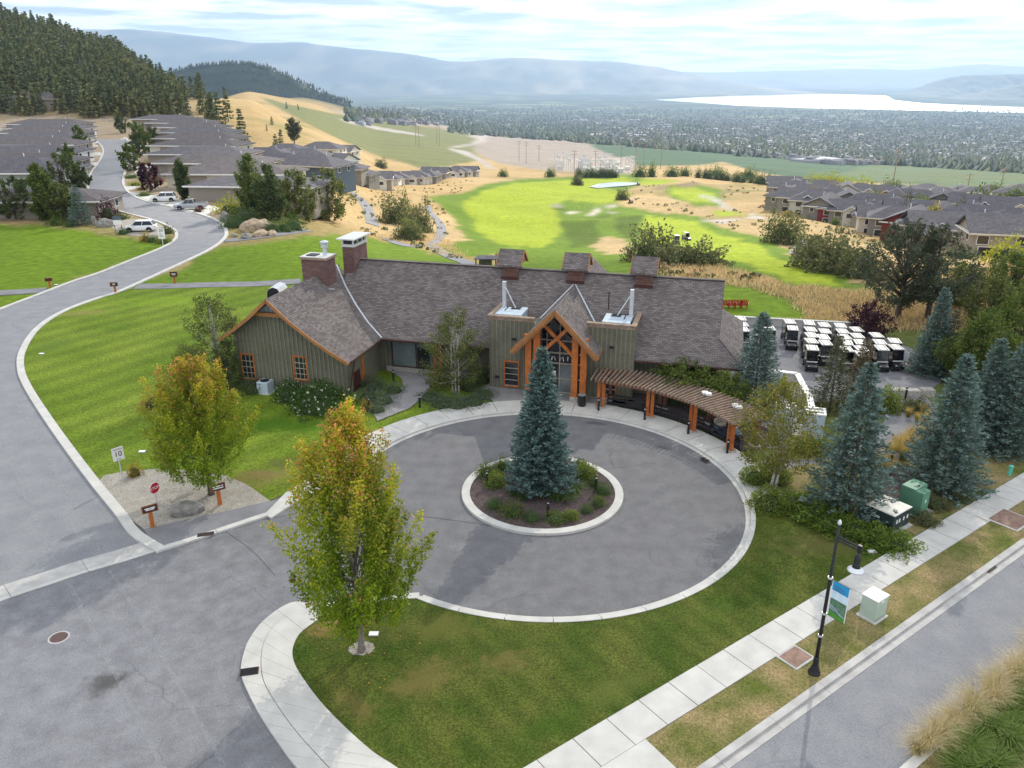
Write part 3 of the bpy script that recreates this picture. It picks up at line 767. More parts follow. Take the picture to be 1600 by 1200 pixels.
# circle kerb and gutter, in poured lengths
ring = tag(bpy.data.objects.new('circle_kerb', None), 'pale concrete kerb ring round the turning circle', 'kerb', kind='structure'); col.objects.link(ring)
A0, A1 = -121, 172
nseg = 28
for k in range(nseg):
    a = A0 + (A1 - A0) * k / nseg; b = A0 + (A1 - A0) * (k + 1) / nseg - .09
    mb = MB(); band(mb, arc(RO, a, b, 5), 0.0, -.26, 0.0, .022); band(mb, arc(RO, a, b, 5), -.262, -.50, 0.0, .135)
    mb.build('kerb_stone', 'concrete', ring)
isl = tag(bpy.data.objects.new('island_kerb', None), 'round white concrete kerb of the planted island', 'kerb', kind='structure'); col.objects.link(isl)
for k in range(16):
    a = 360 * k / 16; b = 360 * (k + 1) / 16 - .2
    band(MB(), arc(RI, a, b, 5), 0.0, .46, 0.0, .15).build('kerb_stone', 'concrete', isl)
sheet('island_bed', arc(RI - .44, 0, 355, 60), .10, 'mulch', 'dark bark mulch bed of the round island', 'bed')
# pavement round the circle
walk = tag(bpy.data.objects.new('circle_pavement', None), 'curved concrete pavement round the turning circle', 'pavement', kind='structure'); col.objects.link(walk)
slabs(walk, arc(RO + .52, -8, 172, 90), 0, -1.85, 1.75, .125)
flare = [[circ(RO + .52, 173), circ(RO + 2.37, 172), G(447, 772), G(414, 806), G(424, 812), G(470, 782)]]
MB().prism([(p.x, p.y) for p in flare[0]], 0, .12).build('slab', 'concrete', walk)
# kerb from the street corner to the circle, with its grate
KC = smooth_line([G(252, 860), G(310, 842), G(370, 822), G(418, 806)], 5)
kcr = tag(bpy.data.objects.new('corner_kerb', None), 'white kerb between the gravel bed and the forecourt', 'kerb', kind='structure'); col.objects.link(kcr)
slabs(kcr, KC, -.16, .2, 2.2, .12, 'concrete', .012, 'kerb_stone')
def grate(px, py, w, d, ang, label, z=.03):
    t = thing('drain_grate', label, 'drain', G(px, py) + Vector((0, 0, z)), R(ang), 'storm drain grates in the kerbs')
    MB().box(-w / 2, w / 2, -d / 2, d / 2, 0, .02).build('frame', 'iron', t)
    for k in range(7):
        x = -w / 2 + w * (k + .5) / 7
        MB().box(x - w / 28, x + w / 28, -d / 2 + .03, d / 2 - .03, .021, .04).build('bar', 'black_metal', t)
mb = MB(); band(mb, smooth_line([circ(RO + .25, -121.3), G(606, 937), G(560, 944), G(515, 947), G(480, 946)], 6), -.2, .2, 0, .13); tag(mb.build('kerb', 'concrete'), 'kerb return behind the upright maple joining circle and corner pavement', 'kerb', kind='structure')
# asphalt footway in front of the gravel
sheet('footway', [G(232, 842), G(225, 829), G(300, 812), G(360, 799), G(420, 785), G(440, 783), G(420, 803), G(370, 820), G(310, 840), G(252, 858)], .085, 'path_asphalt', 'strip of dark asphalt footway below the gravel bed', 'path')
# concrete gutter across the street mouth
GU = [G(-120, 975), G(0, 928), G(70, 905), G(130, 885), G(190, 868), G(244, 851)]
gut = tag(bpy.data.objects.new('gutter', None), 'broad concrete gutter across the mouth of the street', 'gutter', kind='structure'); col.objects.link(gut)
slabs(gut, smooth_line(GU, 5), .62, -.42, 3.1, .026, 'old_concrete', .012, 'slab', .0)
slabs(gut, smooth_line(GU, 5), -.43, -.66, 3.1, .034, 'concrete', .012, 'kerb_stone', .0)
# pale wheel tracks and sealed joints
def strip(name, pts, w, z, m, label):
    mb = MB(); band(mb, smooth_line([G(*p) for p in pts], 6), -w / 2, w / 2, z - .003, z)
    tag(mb.build(name, m), label, 'marking', kind='structure')
trk = bpy.data.materials.new('track'); trk.use_nodes = True; nt = trk.node_tree; bb = nt.nodes['Principled BSDF']
bb.inputs['Base Color'].default_value = (.37, .38, .39, 1); bb.inputs['Roughness'].default_value = .9
gg = N(nt, 'ShaderNodeNewGeometry'); nz = N(nt, 'ShaderNodeTexNoise'); nz.inputs['Scale'].default_value = 2.6; nz.inputs['Detail'].default_value = 8; nz.inputs['Roughness'].default_value = .7
nt.links.new(gg.outputs['Position'], nz.inputs['Vector'])
mr = N(nt, 'ShaderNodeMapRange'); mr.inputs[1].default_value = .38; mr.inputs[2].default_value = .64; mr.inputs[3].default_value = 0; mr.inputs[4].default_value = .55
nt.links.new(nz.outputs['Fac'], mr.inputs[0]); nt.links.new(mr.outputs[0], bb.inputs['Alpha']); M['track'] = trk
strip('track_mark', [(0, 688), (24, 740), (52, 805), (88, 880)], .22, .018, 'track', 'left pale wheel track up the street')
strip('track_mark', [(20, 622), (62, 690), (110, 780), (158, 862)], .2, .018, 'track', 'right pale wheel track up the street')
strip('track_mark', [(108, 912), (150, 995), (205, 1100), (262, 1215)], .2, .018, 'track', 'left pale wheel track across the forecourt')
strip('track_mark', [(172, 892), (215, 960), (270, 1055), (352, 1200)], .18, .018, 'track', 'right pale wheel track across the forecourt')
strip('seal_line', [(648, 806), (700, 812), (768, 822)], .05, .017, 'seal', 'dark sealed joint in the asphalt by the island')
strip('seal_line', [(352, 830), (395, 862), (430, 900)], .03, .017, 'seal', 'dark crack in the asphalt by the corner kerb')
strip('seal_line', [(412, 812), (470, 802)], .04, .017, 'seal', 'dark joint at the start of the pavement')
# near curved pavement
WO = smooth_line([G(*p) for p in [(492, 946), (456, 944), (416, 969), (391, 1000), (380, 1028), (377, 1053), (384, 1076), (406, 1119), (434, 1162), (462, 1200), (520, 1265), (640, 1360)]], 5)
WI = smooth_line([G(*p) for p in [(530, 955), (512, 962), (485, 980), (468, 994), (459, 1012), (458, 1031), (469, 1056), (509, 1109), (575, 1172), (622, 1204), (740, 1285), (900, 1370)]], 5)
wk = tag(bpy.data.objects.new('corner_pavement', None), 'curved concrete pavement at the forecourt corner', 'pavement', kind='structure'); col.objects.link(wk)
n = 19
for sa, sb in zip(_match(WO, n), _match(WI, n)):
    e = []
    for p, q in zip(sa, sb): e.append((p, p.lerp(q, .05), p.lerp(q, .30), p.lerp(q, .31), q))
    def shr(l):
        l = [x.copy() for x in l]; l[0] = l[0].lerp(l[1], .03); l[-1] = l[-1].lerp(l[-2], .03); return l
    a, b_, c_, d_ = shr([x[0] for x in e]), shr([x[2] for x in e]), shr([x[3] for x in e]), shr([x[4] for x in e])
    MB().prism([(p.x, p.y) for p in a] + [(p.x, p.y) for p in reversed(b_)], 0, .11).build('kerb_stone', 'concrete', wk)
    MB().prism([(p.x, p.y) for p in c_] + [(p.x, p.y) for p in reversed(d_)], 0, .125 + random.uniform(-.003, .003)).build('slab', 'concrete', wk)
# right-hand pavement
UE = [G(835, 1200), G(910, 1152), G(1000, 1098), G(1160, 1001), G(1292, 925), G(1361, 885), G(1435, 836), G(1531, 782), G(1600, 742), G(1690, 690)]
LE = [G(1010, 1164), G(1080, 1118), G(1160, 1063), G(1215, 1027), G(1292, 978), G(1396, 912), G(1476, 860), G(1597, 780), G(1700, 712)]
d = (UE[-2] - UE[1]); d.z = 0; d.normalize(); nrm = Vector((-d.y, d.x, 0))
pu = UE[3]; wv = abs((G(1215, 1027) - pu).dot(nrm))
line = [pu + d * s for s in np.linspace(-14.0, 34, 33)]
rw = tag(bpy.data.objects.new('roadside_pavement', None), 'straight concrete pavement beside the right-hand road', 'pavement', kind='structure'); col.objects.link(rw)
slabs(rw, line, 0, -wv, 1.62, .125)
# splay where the pavements meet
sp0 = G(1012, 1162)
se = pu - nrm * (wv + .015) + d * (sp0 - pu).dot(d)
MB().prism([(p.x, p.y) for p in [line[0] - nrm * (wv + .015), se, G(1052, 1200), G(1120, 1270), G(900, 1300)]], 0, .123).build('slab', 'concrete', rw)
# right road
RK = [G(1100, 1198), G(1226, 1110), G(1388, 992), G(1542, 886), G(1600, 843), G(1700, 775)]
dk = (RK[3] - RK[1]); dk.z = 0; dk.normalize(); nk = Vector((-dk.y, dk.x, 0))
kl = [RK[2] + dk * s for s in np.linspace(-20, 34, 28)]
rk = tag(bpy.data.objects.new('road_kerb', None), 'stepped concrete kerb and gutter of the right-hand road', 'kerb', kind='structure'); col.objects.link(rk)
for q in cut_line(kl, 3.0):
    q[0] += dk * .008; q[-1] -= dk * .008
    mb = MB(); band(mb, q, 0, -.30, 0, .14); band(mb, q, -.302, -.62, 0, .03); mb.build('kerb_stone', 'old_concrete', rk)
WR = abs((G(1500, 1119) - RK[2]).dot(nk))
sheet('road', [kl[0] - nk * .6, kl[-1] - nk * .6, kl[-1] - nk * WR, kl[0] - nk * WR], .012, 'street_asphalt', 'grey road running past the planted verge', 'road')
sheet('road', [kl[-1] - nk * .6, kl[-1] - nk * WR, G(1740, 640), G(1640, 560), G(1600, 585), G(1590, 610), G(1620, 690)], .011, 'street_asphalt', 'road bend beyond the blue spruces', 'road')
mb = MB(); band(mb, [p - nk * WR for p in kl], 0, -.34, 0, .14)
tag(mb.build('kerb', 'concrete'), 'far kerb of the right-hand road half buried in tall grass', 'kerb', kind='structure')
# lawns and verges
lawn = [p.copy() for p in WI[:-4]] + [line[0] + d * .1] + [p.copy() for p in line[1:18]]
lawn = [circ(RO + .49, 237)] + arc(RO + .49, 239, 352, 40) + [G(1190, 782), G(1240, 800), G(1330, 830), G(1420, 845)] + [p + nrm * .02 for p in reversed(line[:19])] + [G(760, 1300)] + [p.copy() for p in reversed(WI[:50])]
sheet('front_lawn', lawn, .10, 'lawn', 'front lawn between turning circle and pavement, patchy green and brown', 'lawn')
BR = (.19, .145, .05)
def wp(px, py): 
    p = G(px, py); return p.x, p.y
spots(M['lawn'], [(*wp(540, 975), 2.0, .9, 20, (.30, .19, .07), .9), (*wp(660, 1065), 2.2, 1.1, 40, BR, .55), (*wp(790, 1035), 1.5, .9, 30, BR, .5), (*wp(690, 985), 2.4, 1.2, 10, (.13, .13, .03), .6),
                   (*wp(1290, 850), 4.2, 1.6, 15, (.12, .115, .035), .75), (*wp(560, 1110), 1.6, .6, -45, BR, .5), (*wp(960, 1080), 2.2, .9, 30, (.11, .13, .03), .5), (*wp(1120, 960), 2.8, .9, 40, (.055, .11, .010), .3), (*wp(870, 1130), 3.2, .9, 35, (.05, .10, .010), .3)])
sheet('verge', [se + d * .02, line[-1] - nrm * wv, kl[-1] + nk * .01, kl[0] + nk * .01, G(1052, 1200) + d * .02], .10, 'verge', 'dry patchy grass verge between pavement and road', 'verge')
lawnL = [p.copy() for p in K1 if 39 < p.y < 79] 
lawnL = lawnL + [G(212, 449), G(300, 449), G(400, 447), G(440, 446), Vector((-6, 78, 0)), Vector((-6, 56, 0))] + arc(RO + 2.36, 118, 172, 20) + [G(447, 772), G(416, 786), G(300, 815)]
sheet('left_lawn', lawnL, .05, 'mown_lawn', 'bright mown lawn between the street and the clubhouse', 'lawn')
spots(M['mown_lawn'], [(*wp(410, 745), 2.4, 1.6, 10, (.20, .15, .06), .8), (*wp(445, 725), 1.6, 1.2, 10, (.10, .11, .03), .7), (*wp(130, 490), 3, 1.2, 20, (.26, .2, .08), .5), (*wp(85, 540), 2, 3, 10, (.09, .15, .02), .6), (*wp(270, 470), 8, 3, 10, (.17, .28, .015), .5), (*wp(430, 665), 8, 1.6, -5, (.05, .13, .006), .75)])
sheet('gravel_bed', [G(152, 757), G(162, 745), G(195, 738), G(260, 733), G(345, 742), G(385, 758), G(425, 786), G(360, 800), G(300, 813), G(227, 830), G(190, 803)], .075, 'gravel', 'pebble bed round the street corner signs', 'bed')
bedE = [G(1180, 745), G(1300, 720), G(1420, 720), G(1560, 700), G(1640, 690), G(1600, 739), G(1531, 780), G(1420, 845), G(1330, 832), G(1240, 802), G(1188, 785)]
sheet('right_bed', bedE, .095, 'verge', 'grassy bed under the blue spruces', 'bed')
sheet('mulch_bed', [G(1372, 735), G(1420, 730), G(1440, 760), G(1420, 800), G(1380, 790), G(1362, 765)], .108, 'mulch', 'purple brown mulch beside the green cabinets', 'bed')
# cart yard and service road on the right
yard = [G(1128, 508), G(1240, 498), G(1345, 515), G(1425, 545), G(1480, 590), G(1450, 612), G(1410, 612), G(1200, 640), G(1150, 620)]
sheet('cart_yard', yard, .012, 'path_asphalt', 'dark asphalt yard where the golf carts are parked', 'yard')
srv = smooth_line([G(1405, 612), G(1425, 640), G(1418, 672), G(1378, 705), G(1300, 735), G(1200, 740)], 6)
mb = MB(); band(mb, srv, -1.6, 1.6, .0, .018); tag(mb.build('service_path', 'path_asphalt'), 'curved asphalt service path among the spruces', 'path', kind='structure')
mb = MB(); band(mb, [G(1380, 568), G(1420, 580), G(1470, 594)], -.1, .1, 0, .12); band(mb, [G(1365, 612), G(1400, 610), G(1455, 612)], -.1, .1, 0, .12)
tag(mb.build('kerb', 'old_concrete'), 'low kerb at the mouth of the cart yard', 'kerb', kind='structure')
# golf cart paths
def path(name, pts, w, label, m='path_asphalt', dz=.09):
    l = smooth_line([T(*p) for p in pts], 8); mb = MB(); band(mb, l, -w / 2, w / 2, dz - .3, dz, True)
    tag(mb.build(name, m), label, 'path', kind='structure')
path('cart_path', [(214, 449), (260, 448), (330, 446), (400, 445), (470, 440)], 2.3, 'level cart path crossing the lawn behind the clubhouse')
path('cart_path', [(-60, 462), (0, 459), (40, 457), (72, 454)], 2.2, 'short cart path on the far side of the street')
path('cart_path', [(548, 298), (562, 310), (574, 326), (580, 342), (583, 352)], 3.0, 'pale path dropping towards the golf course past dry grass')
path('cart_path', [(672, 384), (684, 374), (690, 360), (686, 348), (676, 336), (668, 322)], 2.2, 'narrow cart path between bushes and fairway', 'path_asphalt')
path('cart_path', [(600, 372), (640, 385), (672, 384), (705, 402), (735, 414)], 2.2, 'cart path curling behind the clubhouse roof')
path('cart_path', [(350, 377), (400, 372), (440, 366), (480, 360)], 2.0, 'gravel path below the boulders and round shrubs')
path('cart_path', [(1251, 372), (1252, 380), (1248, 390), (1244, 398)], 2.4, 'bit of cart path beside the willow bushes')
strip('crossing_line', [(62, 461), (120, 462), (178, 459)], .3, .02, 'track', 'lower worn line of the cart crossing')
strip('crossing_line', [(90, 453), (150, 452), (205, 448)], .3, .02, 'track', 'upper worn line of the cart crossing')
# paved walk to the clubhouse doors
sheet('entrance_walk', [G(590, 660), G(580, 640), G(630, 606), G(628, 594), G(612, 582), G(650, 582), G(680, 592), G(662, 622), G(640, 640)] , .115, 'paver', 'grey paver walk leading to the side doors', 'path')
sheet('entrance_court', [G(752, 612), G(764, 600), G(1000, 625), G(960, 640)] + arc(RO + 2.36, 72, 103, 12), .112, 'paver', 'paved court before the main entrance', 'path')
# ================================================================== CLUBHOUSE
BX, BY, BR_ = 3.46, 54.62, R(-14.9)
def L2W(a, b, z=0):
    return Vector((BX + a * math.cos(BR_) - b * math.sin(BR_), BY + a * math.sin(BR_) + b * math.cos(BR_), z))
club = thing('clubhouse', 'grey green timber clubhouse with purple brown shingle roof and orange posts', 'clubhouse', (BX, BY, 0), BR_)
EZ, RZ, EB, RB = 3.1, 7.8, .3, 6.2          # main eave height, ridge height, eave line, ridge line
AL, AR = -19.0, 11.1
# --- walls
w = MB()
w.prism([(-19, 1.5), (10.9, 1.5), (10.9, 10.9), (-19, 10.9)], 0, 3.7)
for a in (10.88, -18.98):
    w.add([(a, 1.5, 3.69), (a, 10.9, 3.69), (a, RB, 7.45)], [(0, 1, 2)])
w.build('wall', 'siding', club)
wl = MB()
prof = [(-3.6, 4.42), (-3.2, 4.68), (-2.8, 4.95), (-1.4, 6.0), (0, 7.15), (1.4, 6.0), (2.8, 4.95), (4.2, 4.05), (5.5, 3.25)]
front = [(-20.1 - 3.6, 0), (-20.1 + 5.3, 0)] + [(-20.1 + x, z - .12) for x, z in reversed(prof)]
n = len(front)
wl.add([(x, -4.6, z) for x, z in front] + [(x, 6.0, z) for x, z in front], [tuple(range(n)), tuple(reversed(range(n, 2 * n)))] + [(i, n + i, n + (i + 1) % n, (i + 1) % n) for i in range(n)])
wl.build('wing_wall', 'siding', club)
tw = MB()
for s in (-1, 1):
    x0, x1 = sorted((s * 1.95, s * 5.3))
    tw.box(x0, x1, 0, 4.2, 0, 4.95)
    # parapet
    o0, o1 = sorted((s * 5.3, s * 5.12)); tw.box(o0, o1, .18, 4.2, 4.951, 5.6)
    tw.box(x0, x1, 0, .18, 4.951, 5.6)
tw.box(-1.95, 1.95, 1.2, 4.2, 0, 5.0)
tw.build('tower_wall', 'siding', club)
for s in (-1, 1):
    cp = MB(); x0, x1 = sorted((s * 1.9, s * 5.42)); cp.box(x0, x1, -.1, .26, 5.6, 5.7)
    x0, x1 = sorted((s * 5.06, s * 5.42)); cp.box(x0, x1, .262, 4.0, 5.6, 5.7)
    x0, x1 = sorted((s * 1.9, s * 5.36)); cp.box(x0, x1, -.052, -.001, 5.38, 5.599)
    cp.build('parapet_cap', 'grey_timber', club)
# --- battens (board and batten cladding)
bt = MB(); sp_ = .34
def zwing(x):
    return float(np.interp(x + 20.1, [p[0] for p in prof], [p[1] for p in prof])) - .3
a = -23.6
while a < -14.9:
    bt.box(a, a + .08, -4.66, -4.6, .05, zwing(a)); a += sp_
for s in (-1, 1):
    a = 1.97
    while a < 5.28:
        x0, x1 = sorted((s * a, s * (a + .08))); bt.box(x0, x1, -.049, 0, .05, 5.37); a += sp_
    b = .1
    while b < 4.0:
        x0, x1 = sorted((s * 5.3, s * 5.34)); bt.box(x0, x1, b, b + .06, 0, 5.58); b += sp_
for a0, a1 in ((5.4, 10.9), (-14.7, -5.35)):
    a = a0
    while a < a1:
        bt.box(a, a + .06, 1.46, 1.5, .05, 3.3); a += sp_
b = -4.5
while b < 1.4:
    bt.box(-14.8, -14.76, b, b + .06, .05, 3.1); b += sp_
b = 1.6
while b < 10.8:
    bt.box(10.9, 10.94, b, b + .06, .05, 3.5); b += sp_
tag(bt.build('batten', 'siding_batten', club), kind='stuff')
# --- roofs
mr_ = MB(); TH = .22
mr_.slab([(AL, EB, EZ), (12.9, EB, EZ), (AR, EB + 1.85, EZ + 1.47), (AR, RB, RZ), (AL, RB, RZ)], TH)
mr_.slab([(AL, RB, RZ), (AR, RB, RZ), (AR, 10.25, 4.57), (12.9, 12.1, EZ), (AL, 12.1, EZ)], TH)
mr_.slab([(AR, 2.15, 4.57), (12.9, EB, EZ), (12.9, 12.1, EZ), (AR, 10.25, 4.57)], TH)
main_roof = mr_.build('roof', 'roof', club)
rc = MB(); rc.beam((AL, RB, RZ + .02), (AR, RB, RZ + .02), .32, .08); rc.beam((AR, 2.15, 4.6), (12.9, EB, EZ + .03), .2, .05)
rc.build('ridge_cap', 'roof', main_roof)
wr = MB()
rp = [(0, 7.3), (1.5, 5.98), (3.0, 4.88), (4.5, 3.92), (6.05, 3.1)]
for s in (-1, 1):
    for (x0, z0), (x1, z1) in zip(rp[:-1], rp[1:]) if s > 0 else (((0, 7.3), (1.5, 5.98)), ((1.5, 5.98), (3.0, 4.88)), ((3.0, 4.88), (4.2, 4.1))):
        e0 = EB + (z0 - EZ) / .797 + .25; e1 = EB + (z1 - EZ) / .797 + .25
        pts = [(-20.1 + s * x0, -5.5, z0), (-20.1 + s * x1, -5.5, z1), (-20.1 + s * x1, e1 if s > 0 else 6, z1), (-20.1 + s * x0, e0 if s > 0 else 6, z0)]
        wr.slab(pts if s > 0 else list(reversed(pts)), TH - .02)
wing_roof = wr.build('wing_roof', 'roof', club)
vf = MB()
for (x0, z0), (x1, z1) in zip(rp[:-1], rp[1:]):
    e0 = EB + (z0 - EZ) / .797; e1 = EB + (z1 - EZ) / .797
    vf.beam((-20.1 + x0, e0 - .02, z0 + .04), (-20.1 + x1, e1 - .02, z1 + .04), .13, .03)
vf.build('valley_flashing', 'galvanised', wing_roof)
fb = MB()
for s in (-1, 1):
    for (x0, z0), (x1, z1) in zip(rp[:-1], rp[1:]) if s > 0 else (((0, 7.3), (1.5, 5.98)), ((1.5, 5.98), (3.0, 4.88)), ((3.0, 4.88), (4.2, 4.1))):
        fb.beam((-20.1 + s * x0, -5.53, z0 - .15), (-20.1 + s * x1, -5.53, z1 - .15), .09, .24)
fb.beam((-20.1 - 1.35, -5.0, 6.0), (-20.1 + 1.35, -5.0, 6.0), .25, .28)
fb.build('barge_board', 'trim', wing_roof)
MB().add([(-20.1 - 1.2, -4.66, 6.05), (-20.1 + 1.2, -4.66, 6.05), (-20.1, -4.66, 7.0)], [(0, 1, 2)]).build('gable_panel', 'hvac', wing_roof)
er = MB()
for s in (-1, 1):
    pts = [(0, -2.1, 7.05), (s * 3.1, -2.1, 3.87), (s * 3.1, 1.35, 3.87), (0, 5.6, 7.05)]
    er.slab(pts if s > 0 else list(reversed(pts)), TH - .03)
entry_roof = er.build('entrance_roof', 'roof', club)
vf = MB(); vf.beam((.06, 5.2, 7.06), (3.05, 1.35, 3.93), .11, .03); vf.beam((-.06, 5.2, 7.06), (-3.05, 1.35, 3.93), .11, .03)
vf.build('valley_flashing', 'galvanised', entry_roof)
fb = MB()
for s in (-1, 1):
    fb.beam((0, -2.14, 6.90), (s * 3.13, -2.14, 3.70), .1, .26); fb.beam((0, -2.03, 6.66), (s * 2.95, -2.03, 3.62), .14, .2)
    fb.beam((s * 3.1, -2.0, 3.78), (s * 3.1, 1.3, 3.78), .06, .16)
fb.build('barge_board', 'trim', entry_roof)
rr = MB()
rr.slab([(-.1, 6.4, 7.55), (3.9, 6.4, 3.7), (3.9, 13.6, 3.7), (-.1, 13.6, 7.55)], .2)
rr.slab([(-.1, 13.6, 7.55), (-4.1, 13.6, 3.7), (-4.1, 6.4, 3.7), (-.1, 6.4, 7.55)], .2)
rr.build('rear_roof', 'roof', club)
rw_ = MB(); rw_.prism([(-3.4, 9), (3.2, 9), (3.2, 13.1), (-3.4, 13.1)], 0, 3.9); rw_.add([(-3.4, 13.1, 3.9), (3.2, 13.1, 3.9), (-.1, 13.1, 7.2)], [(0, 2, 1)]); rw_.build('rear_wall', 'siding', club)
for ga, gb, gr in (((-14.02, -5.2, 3.02), (-14.02, .2, 3.02), .07), ((-14, .24, 3.0), (-5.4, .24, 3.0), .07), ((5.4, .24, 3.0), (12.9, .24, 3.0), .07), ((-14.2, -4.2, 3.0), (-14.7, -4.5, .1), .05)):
    MB().tube(ga, gb, gr, n=6).build('gutter', 'sign_brown', club)
# --- chimneys
def chimney(a0, a1, b0, b1, z0, z1):
    c = MB().box(a0, a1, b0, b1, z0, z1).build('chimney', 'brick', club)
    return c
c1 = chimney(-21.2, -19.1, 1.8, 3.4, 5.2, 8.55)
m_ = MB(); m_.bbox(-21.32, -18.98, 1.68, 3.52, 8.55, 8.72, .02); m_.build('cap', 'grey_timber', c1)
MB().box(-21.28, -19.02, 1.72, 3.48, 8.721, 8.76).build('cap_flashing', 'cap_metal', c1)
m_ = MB(); m_.lathe([(.17, 0), (.17, .62), (.28, .64), (.28, .92), (.2, .94), (.34, 1.02), (.34, 1.1), (.05, 1.2)], 14, (-19.5, 2.6, 8.76)); m_.build('flue', 'galvanised', c1)
MB().box(-20.9, -20.1, 2.1, 2.9, 8.762, 8.83).build('damper', 'black_metal', c1)
m_ = MB(); m_.box(-19.12, -18.5, 1.72, 1.78, 6.28, 6.34); m_.build('flashing', 'cap_metal', c1)
c2 = chimney(-19.2, -18.2, 5.0, 7.5, 6.5, 9.0)
MB().box(-19.26, -18.14, 4.94, 7.56, 9.0, 9.22).build('collar', 'cap_metal', c2)
for x in (-19.2, -18.3):
    for y in (5.0, 5.83, 6.66, 7.38): MB().box(x, x + .1, y, y + .12, 9.22, 9.62).build('vent_post', 'cap_metal', c2)
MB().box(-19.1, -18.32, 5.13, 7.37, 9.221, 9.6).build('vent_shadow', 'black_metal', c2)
m_ = MB(); m_.slab([(-19.5, 4.6, 9.72), (-17.9, 4.6, 9.72), (-17.9, 7.9, 9.72), (-19.5, 7.9, 9.72)], .1); m_.build('cap', 'cap_metal', c2)
# --- cupolas
for a in (-5.2, 0, 5.2):
    cu = MB().box(a - .6, a + .6, RB - .75, RB + .75, 6.9, 8.35).build('cupola', 'brick', club)
    m_ = MB(); m_.slab([(a - .98, RB - 1.15, 8.25), (a + .98, RB - 1.15, 8.25), (a + .98, RB, 9.3), (a - .98, RB, 9.3)], .1)
    m_.slab([(a - .98, RB, 9.3), (a + .98, RB, 9.3), (a + .98, RB + 1.15, 8.25), (a - .98, RB + 1.15, 8.25)], .1); m_.build('cupola_roof', 'roof', cu)
    for s in (-1, 1):
        m_ = MB(); m_.add([(a + s * .9, RB - .75, 8.3), (a + s * .9, RB + .75, 8.3), (a + s * .9, RB, 9.1)], [(0, 1, 2) if s > 0 else (0, 2, 1)])
        m_.beam((a + s * 1.0, RB - 1.16, 8.19), (a + s * 1.0, RB, 9.24), .05, .14); m_.beam((a + s * 1.0, RB + 1.16, 8.19), (a + s * 1.0, RB, 9.24), .05, .14)
        m_.build('cupola_gable', 'trim', cu)
    m_ = MB()
    for k in range(4): m_.beam((a - .45, RB - .78, 7.62 + k * .15), (a + .45, RB - .78, 7.62 + k * .15), .05, .03)
    m_.box(a - .52, a + .52, RB - .8, RB - .751, 8.2, 8.28); m_.box(a - .52, a + .52, RB - .8, RB - .751, 7.48, 7.56)
    m_.build('louvre', 'red_timber', cu)
    m_ = MB(); m_.slab([(a - .72, RB - .95, 7.12), (a + .72, RB - .95, 7.12), (a + .72, RB - .74, 7.28), (a - .72, RB - .74, 7.28)], .03); m_.build('flashing', 'sign_brown', cu)
# --- windows and doors
def window(a, b, z0, z1, wd, bars=3, face='f', mat_='glass', fr='timber'):
    wn_ = MB(); f = .11
    def bx(mb, x0, x1, d0, d1, q0, q1):
        if face == 'f': mb.box(a + x0, a + x1, b - d1, b - d0, q0, q1)
        else: mb.box(a + d0, a + d1, b + x0, b + x1, q0, q1)
    h = wd / 2
    bx(wn_, -h - f, -h, 0, .09, z0 - f, z1 + f); bx(wn_, h, h + f, 0, .09, z0 - f, z1 + f)
    bx(wn_, -h, h, 0, .09, z1, z1 + f); bx(wn_, -h, h, 0, .1, z0 - f, z0)
    o = wn_.build('window', fr, club)
    p_ = MB(); bx(p_, -h, h, .045, .05, z0, z1); p_.build('pane', mat_, o)
    q = MB()
    for k in range(1, bars + 1):
        z = z0 + (z1 - z0) * k / (bars + 1); bx(q, -h, h, .05, .075, z - .022, z + .022)
    bx(q, -h, h, .05, .075, z0, z0 + .05)
    q.build('glazing_bar', 'vinyl', o)
window(-18.4, -4.6, 1.1, 2.8, .95); window(-22.75, -4.6, .75, 2.6, .95)
window(-3.6, 0, .35, 2.2, 1.0); window(3.67, 0, .35, 2.1, .95)
window(9.2, 1.5, 1.0, 2.2, 1.2, 1)
# side lounge glazing
gz = MB(); gz.box(-13.7, -10.3, 1.40, 1.44, .55, 2.75); o = gz.build('lounge_glazing', 'pale_glass', club)
q = MB()
for x in (-13.75, -11.75, -10.35): q.box(x, x + .08, 1.34, 1.40, 0, 2.8)
q.box(-13.75, -10.27, 1.35, 1.4, 2.75, 2.83); q.box(-13.75, -10.27, 1.35, 1.4, .47, .55); q.build('mullion', 'sign_brown', o)
MB().box(-11.6, -10.6, 1.33, 1.339, .05, 2.2).build('door', 'glass', club)
MB().box(-14.2, -5.4, 1.22, 1.45, 0, .46).build('plinth', 'stone', club)
for x in (-10.0, -9.55): MB().box(x, x + .26, .55, .81, 0, 2.95).build('porch_post', 'timber', club)
MB().box(-14.86 + .1, -14.7, -3.6, -2.5, 0, 2.2).build('side_door', 'sign_brown', club)
MB().box(-14.76, -14.6, -2.3, -1.95, 0, 2.95).build('porch_post', 'timber', club)
# entrance bay
eb = MB(); eb.add([(-1.95, .12, 0), (1.95, .12, 0), (1.95, .12, 4.75), (0, .12, 6.72), (-1.95, .12, 4.75)], [(0, 1, 2, 3, 4)])
eg = eb.build('entrance_glazing', 'glass', club)
q = MB()
for x in (-1.95, -1.0, -.04, .92, 1.87): q.box(x, x + .08, .02, .1, 0, 4.7 if abs(x) > .5 else 6.4)
for z in (2.35, 3.15, 4.1): q.box(-1.9, 1.9, .03, .099, z, z + .1)
for z in (.12, 1.2): q.box(-1.9, 1.9, .035, .098, z, z + .06)
q.build('mullion', 'vinyl', eg)
for s in (-1, 1):
    x0, x1 = sorted((s * .06, s * .9)); MB().box(x0, x1, .06, .11, .15, 2.3).build('door', 'pale_glass' if s > 0 else 'glass', club)
MB().box(-.55, -.27, .045, .058, 1.45, 1.8).build('notice', 'paper', club)
random.seed(3)
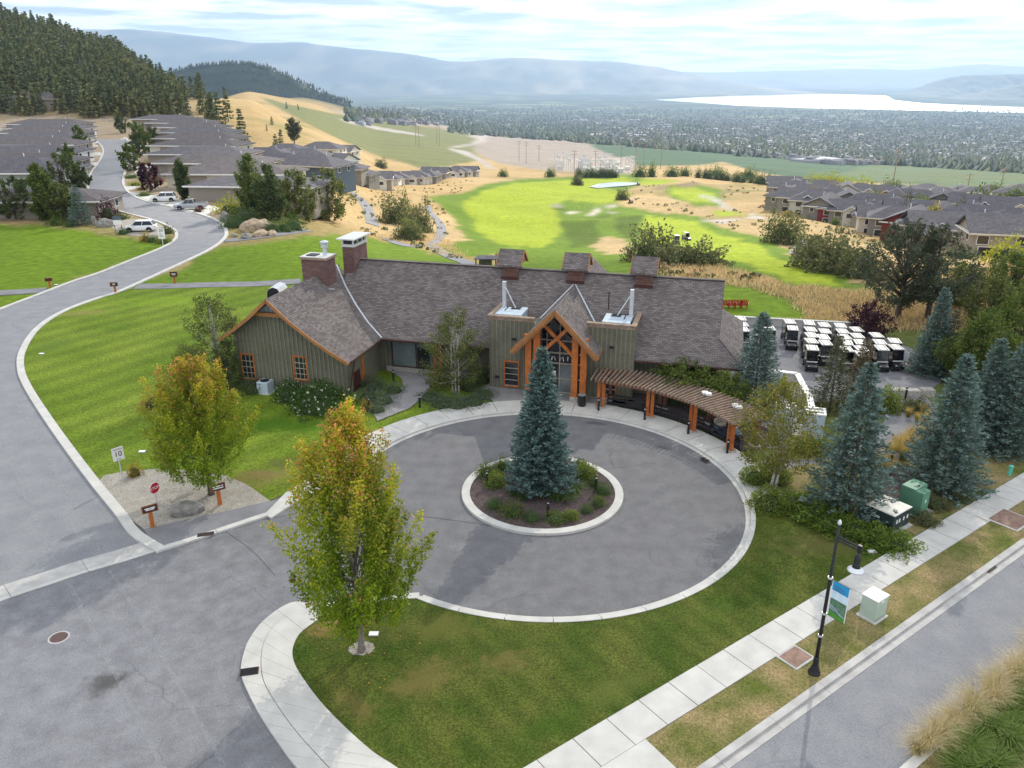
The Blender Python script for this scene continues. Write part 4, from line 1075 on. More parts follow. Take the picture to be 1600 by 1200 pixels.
for k in range(7):
    x = -.9 + k * .3; z = 2.62 + random.uniform(-.05, .05)
    m_ = MB(); m_.beam((x, .0, z), (x + random.uniform(-.14, .2), .0, z + .34), .06, .03); m_.build('transom_letter', 'paper', eg)
for s in (-1, 1):
    for x in (1.38, 2.0):
        c = s * x
        po = MB().box(c - .22, c + .22, -1.52, -1.08, .5, 6.9 - abs(c) * 1.03 - .25).build('entrance_post', 'timber', club)
        MB().bbox(c - .29, c + .29, -1.59, -1.01, 0, .5, .04).build('stone_base', 'stone', po)
    m_ = MB(); m_.beam((s * 1.25, -1.30 + s * .12, 3.45), (-s * .95, -1.30 + s * .12, 5.68), .22, .24); m_.build('cross_brace', 'timber', club)
for s in (-1, 1): MB().beam((s * 2.3, -1.3, 4.75), (s * 1.2, -1.3, 4.75), .3, .3).build('tie_beam', 'timber', club)
for a, z in ((-3.4, 3.95), (3.75, 3.95), (-4.7, .9)):
    MB().box(a - .14, a + .14, -.2, -.04, z, z + .14).build('wall_light', 'black_metal', club)
# roof vents
for a, b, z in ((-22.9, 3.0, 4.6), (-22.0, 4.2, 5.3)):
    m_ = MB(); m_.lathe([(.1, 0), (.1, .8), (.19, .82), (.19, 1.0), (.04, 1.05)], 10, (a, b, z)); m_.build('vent_pipe', 'galvanised', club)
vh = MB()
pr = [(0.0, 0), (.05, .5), (.25, .8), (.6, .95), (1.0, .85), (1.2, .55)]
k = len(pr)
vh.add([(-23.6 + x, 0.2, 5.6 + z) for x, z in pr] + [(-23.6 + x, 1.4, 5.75 + z) for x, z in pr], [tuple(range(k)), tuple(reversed(range(k, 2 * k)))] + [(i, k + i, k + (i + 1) % k, (i + 1) % k) for i in range(k)])
vh.box(-23.2, -22.6, .4, 1.2, 4.9, 5.7)
vh.build('exhaust_hood', 'galvanised', club)
vh = MB(); vh.add([(-23.58 + x * .96, .19, 5.62 + z * .95) for x, z in pr], [tuple(range(k))]); vh.build('exhaust_mouth', 'black_metal', club)
MB().tube((2.9, 3.6, 5.4), (2.9, 3.6, 7.1), .04, n=6).build('roof_mast', 'sign_brown', club)
# --- rooftop air handlers standing behind the parapets
for s, lab in ((-1, 'silver air handling unit on the flat roof left of the entrance gable'), (1, 'silver air handling unit on the flat roof right of the entrance gable')):
    p = L2W(s * 4.0 if s < 0 else 3.9, 1.45, 4.95)
    t = thing('rooftop_unit', lab, 'air handler', p, BR_, 'rooftop air handling units')
    c = MB()
    c.box(-.95, .95, -1.05, 1.1, 0, .62); c.build('casing', 'hvac', t)
    for k in range(3):
        MB().bbox(-1.0, 1.0, -1.08 + k * .74, -1.08 + k * .74 + .7, .62, .78, .03).build('top_panel', 'hvac', t)
    MB().box(.2 * -s - .35, .2 * -s + .35, .35, 1.0, .785, .83).build('fan_grille', 'black_metal', t)
    m_ = MB(); x = s * .95; m_.beam((x * .5, -.2, .8), (x * .5, .95, .8), .06, .06); m_.beam((x, .95, .8), (x * .0, .95, .8), .06, .06); m_.build('pipe_frame', 'black_metal', t)
    p2 = L2W(s * 4.75, 2.2, 4.95)
    t2 = thing('sign_mast', 'galvanised steel mast with a slanting stay at the %s parapet' % ('left' if s < 0 else 'right'), 'mast', p2, BR_, 'masts beside the air handlers')
    MB().box(-.13, .13, -.13, .13, 0, 2.75).build('mast', 'galvanised', t2)
    m_ = MB(); m_.tube((-s * .0, -.05, 2.5), (-s * .95, -.3, .85), .045, n=6); m_.build('stay', 'galvanised', t2)
t = thing('condenser', 'pale blue air conditioning condenser against the gable wall', 'air conditioner', L2W(-21.1, -5.25), BR_)
MB().bbox(-.45, .45, -.45, .45, .06, .95, .04).build('case', 'hvac', t); MB().box(-.55, .55, -.55, .55, 0, .06).build('pad', 'concrete', t)
m_ = MB(); m_.lathe([(.34, .951), (.34, .975), (.05, .98)], 16); m_.build('fan_guard', 'black_metal', t)
# ================================================================== PERGOLA
pg = thing('pergola', 'curved red brown timber pergola with close rafters beside the entrance', 'pergola', circ(13.4, 46), 0)
po_ = circ(13.4, 46)
def pc(r, a, z): 
    p = circ(r, a); return (p.x - po_.x, p.y - po_.y, z)
for a in (69.5, 53.5, 38.5, 23.5):
    for r in (12.95, 14.9):
        for da in (-.75, .75):
            c = pc(r, a + da, 0)
            o = MB().add(*(lambda m_: (m_.v, m_.f))(MB().beam((c[0], c[1], .12), (c[0], c[1], 2.1), .2, .2))).build('post', 'timber' if r < 14 else 'red_timber', pg)
        c = pc(r, a, 0); MB().bbox(c[0] - .34, c[0] + .34, c[1] - .34, c[1] + .34, .0, .2, .03).build('post_base', 'stone', pg)
for r in (12.85, 13.07, 14.95):
    for a0, a1 in ((71.5, 53.5), (53.5, 38.5), (38.5, 21.0)):
        MB().beam(pc(r, a0, 2.14), pc(r, a1, 2.14), .09, .24).build('beam', 'red_timber', pg)
nr_ = 41
for k in range(nr_):
    a = 72.2 + (20.2 - 72.2) * k / (nr_ - 1) + random.uniform(-.12, .12)
    MB().beam(pc(12.3, a, 2.34), pc(15.3, a, 2.34), .058, .17).build('rafter', 'grey_timber', pg)
for a in (38.5, 28):
    for da in (-.5, .6):
        c = pc(14.2, a + da, 2.66); MB().bbox(c[0] - .2, c[0] + .2, c[1] - .16, c[1] + .16, 2.42, 2.58, .04).build('lamp_head', 'white_paint', pg)
# rail behind the pergola posts
fl = thing('low_fence', 'black low rail fence running along under the pergola', 'fence', circ(13.6, 45), 0)
q0 = circ(13.6, 45)
for k in range(9):
    a = 68 - k * 5.6; c = circ(13.6, a) - q0
    MB().box(c.x - .04, c.x + .04, c.y - .04, c.y + .04, 0, .95).build('post', 'black_metal', fl)
    if k < 8:
        e = circ(13.6, a - 5.6) - q0
        for z in (.3, .6, .9): MB().beam((c.x, c.y, z), (e.x, e.y, z), .05, .14).build('rail', 'black_metal', fl)
sheet('pergola_bed', arc(13.7, 68, 22, 16) + arc(17.5, 22, 66, 16), .112, 'mulch', 'planted bed behind the pergola', 'bed')
# ================================================================== SERVICE COURT on the right
sc = thing('retaining_wall', 'white topped concrete retaining wall round the sunken service court', 'wall', G(1250, 640), 0)
g0 = G(1250, 640)
def rel(p, q): 
    return p - q
seq = [G(1196, 596, 0), G(1243, 602, 0), G(1262, 640, 0), G(1268, 668, 0)]
for i in range(3):
    a, b = rel(seq[i], g0), rel(seq[i + 1], g0)
    MB().beam((a.x, a.y, .45), (b.x, b.y, .45), .3, .9).build('wall_panel', 'stucco', sc)
    MB().beam((a.x, a.y, .95), (b.x, b.y, .95), .42, .1).build('coping', 'white_paint', sc)
sheet('service_court', [G(1150, 620), G(1196, 597), G(1243, 603), G(1264, 650), G(1268, 700), G(1190, 700), G(1160, 660)], .02, 'old_concrete', 'concrete floor of the service court', 'yard')
rl = thing('railing', 'dark metal picket railing of the service court', 'railing', G(1230, 632), 0)
r0 = G(1230, 632); ra, rb = G(1192, 628) - r0, G(1259, 638) - r0
for z in (.15, 1.0): MB().beam((ra.x, ra.y, z), (rb.x, rb.y, z), .05, .05).build('rail', 'black_metal', rl)
for k in range(27):
    c = ra.lerp(rb, k / 26); MB().box(c.x - .014, c.x + .014, c.y - .014, c.y + .014, 0.0, 1.0).build('picket', 'black_metal', rl)
for (px, py, lab) in ((1268, 682, 'tall pale blue steel cabinet with open white top frame beside the spruce'), (1222, 672, 'pale blue steel cabinet half hidden behind the birch')):
    t = thing('equipment_cabinet', lab, 'cabinet', G(px, py), R(-18))
    MB().box(-.62, .62, -.55, .55, 0, 1.75).build('case', 'hvac', t)
    q = MB(); q.box(-.66, .66, -.59, -.44, 1.75, 1.85); q.box(-.66, .66, .44, .59, 1.75, 1.85); q.box(-.66, -.52, -.44, .44, 1.75, 1.85); q.box(.52, .66, -.44, .44, 1.75, 1.85); q.box(-.52, .52, -.06, .06, 1.75, 1.85); q.build('top_frame', 'white_paint', t)
    MB().box(-.52, .52, -.44, .44, 1.752, 1.77).build('fan_grille', 'greige', t)
    MB().box(-.03, .0, -.56, -.551, .1, 1.65).build('door_seam', 'greige', t)
# little starter hut roof behind the ridge
t = thing('starter_hut', 'small shelter with flat grey roof behind the clubhouse ridge', 'hut', T(762, 421), R(-14))
m_ = MB(); m_.slab([(-2, -1.4, 2.35), (2, -1.4, 2.55), (2, 1.4, 2.6), (-2, 1.4, 2.4)], .14); m_.build('roof', 'grey_roof', t)
for x in (-1.7, 1.7):
    for y in (-1.1, 1.1): MB().box(x - .08, x + .08, y - .08, y + .08, 0, 2.4).build('post', 'sign_brown', t)
MB().box(-1.5, .5, .6, 1.0, 0, 2.2).build('wall', 'siding', t)
t.scale = (.75, .75, .62)
# ================================================================== PLANTS
def rngv(r, n): 
    v = r.normal(size=(n, 3)); return v / np.linalg.norm(v, axis=1)[:, None]
def leaf_quads(Cn, size, r, axis=None, aspect=.55, flat=0.0):
    """diamond leaves round centres Cn; axis: preferred long direction"""
    n = len(Cn); u = rngv(r, n)
    if axis is not None: u = u * .6 + axis; u /= np.linalg.norm(u, axis=1)[:, None]
    w = rngv(r, n)
    if flat: w[:, 2] *= (1 - flat)
    v = np.cross(u, w); v /= np.linalg.norm(v, axis=1)[:, None] + 1e-9
    s = (size * r.uniform(.65, 1.3, n))[:, None] if np.isscalar(size) else (size * r.uniform(.65, 1.3, n))[:, None]
    V = np.stack([Cn - u * s * .5, Cn + v * s * aspect * .5, Cn + u * s * .5, Cn - v * s * aspect * .5], 1).reshape(-1, 3)
    return V, np.arange(4 * n).reshape(-1, 4)
def merge(lst):
    V = []; Q = []; C_ = []; o = 0
    for v, q, c in lst:
        V.append(v); Q.append(q + o); C_.append(c); o += len(v)
    return np.concatenate(V), np.concatenate(Q), np.concatenate(C_)
def pal(r, n, *cols):
    """random mix of (weight, colour) with small variation"""
    wts = np.array([c[0] for c in cols], float); k = r.choice(len(cols), n, p=wts / wts.sum())
    c = np.array([c[1] for c in cols])[k]
    return c * r.uniform(.72, 1.25, (n, 1))

def broad_tree(name, label, cat, loc, h, rad, base, seed, colour, nspray=110, nleaf=85, leaf=.17, spray=(1.1, .33), shape=1.0, trunk_r=.14, bark='grey_bark', upright=.8, group=None, stems=1, lean=0, ragged=.12):
    """tree with trunk and limbs and a crown of leafy sprays; colour(z01, r01, rng, n) gives leaf colours"""
    r = np.random.default_rng(seed)
    t = thing(name, label, cat, loc, 0, group)
    pts = []; limbs = MB()
    for i in range(nspray):
        while True:
            z = r.uniform(0, 1); f = math.sin(math.pi * min(1, max(0, (z ** shape) * .86 + .12))) ** .75
            rr = math.sqrt(r.uniform(0.10, 1)) * (1 + r.normal() * ragged * .35); 
            if r.uniform() < f + .15: break
        a = r.uniform(0, 2 * math.pi); lump = 1 + .22 * math.sin(a * 3 + seed) * math.sin(z * 7 + seed * 2)
        pts.append((rr * f * rad * lump * math.cos(a), rr * f * rad * lump * math.sin(a), base + (h - base) * z * .95, rr, z))
    out = []
    for x, y, z, rr, zz_ in pts:
        dr = np.array([x / rad * .8, y / rad * .8, upright]); dr /= np.linalg.norm(dr)
        n = int(nleaf * r.uniform(.6, 1.3)); L = spray[0] * r.uniform(.7, 1.3) * (1 if zz_ < .9 else .7)
        s = r.uniform(-.5, .5, n); wd = spray[1] * (1 - np.abs(s) * 1.1)
        Cn = np.array([x, y, z]) + dr * (s * L)[:, None] + r.normal(size=(n, 3)) * wd[:, None] * .62
        V, Q = leaf_quads(Cn, leaf, r, np.array([0, 0, -.25]), .7)
        tint = np.array([r.uniform(.72, 1.3)] * 2 + [1.0]) if ragged > .2 else 1.0
        out.append((V, Q, colour(np.clip((Cn[:, 2] - base) / (h - base), 0, 1), np.clip(np.hypot(Cn[:, 0], Cn[:, 1]) / rad, 0, 1.2), r, n) * tint))
    V, Q, C_ = merge(out)
    np_mesh('crown', V, Q, 'leaf', C_, t)
    tk = MB()
    for s_ in range(stems):
        ox = (s_ - (stems - 1) / 2) * .25
        tk.sweep([(ox, 0, -.15), (ox * .9, 0, .25), (ox + lean * .3, 0, base), (ox + lean, .05, (base + h) / 2), (lean, 0, h * .93)], [trunk_r * 1.5, trunk_r, trunk_r * .85, trunk_r * .5, trunk_r * .12], 9)
    tk.build('trunk', bark, t, smooth=True)
    for k in range(0, len(pts), max(1, len(pts) // 34)):
        x, y, z, rr, zz_ = pts[k]
        z0 = base * .8 + (z - base) * .45
        limbs.sweep([(lean * .5, 0, z0), (x * .45, y * .45, z0 + (z - z0) * .5), (x, y, z)], [trunk_r * .36, trunk_r * .2, trunk_r * .07], 5)
    tag(limbs.build('limbs', bark, t, smooth=True), kind='stuff')
    return t

GREEN = (.115, .185, .020)
def c_maple(z, rr, r, n):
    """green inside and below, turning gold and rust towards the top and the tips"""
    k = np.clip(z * .85 + rr * .35 - .52 + r.normal(size=n) * .16, 0, 1)[:, None]
    c = np.array((.185, .275, .014)) * (1 - k) + np.array((.62, .44, .05)) * k
    red = (r.uniform(size=n) < np.clip((z - .58) * .8, .008, .26))[:, None]
    c = np.where(red, np.array((.62, .27, .095)), c)
    return c * r.uniform(.75, 1.3, (n, 1))
def c_green(z, rr, r, n): return pal(r, n, (3, (.085, .135, .024)), (2, (.13, .175, .03)), (1, (.19, .20, .05)))
def c_dark(z, rr, r, n): return pal(r, n, (3, (.065, .10, .034)), (2, (.10, .135, .045)), (.6, (.17, .16, .06)))
def c_birch(z, rr, r, n): return pal(r, n, (3, (.085, .115, .03)), (2, (.13, .16, .04)), (1.2, (.25, .25, .07)))
def c_birch_y(z, rr, r, n): return pal(r, n, (3, (.15, .175, .03)), (2, (.22, .20, .035)), (1.3, (.33, .28, .06)))
def c_yellow(z, rr, r, n): return pal(r, n, (3, (.36, .36, .02)), (2, (.25, .30, .02)))
def c_gold(z, rr, r, n): return pal(r, n, (3, (.40, .26, .04)), (2, (.30, .25, .05)))
def c_purple(z, rr, r, n): return pal(r, n, (3, (.05, .018, .030)), (2, (.09, .03, .045)))
def c_redb(z, rr, r, n): return pal(r, n, (3, (.16, .02, .02)), (2, (.10, .03, .03)))
def c_pine(z, rr, r, n): return pal(r, n, (3, (.06, .085, .05)), (2, (.10, .12, .065)), (.9, (.17, .14, .09)))

broad_tree('maple_tree', 'upright maple turning from green to gold and rust on the front lawn', 'maple tree', G(565, 1016, .1), 10.7, 2.3, 1.9, 11, c_maple, 250, 230, .112, (1.9, .28), .70, .14, upright=1.9, ragged=.3)
broad_tree('maple_tree', 'broad autumn maple growing in the pebble bed by the signs', 'maple tree', G(330, 772, .08), 8.3, 2.85, 1.75, 23, c_maple, 190, 220, .118, (1.5, .31), .66, .16, 'bark', upright=1.5, ragged=.3)
broad_tree('birch_tree', 'weeping birch with white stems by the clubhouse walk', 'birch tree', G(712, 612, .1), 6.6, 2.5, .6, 31, c_birch, 130, 80, .12, (1.0, .3), .62, .07, 'birch_bark', .4, stems=3)
broad_tree('birch_tree', 'slender birch at the left gable corner of the clubhouse', 'birch tree', L2W(-25.2, -4.9), 7.6, 2.2, .9, 37, c_birch, 130, 80, .12, (1.1, .3), .8, .08, 'birch_bark', .5, stems=2)
broad_tree('birch_tree', 'yellowing birch with white trunks at the pergola end', 'birch tree', G(1205, 776, .1), 7.0, 2.1, 1.8, 41, c_birch_y, 150, 75, .12, (1.0, .34), .9, .085, 'birch_bark', .5, stems=2, lean=.5)
broad_tree('dark_tree', 'dark leafy tree in the shade between birch and gable window', 'tree', L2W(-23.9, -5.6), 3.9, 1.2, .3, 43, c_dark, 50, 70, .13, (.8, .3), .8, .06, 'bark')
vine = broad_tree('vine_shrub', 'green climbing shrub sprawling over the pergola rafters', 'shrub', circ(16.3, 50), 3.5, 2.2, 1.5, 47, c_green, 90, 75, .15, (.9, .34), 1.0, .05, 'bark', .2)
vine2 = broad_tree('vine_shrub', 'green climbing shrub beside the pergola lamps', 'shrub', circ(16.6, 39), 3.1, 1.6, 1.2, 48, c_green, 60, 75, .15, (.9, .34), 1.0, .05, 'bark', .2)

def spruce_mesh(t, h, rad, seed, c1, c2, lev=30, per=9, dens=1.0, q=.17, low=.05, pw=.8):
    r = np.random.default_rng(seed); P_ = []; A_ = []; S_ = []
    for i in range(lev):
        f = (i + r.uniform(-.3, .3)) / lev; f = min(max(f, 0), .985); z = h * (low + (1 - low) * f)
        nb = max(4, int(per * (1 - f * .55)))
        for b in range(nb):
            a = 2 * math.pi * (b + r.uniform(-.35, .35)) / nb + i * 1.3
            L = rad * (1 - f) ** pw * r.uniform(.78, 1.12) + .10
            d = np.array([math.cos(a), math.sin(a), 0]); sd = np.array([-d[1], d[0], 0])
            K = max(3, int(7 * dens * L / rad + 3))
            for s in np.linspace(.22, 1, K):
                p = np.array([0, 0, z]) + d * L * s + np.array([0, 0, -.24 * L * s + .20 * L * s * s * s])
                wd = (.30 * L * (1 - s) + .09) 
                for side in (-1, 0, 1):
                    qn = p + sd * side * wd * r.uniform(.5, 1.1) + np.array([0, 0, r.uniform(-.05, .07)])
                    P_.append(qn); A_.append(d * .7 + sd * side * .7 + np.array([0, 0, -.1 + .4 * s])); S_.append(s)
    P_ = np.array(P_); A_ = np.array(A_); S_ = np.array(S_); n = len(P_)
    P2 = np.concatenate([P_, P_ + r.normal(size=(n, 3)) * .06]); A2 = np.concatenate([A_, A_ * .8]); S2 = np.concatenate([S_, S_])
    V, Q = leaf_quads(P2, q * (h / 8), r, A2 * 1.6, .42)
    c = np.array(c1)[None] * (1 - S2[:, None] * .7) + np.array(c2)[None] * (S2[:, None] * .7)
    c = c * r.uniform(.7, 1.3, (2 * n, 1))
    np_mesh('crown', V, Q, 'needle', c, t)
    MB().sweep([(0, 0, -.2), (0, 0, .3), (0, 0, h * .5), (0, 0, h * .97)], [.17 * h / 8, .13 * h / 8, .08 * h / 8, .012], 8).build('trunk', 'bark', t, smooth=True)
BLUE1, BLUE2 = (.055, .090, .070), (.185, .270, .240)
t = thing('spruce_tree', 'dense blue spruce standing in the planted island', 'spruce tree', CC + Vector((-.1, .3, .1)))
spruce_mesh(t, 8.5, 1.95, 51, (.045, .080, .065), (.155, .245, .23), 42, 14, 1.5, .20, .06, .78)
SPR = [
 (1176, 642, 7.3, 2.2, 61, 'tall blue spruce between pergola and service court'),
 (1322, 800, 8.7, 2.35, 62, 'big blue spruce in front of the service path, beside the dark cabinet'),
 (1468, 762, 8.2, 2.5, 63, 'broad blue spruce beside the green cabinet'),
 (1565, 706, 7.4, 2.1, 64, 'blue spruce by the road bend'),
 (1528, 696, 7.3, 1.9, 65, 'blue spruce squeezed between two larger spruces'),
 (1452, 584, 7.0, 1.7, 66, 'narrow blue spruce at the edge of the cart yard'),
]
for px, py, h, rad, sd, lab in SPR:
    t = thing('spruce_tree', lab, 'spruce tree', G(px, py, .05), random.uniform(0, 6))
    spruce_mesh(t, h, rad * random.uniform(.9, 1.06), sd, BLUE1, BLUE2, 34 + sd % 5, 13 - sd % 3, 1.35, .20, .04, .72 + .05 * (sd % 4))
for px, py, h, rad, sd, lab in ((1296, 640, 5.6, 1.7, 71, 'brownish young pine in front of the parked carts'), (1338, 628, 4.9, 1.1, 72, 'rust tipped young pine beside the cart yard'), (1475, 588, 5.4, 1.5, 73, 'dull green spruce against the narrow blue spruce')):
    t = thing('pine_tree', lab, 'pine tree', G(px, py), random.uniform(0, 6))
    spruce_mesh(t, h, rad, sd, (.045, .06, .03), (.15, .15, .07) if sd != 72 else (.24, .16, .08), 24, 9, 1.1, .22)
broad_tree('pine_tree', 'large dark ponderosa pine towering over the cart yard', 'pine tree', G(1402, 497), 9.6, 4.3, 1.6, 81, c_pine, 100, 110, .22, (1.15, .48), .8, .3, 'bark', .5)
broad_tree('pine_tree', 'dark ponderosa pine leaning beside its larger neighbour', 'pine tree', G(1448, 500), 9.4, 3.6, 2.0, 82, c_pine, 75, 110, .22, (1.15, .48), .7, .28, 'bark', .5)
broad_tree('pine_tree', 'bushy bright green pine behind the narrow blue spruce', 'pine tree', G(1522, 610), 6.2, 2.6, .8, 83, c_green, 150, 110, .18, (1.1, .4), .7, .18, 'bark', .8)
for k, (px, py, h, rad, lab, cf) in enumerate([(1590, 560, 6.0, 2.6, 'tall green tree at the far side of the road bend', c_green), (1500, 480, 4.4, 2.8, 'rounded light green tree below the townhouses', c_birch), (1578, 472, 5.4, 2.8, 'full green tree on the dry bank below the townhouses', c_green), (1545, 520, 5.0, 2.4, 'leafy green tree behind the bare snag', c_birch), (1602, 620, 4.0, 2.2, 'small yellow green tree beside the road bend', c_birch_y)]):
    broad_tree('leafy_tree', lab, 'tree', G(px, py), h, rad, .8, 90 + k, cf, 100, 90, .2, (1.2, .45), .8, .14, 'bark', .7)
broad_tree('purple_tree', 'dark purple leaved tree behind the rows of carts', 'tree', G(1352, 530), 3.6, 1.9, .4, 97, c_purple, 60, 80, .17, (.9, .35), .9, .1, 'bark')
sn = thing('bare_snag', 'bare dead tree snag above the green pine', 'snag', G(1518, 486))
m_ = MB(); m_.sweep([(0, 0, -.1), (.1, 0, 1.5), (.0, 0, 3.4)], [.16, .12, .03], 7); m_.build('trunk', 'grey_bark', sn, smooth=True)
for a_, z_ in ((.3, 1.8), (2.2, 2.1), (3.9, 2.4), (5.2, 2.7)):
    MB().sweep([(.05, 0, z_), (math.cos(a_) * .5, math.sin(a_) * .5, z_ + .35), (math.cos(a_) * .95, math.sin(a_) * .95, z_ + .4)], [.05, .03, .01], 5).build('branch', 'grey_bark', sn)

# --- shrubs: leafy mounds
def bush_proto(seed, cf, n=900, leaf=.11, lump=.22, name='shrub', flower=None, core=True):
    r = np.random.default_rng(seed); t = thing(name, 'x', 'shrub')
    d = rngv(r, n); d[:, 2] = np.abs(d[:, 2]) * 1.0
    rad = 1 + lump * np.sin(d[:, 0] * 5 + seed) * np.sin(d[:, 1] * 6 + 1) + lump * .7 * np.sin(d[:, 2] * 9 + d[:, 0] * 7)
    Cn = d * (rad * r.uniform(.72, 1.04, n))[:, None] * np.array([1, 1, .95])
    V, Q = leaf_quads(Cn, leaf, r, d * .5, .6); c = cf(np.clip(Cn[:, 2], 0, 1), np.hypot(Cn[:, 0], Cn[:, 1]), r, n)
    L = [(V, Q, c)]
    np_mesh('foliage', *merge(L)[:2], 'leaf', merge(L)[2], t)
    if flower:
        k = flower[0]; i = r.choice(n, k); Vf, Qf = leaf_quads(Cn[i] * 1.05, flower[2], r, None, .9)
        tag(np_mesh('blossom', Vf, Qf, 'leaf', np.tile(flower[1], (k, 1)), t), kind='stuff')
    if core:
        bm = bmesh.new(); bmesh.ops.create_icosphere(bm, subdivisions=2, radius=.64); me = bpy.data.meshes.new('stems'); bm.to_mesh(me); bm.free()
        me.materials.append(M['core']); o = bpy.data.objects.new('stems', me); col.objects.link(o); o.parent = t; o.scale = (1, 1, .95)  # dark filler ball added inside the leaves for opacity, not real stems
    return t
SH = {k: (bush_proto(*a), [False]) for k, a in {
 'green': (201, c_green), 'round': (202, lambda z, q, r, n: pal(r, n, (3, (.055, .115, .022)), (2, (.08, .15, .03))), 1300, .07, .05),
 'dark': (203, c_dark), 'yellow': (204, c_yellow), 'gold': (205, c_gold), 'purple': (206, c_purple), 'red': (207, c_redb),
 'hydr': (208, lambda z, q, r, n: pal(r, n, (3, (.05, .11, .02)), (2, (.08, .15, .03))), 1500, .10, .15, 'shrub', (90, (.62, .62, .52), .09)),
 'lav': (209, lambda z, q, r, n: pal(r, n, (3, (.11, .15, .10)), (2, (.16, .20, .13)), (.6, (.20, .20, .17))), 1200, .08, .25),
 'juniper': (210, lambda z, q, r, n: pal(r, n, (3, (.105, .175, .02)), (2, (.175, .24, .03))), 2200, .12, .35),
 'lime': (211, lambda z, q, r, n: pal(r, n, (3, (.16, .22, .035)), (2, (.24, .29, .06))), 1900, .10, .12),
 'willow': (212, lambda z, q, r, n: pal(r, n, (3, (.115, .13, .05)), (2, (.17, .18, .075)), (.9, (.28, .25, .12))), 2600, .10, .3),
}.items()}
def shrub(kind, px, py, w, h, label, group=None, name=None, z=None, cat='shrub', terrain_=False):
    p, u = SH[kind]
    loc = T(px, py) if terrain_ else G(px, py, .1 if z is None else z)
    o = place(p, u, loc - Vector((0, 0, h * .06)), random.uniform(0, 6), (w / 2, w / 2 * random.uniform(.9, 1.1), h), label, group, cat)
    if name: o.name = name
    return o
random.seed(12)
for px, py, w, h, kd in [(761, 741, 1.5, .85, 'green'), (786, 733, 1.4, .9, 'green'), (775, 757, 1.5, .9, 'lime'), (772, 792, 1.15, .65, 'round'), (800, 803, 1.5, .85, 'green'), (831, 812, 1.1, .65, 'round'), (869, 813, 1.5, .6, 'green'), (893, 809, .9, .55, 'lime'), (916, 799, .9, .5, 'round'), (935, 789, 1.0, .65, 'green'), (942, 770, 1.2, .75, 'round'), (914, 744, 1.6, .95, 'lime'), (905, 733, 1.3, .8, 'green'), (926, 757, 1.0, .7, 'green')]:
    shrub(kd, px, py, w, h, {'green': 'leafy mid green shrub on the round island', 'lime': 'light yellow green shrub on the round island', 'round': 'compact deep green shrub on the round island'}[kd], {'green': 'mid green island shrubs', 'lime': 'light green island shrubs', 'round': 'compact island shrubs'}[kd])
shrub('hydr', 500, 636, 4.4, 2.0, 'large dark green hydrangea dotted with white blooms before the gable'); shrub('hydr', 455, 622, 2.6, 1.6, 'smaller white flowered hydrangea near the gable window')
for px, py, w, h in ((562, 600, 2.0, 1.1), (585, 606, 2.2, 1.0), (575, 622, 1.9, .9), (598, 628, 2.3, .9), (616, 612, 1.9, .8), (590, 642, 1.7, .7)): shrub('lav', px, py, w, h, 'grey green mound of low shrubs left of the paver walk', 'grey green mounds left of the walk')
for px, py, w, h in ((672, 622, 2.2, .7), (692, 632, 2.4, .75), (716, 634, 2.4, .8), (740, 630, 2.4, .8), (758, 618, 2.0, .8)): shrub('lav', px, py, w, h, 'grey green low shrub under the birch by the walk', 'grey green mounds under the birch')
for px, py, w, h in ((690, 600, 2.0, 1.3), (735, 606, 2.0, 1.4), (755, 596, 1.6, 1.3)): shrub('dark', px, py, w, h, 'dark shrub in the shade behind the birch stems', 'dark shrubs behind the birch')
shrub('gold', 241, 634, 1.9, 1.25, 'round russet ornamental bush alone on the mown lawn'); shrub('gold', 211, 742, .95, .9, 'small orange bush at the top of the pebble bed')
shrub('lime', 296, 566, 2.9, 1.7, 'pale rounded shrub beside the gable corner birch'); shrub('dark', 300, 590, 2.6, 1.3, 'dark shrub under the gable corner birch')
shrub('dark', 395, 612, 1.8, 1.1, 'dark leafy shrub under the left gable window')
shrub('gold', 572, 640, .9, .9, 'little russet grass tuft at the end of the walk bed')
shrub('lime', 1200, 792, 2.3, 1.35, 'rounded light green bush at the kerb end of the circle')
for px, py, w, h in ((1180, 752, 1.9, 1.2), (1210, 752, 2.0, 1.3)): shrub('lime', px, py, w, h, 'light green shrub below the yellowing birch', 'light shrubs below the birch')
for px, py, w, h in ((1240, 792, 2.6, .9), (1270, 806, 2.6, .85), (1300, 820, 2.4, .8), (1335, 834, 2.5, .8), (1368, 846, 2.4, .8), (1395, 852, 2.2, .7)): shrub('juniper', px, py, w, h, 'spreading bright juniper edging the front lawn', 'junipers edging the lawn')
for px, py, w, h in ((1258, 700, 2.0, .9), (1275, 705, 1.8, .8)): shrub('juniper', px, py, w, h, 'juniper at the foot of the steel cabinet', 'junipers by the cabinet')
for px, py, w, h in ((1430, 800, 1.6, .6), (1460, 790, 1.8, .6), (1490, 776, 1.6, .5), (1448, 818, 1.4, .5)): shrub('willow', px, py, w, h, 'low olive ground shrub beside the green cabinet', 'low shrubs beside the cabinet')
shrub('willow', 1430, 640, 2.0, .9, 'olive shrub on the bank beside the service path'); shrub('lime', 1385, 640, 2.0, 1.9, 'light green bush at the inside of the service path')
for px, py, w, h in ((1060, 630, 2.2, 1.0), (1105, 645, 2.2, 1.0), (1140, 655, 2.0, 1.0)): shrub('dark', px, py, w, h, 'dark shrub in the bed behind the pergola', 'dark shrubs behind the pergola')
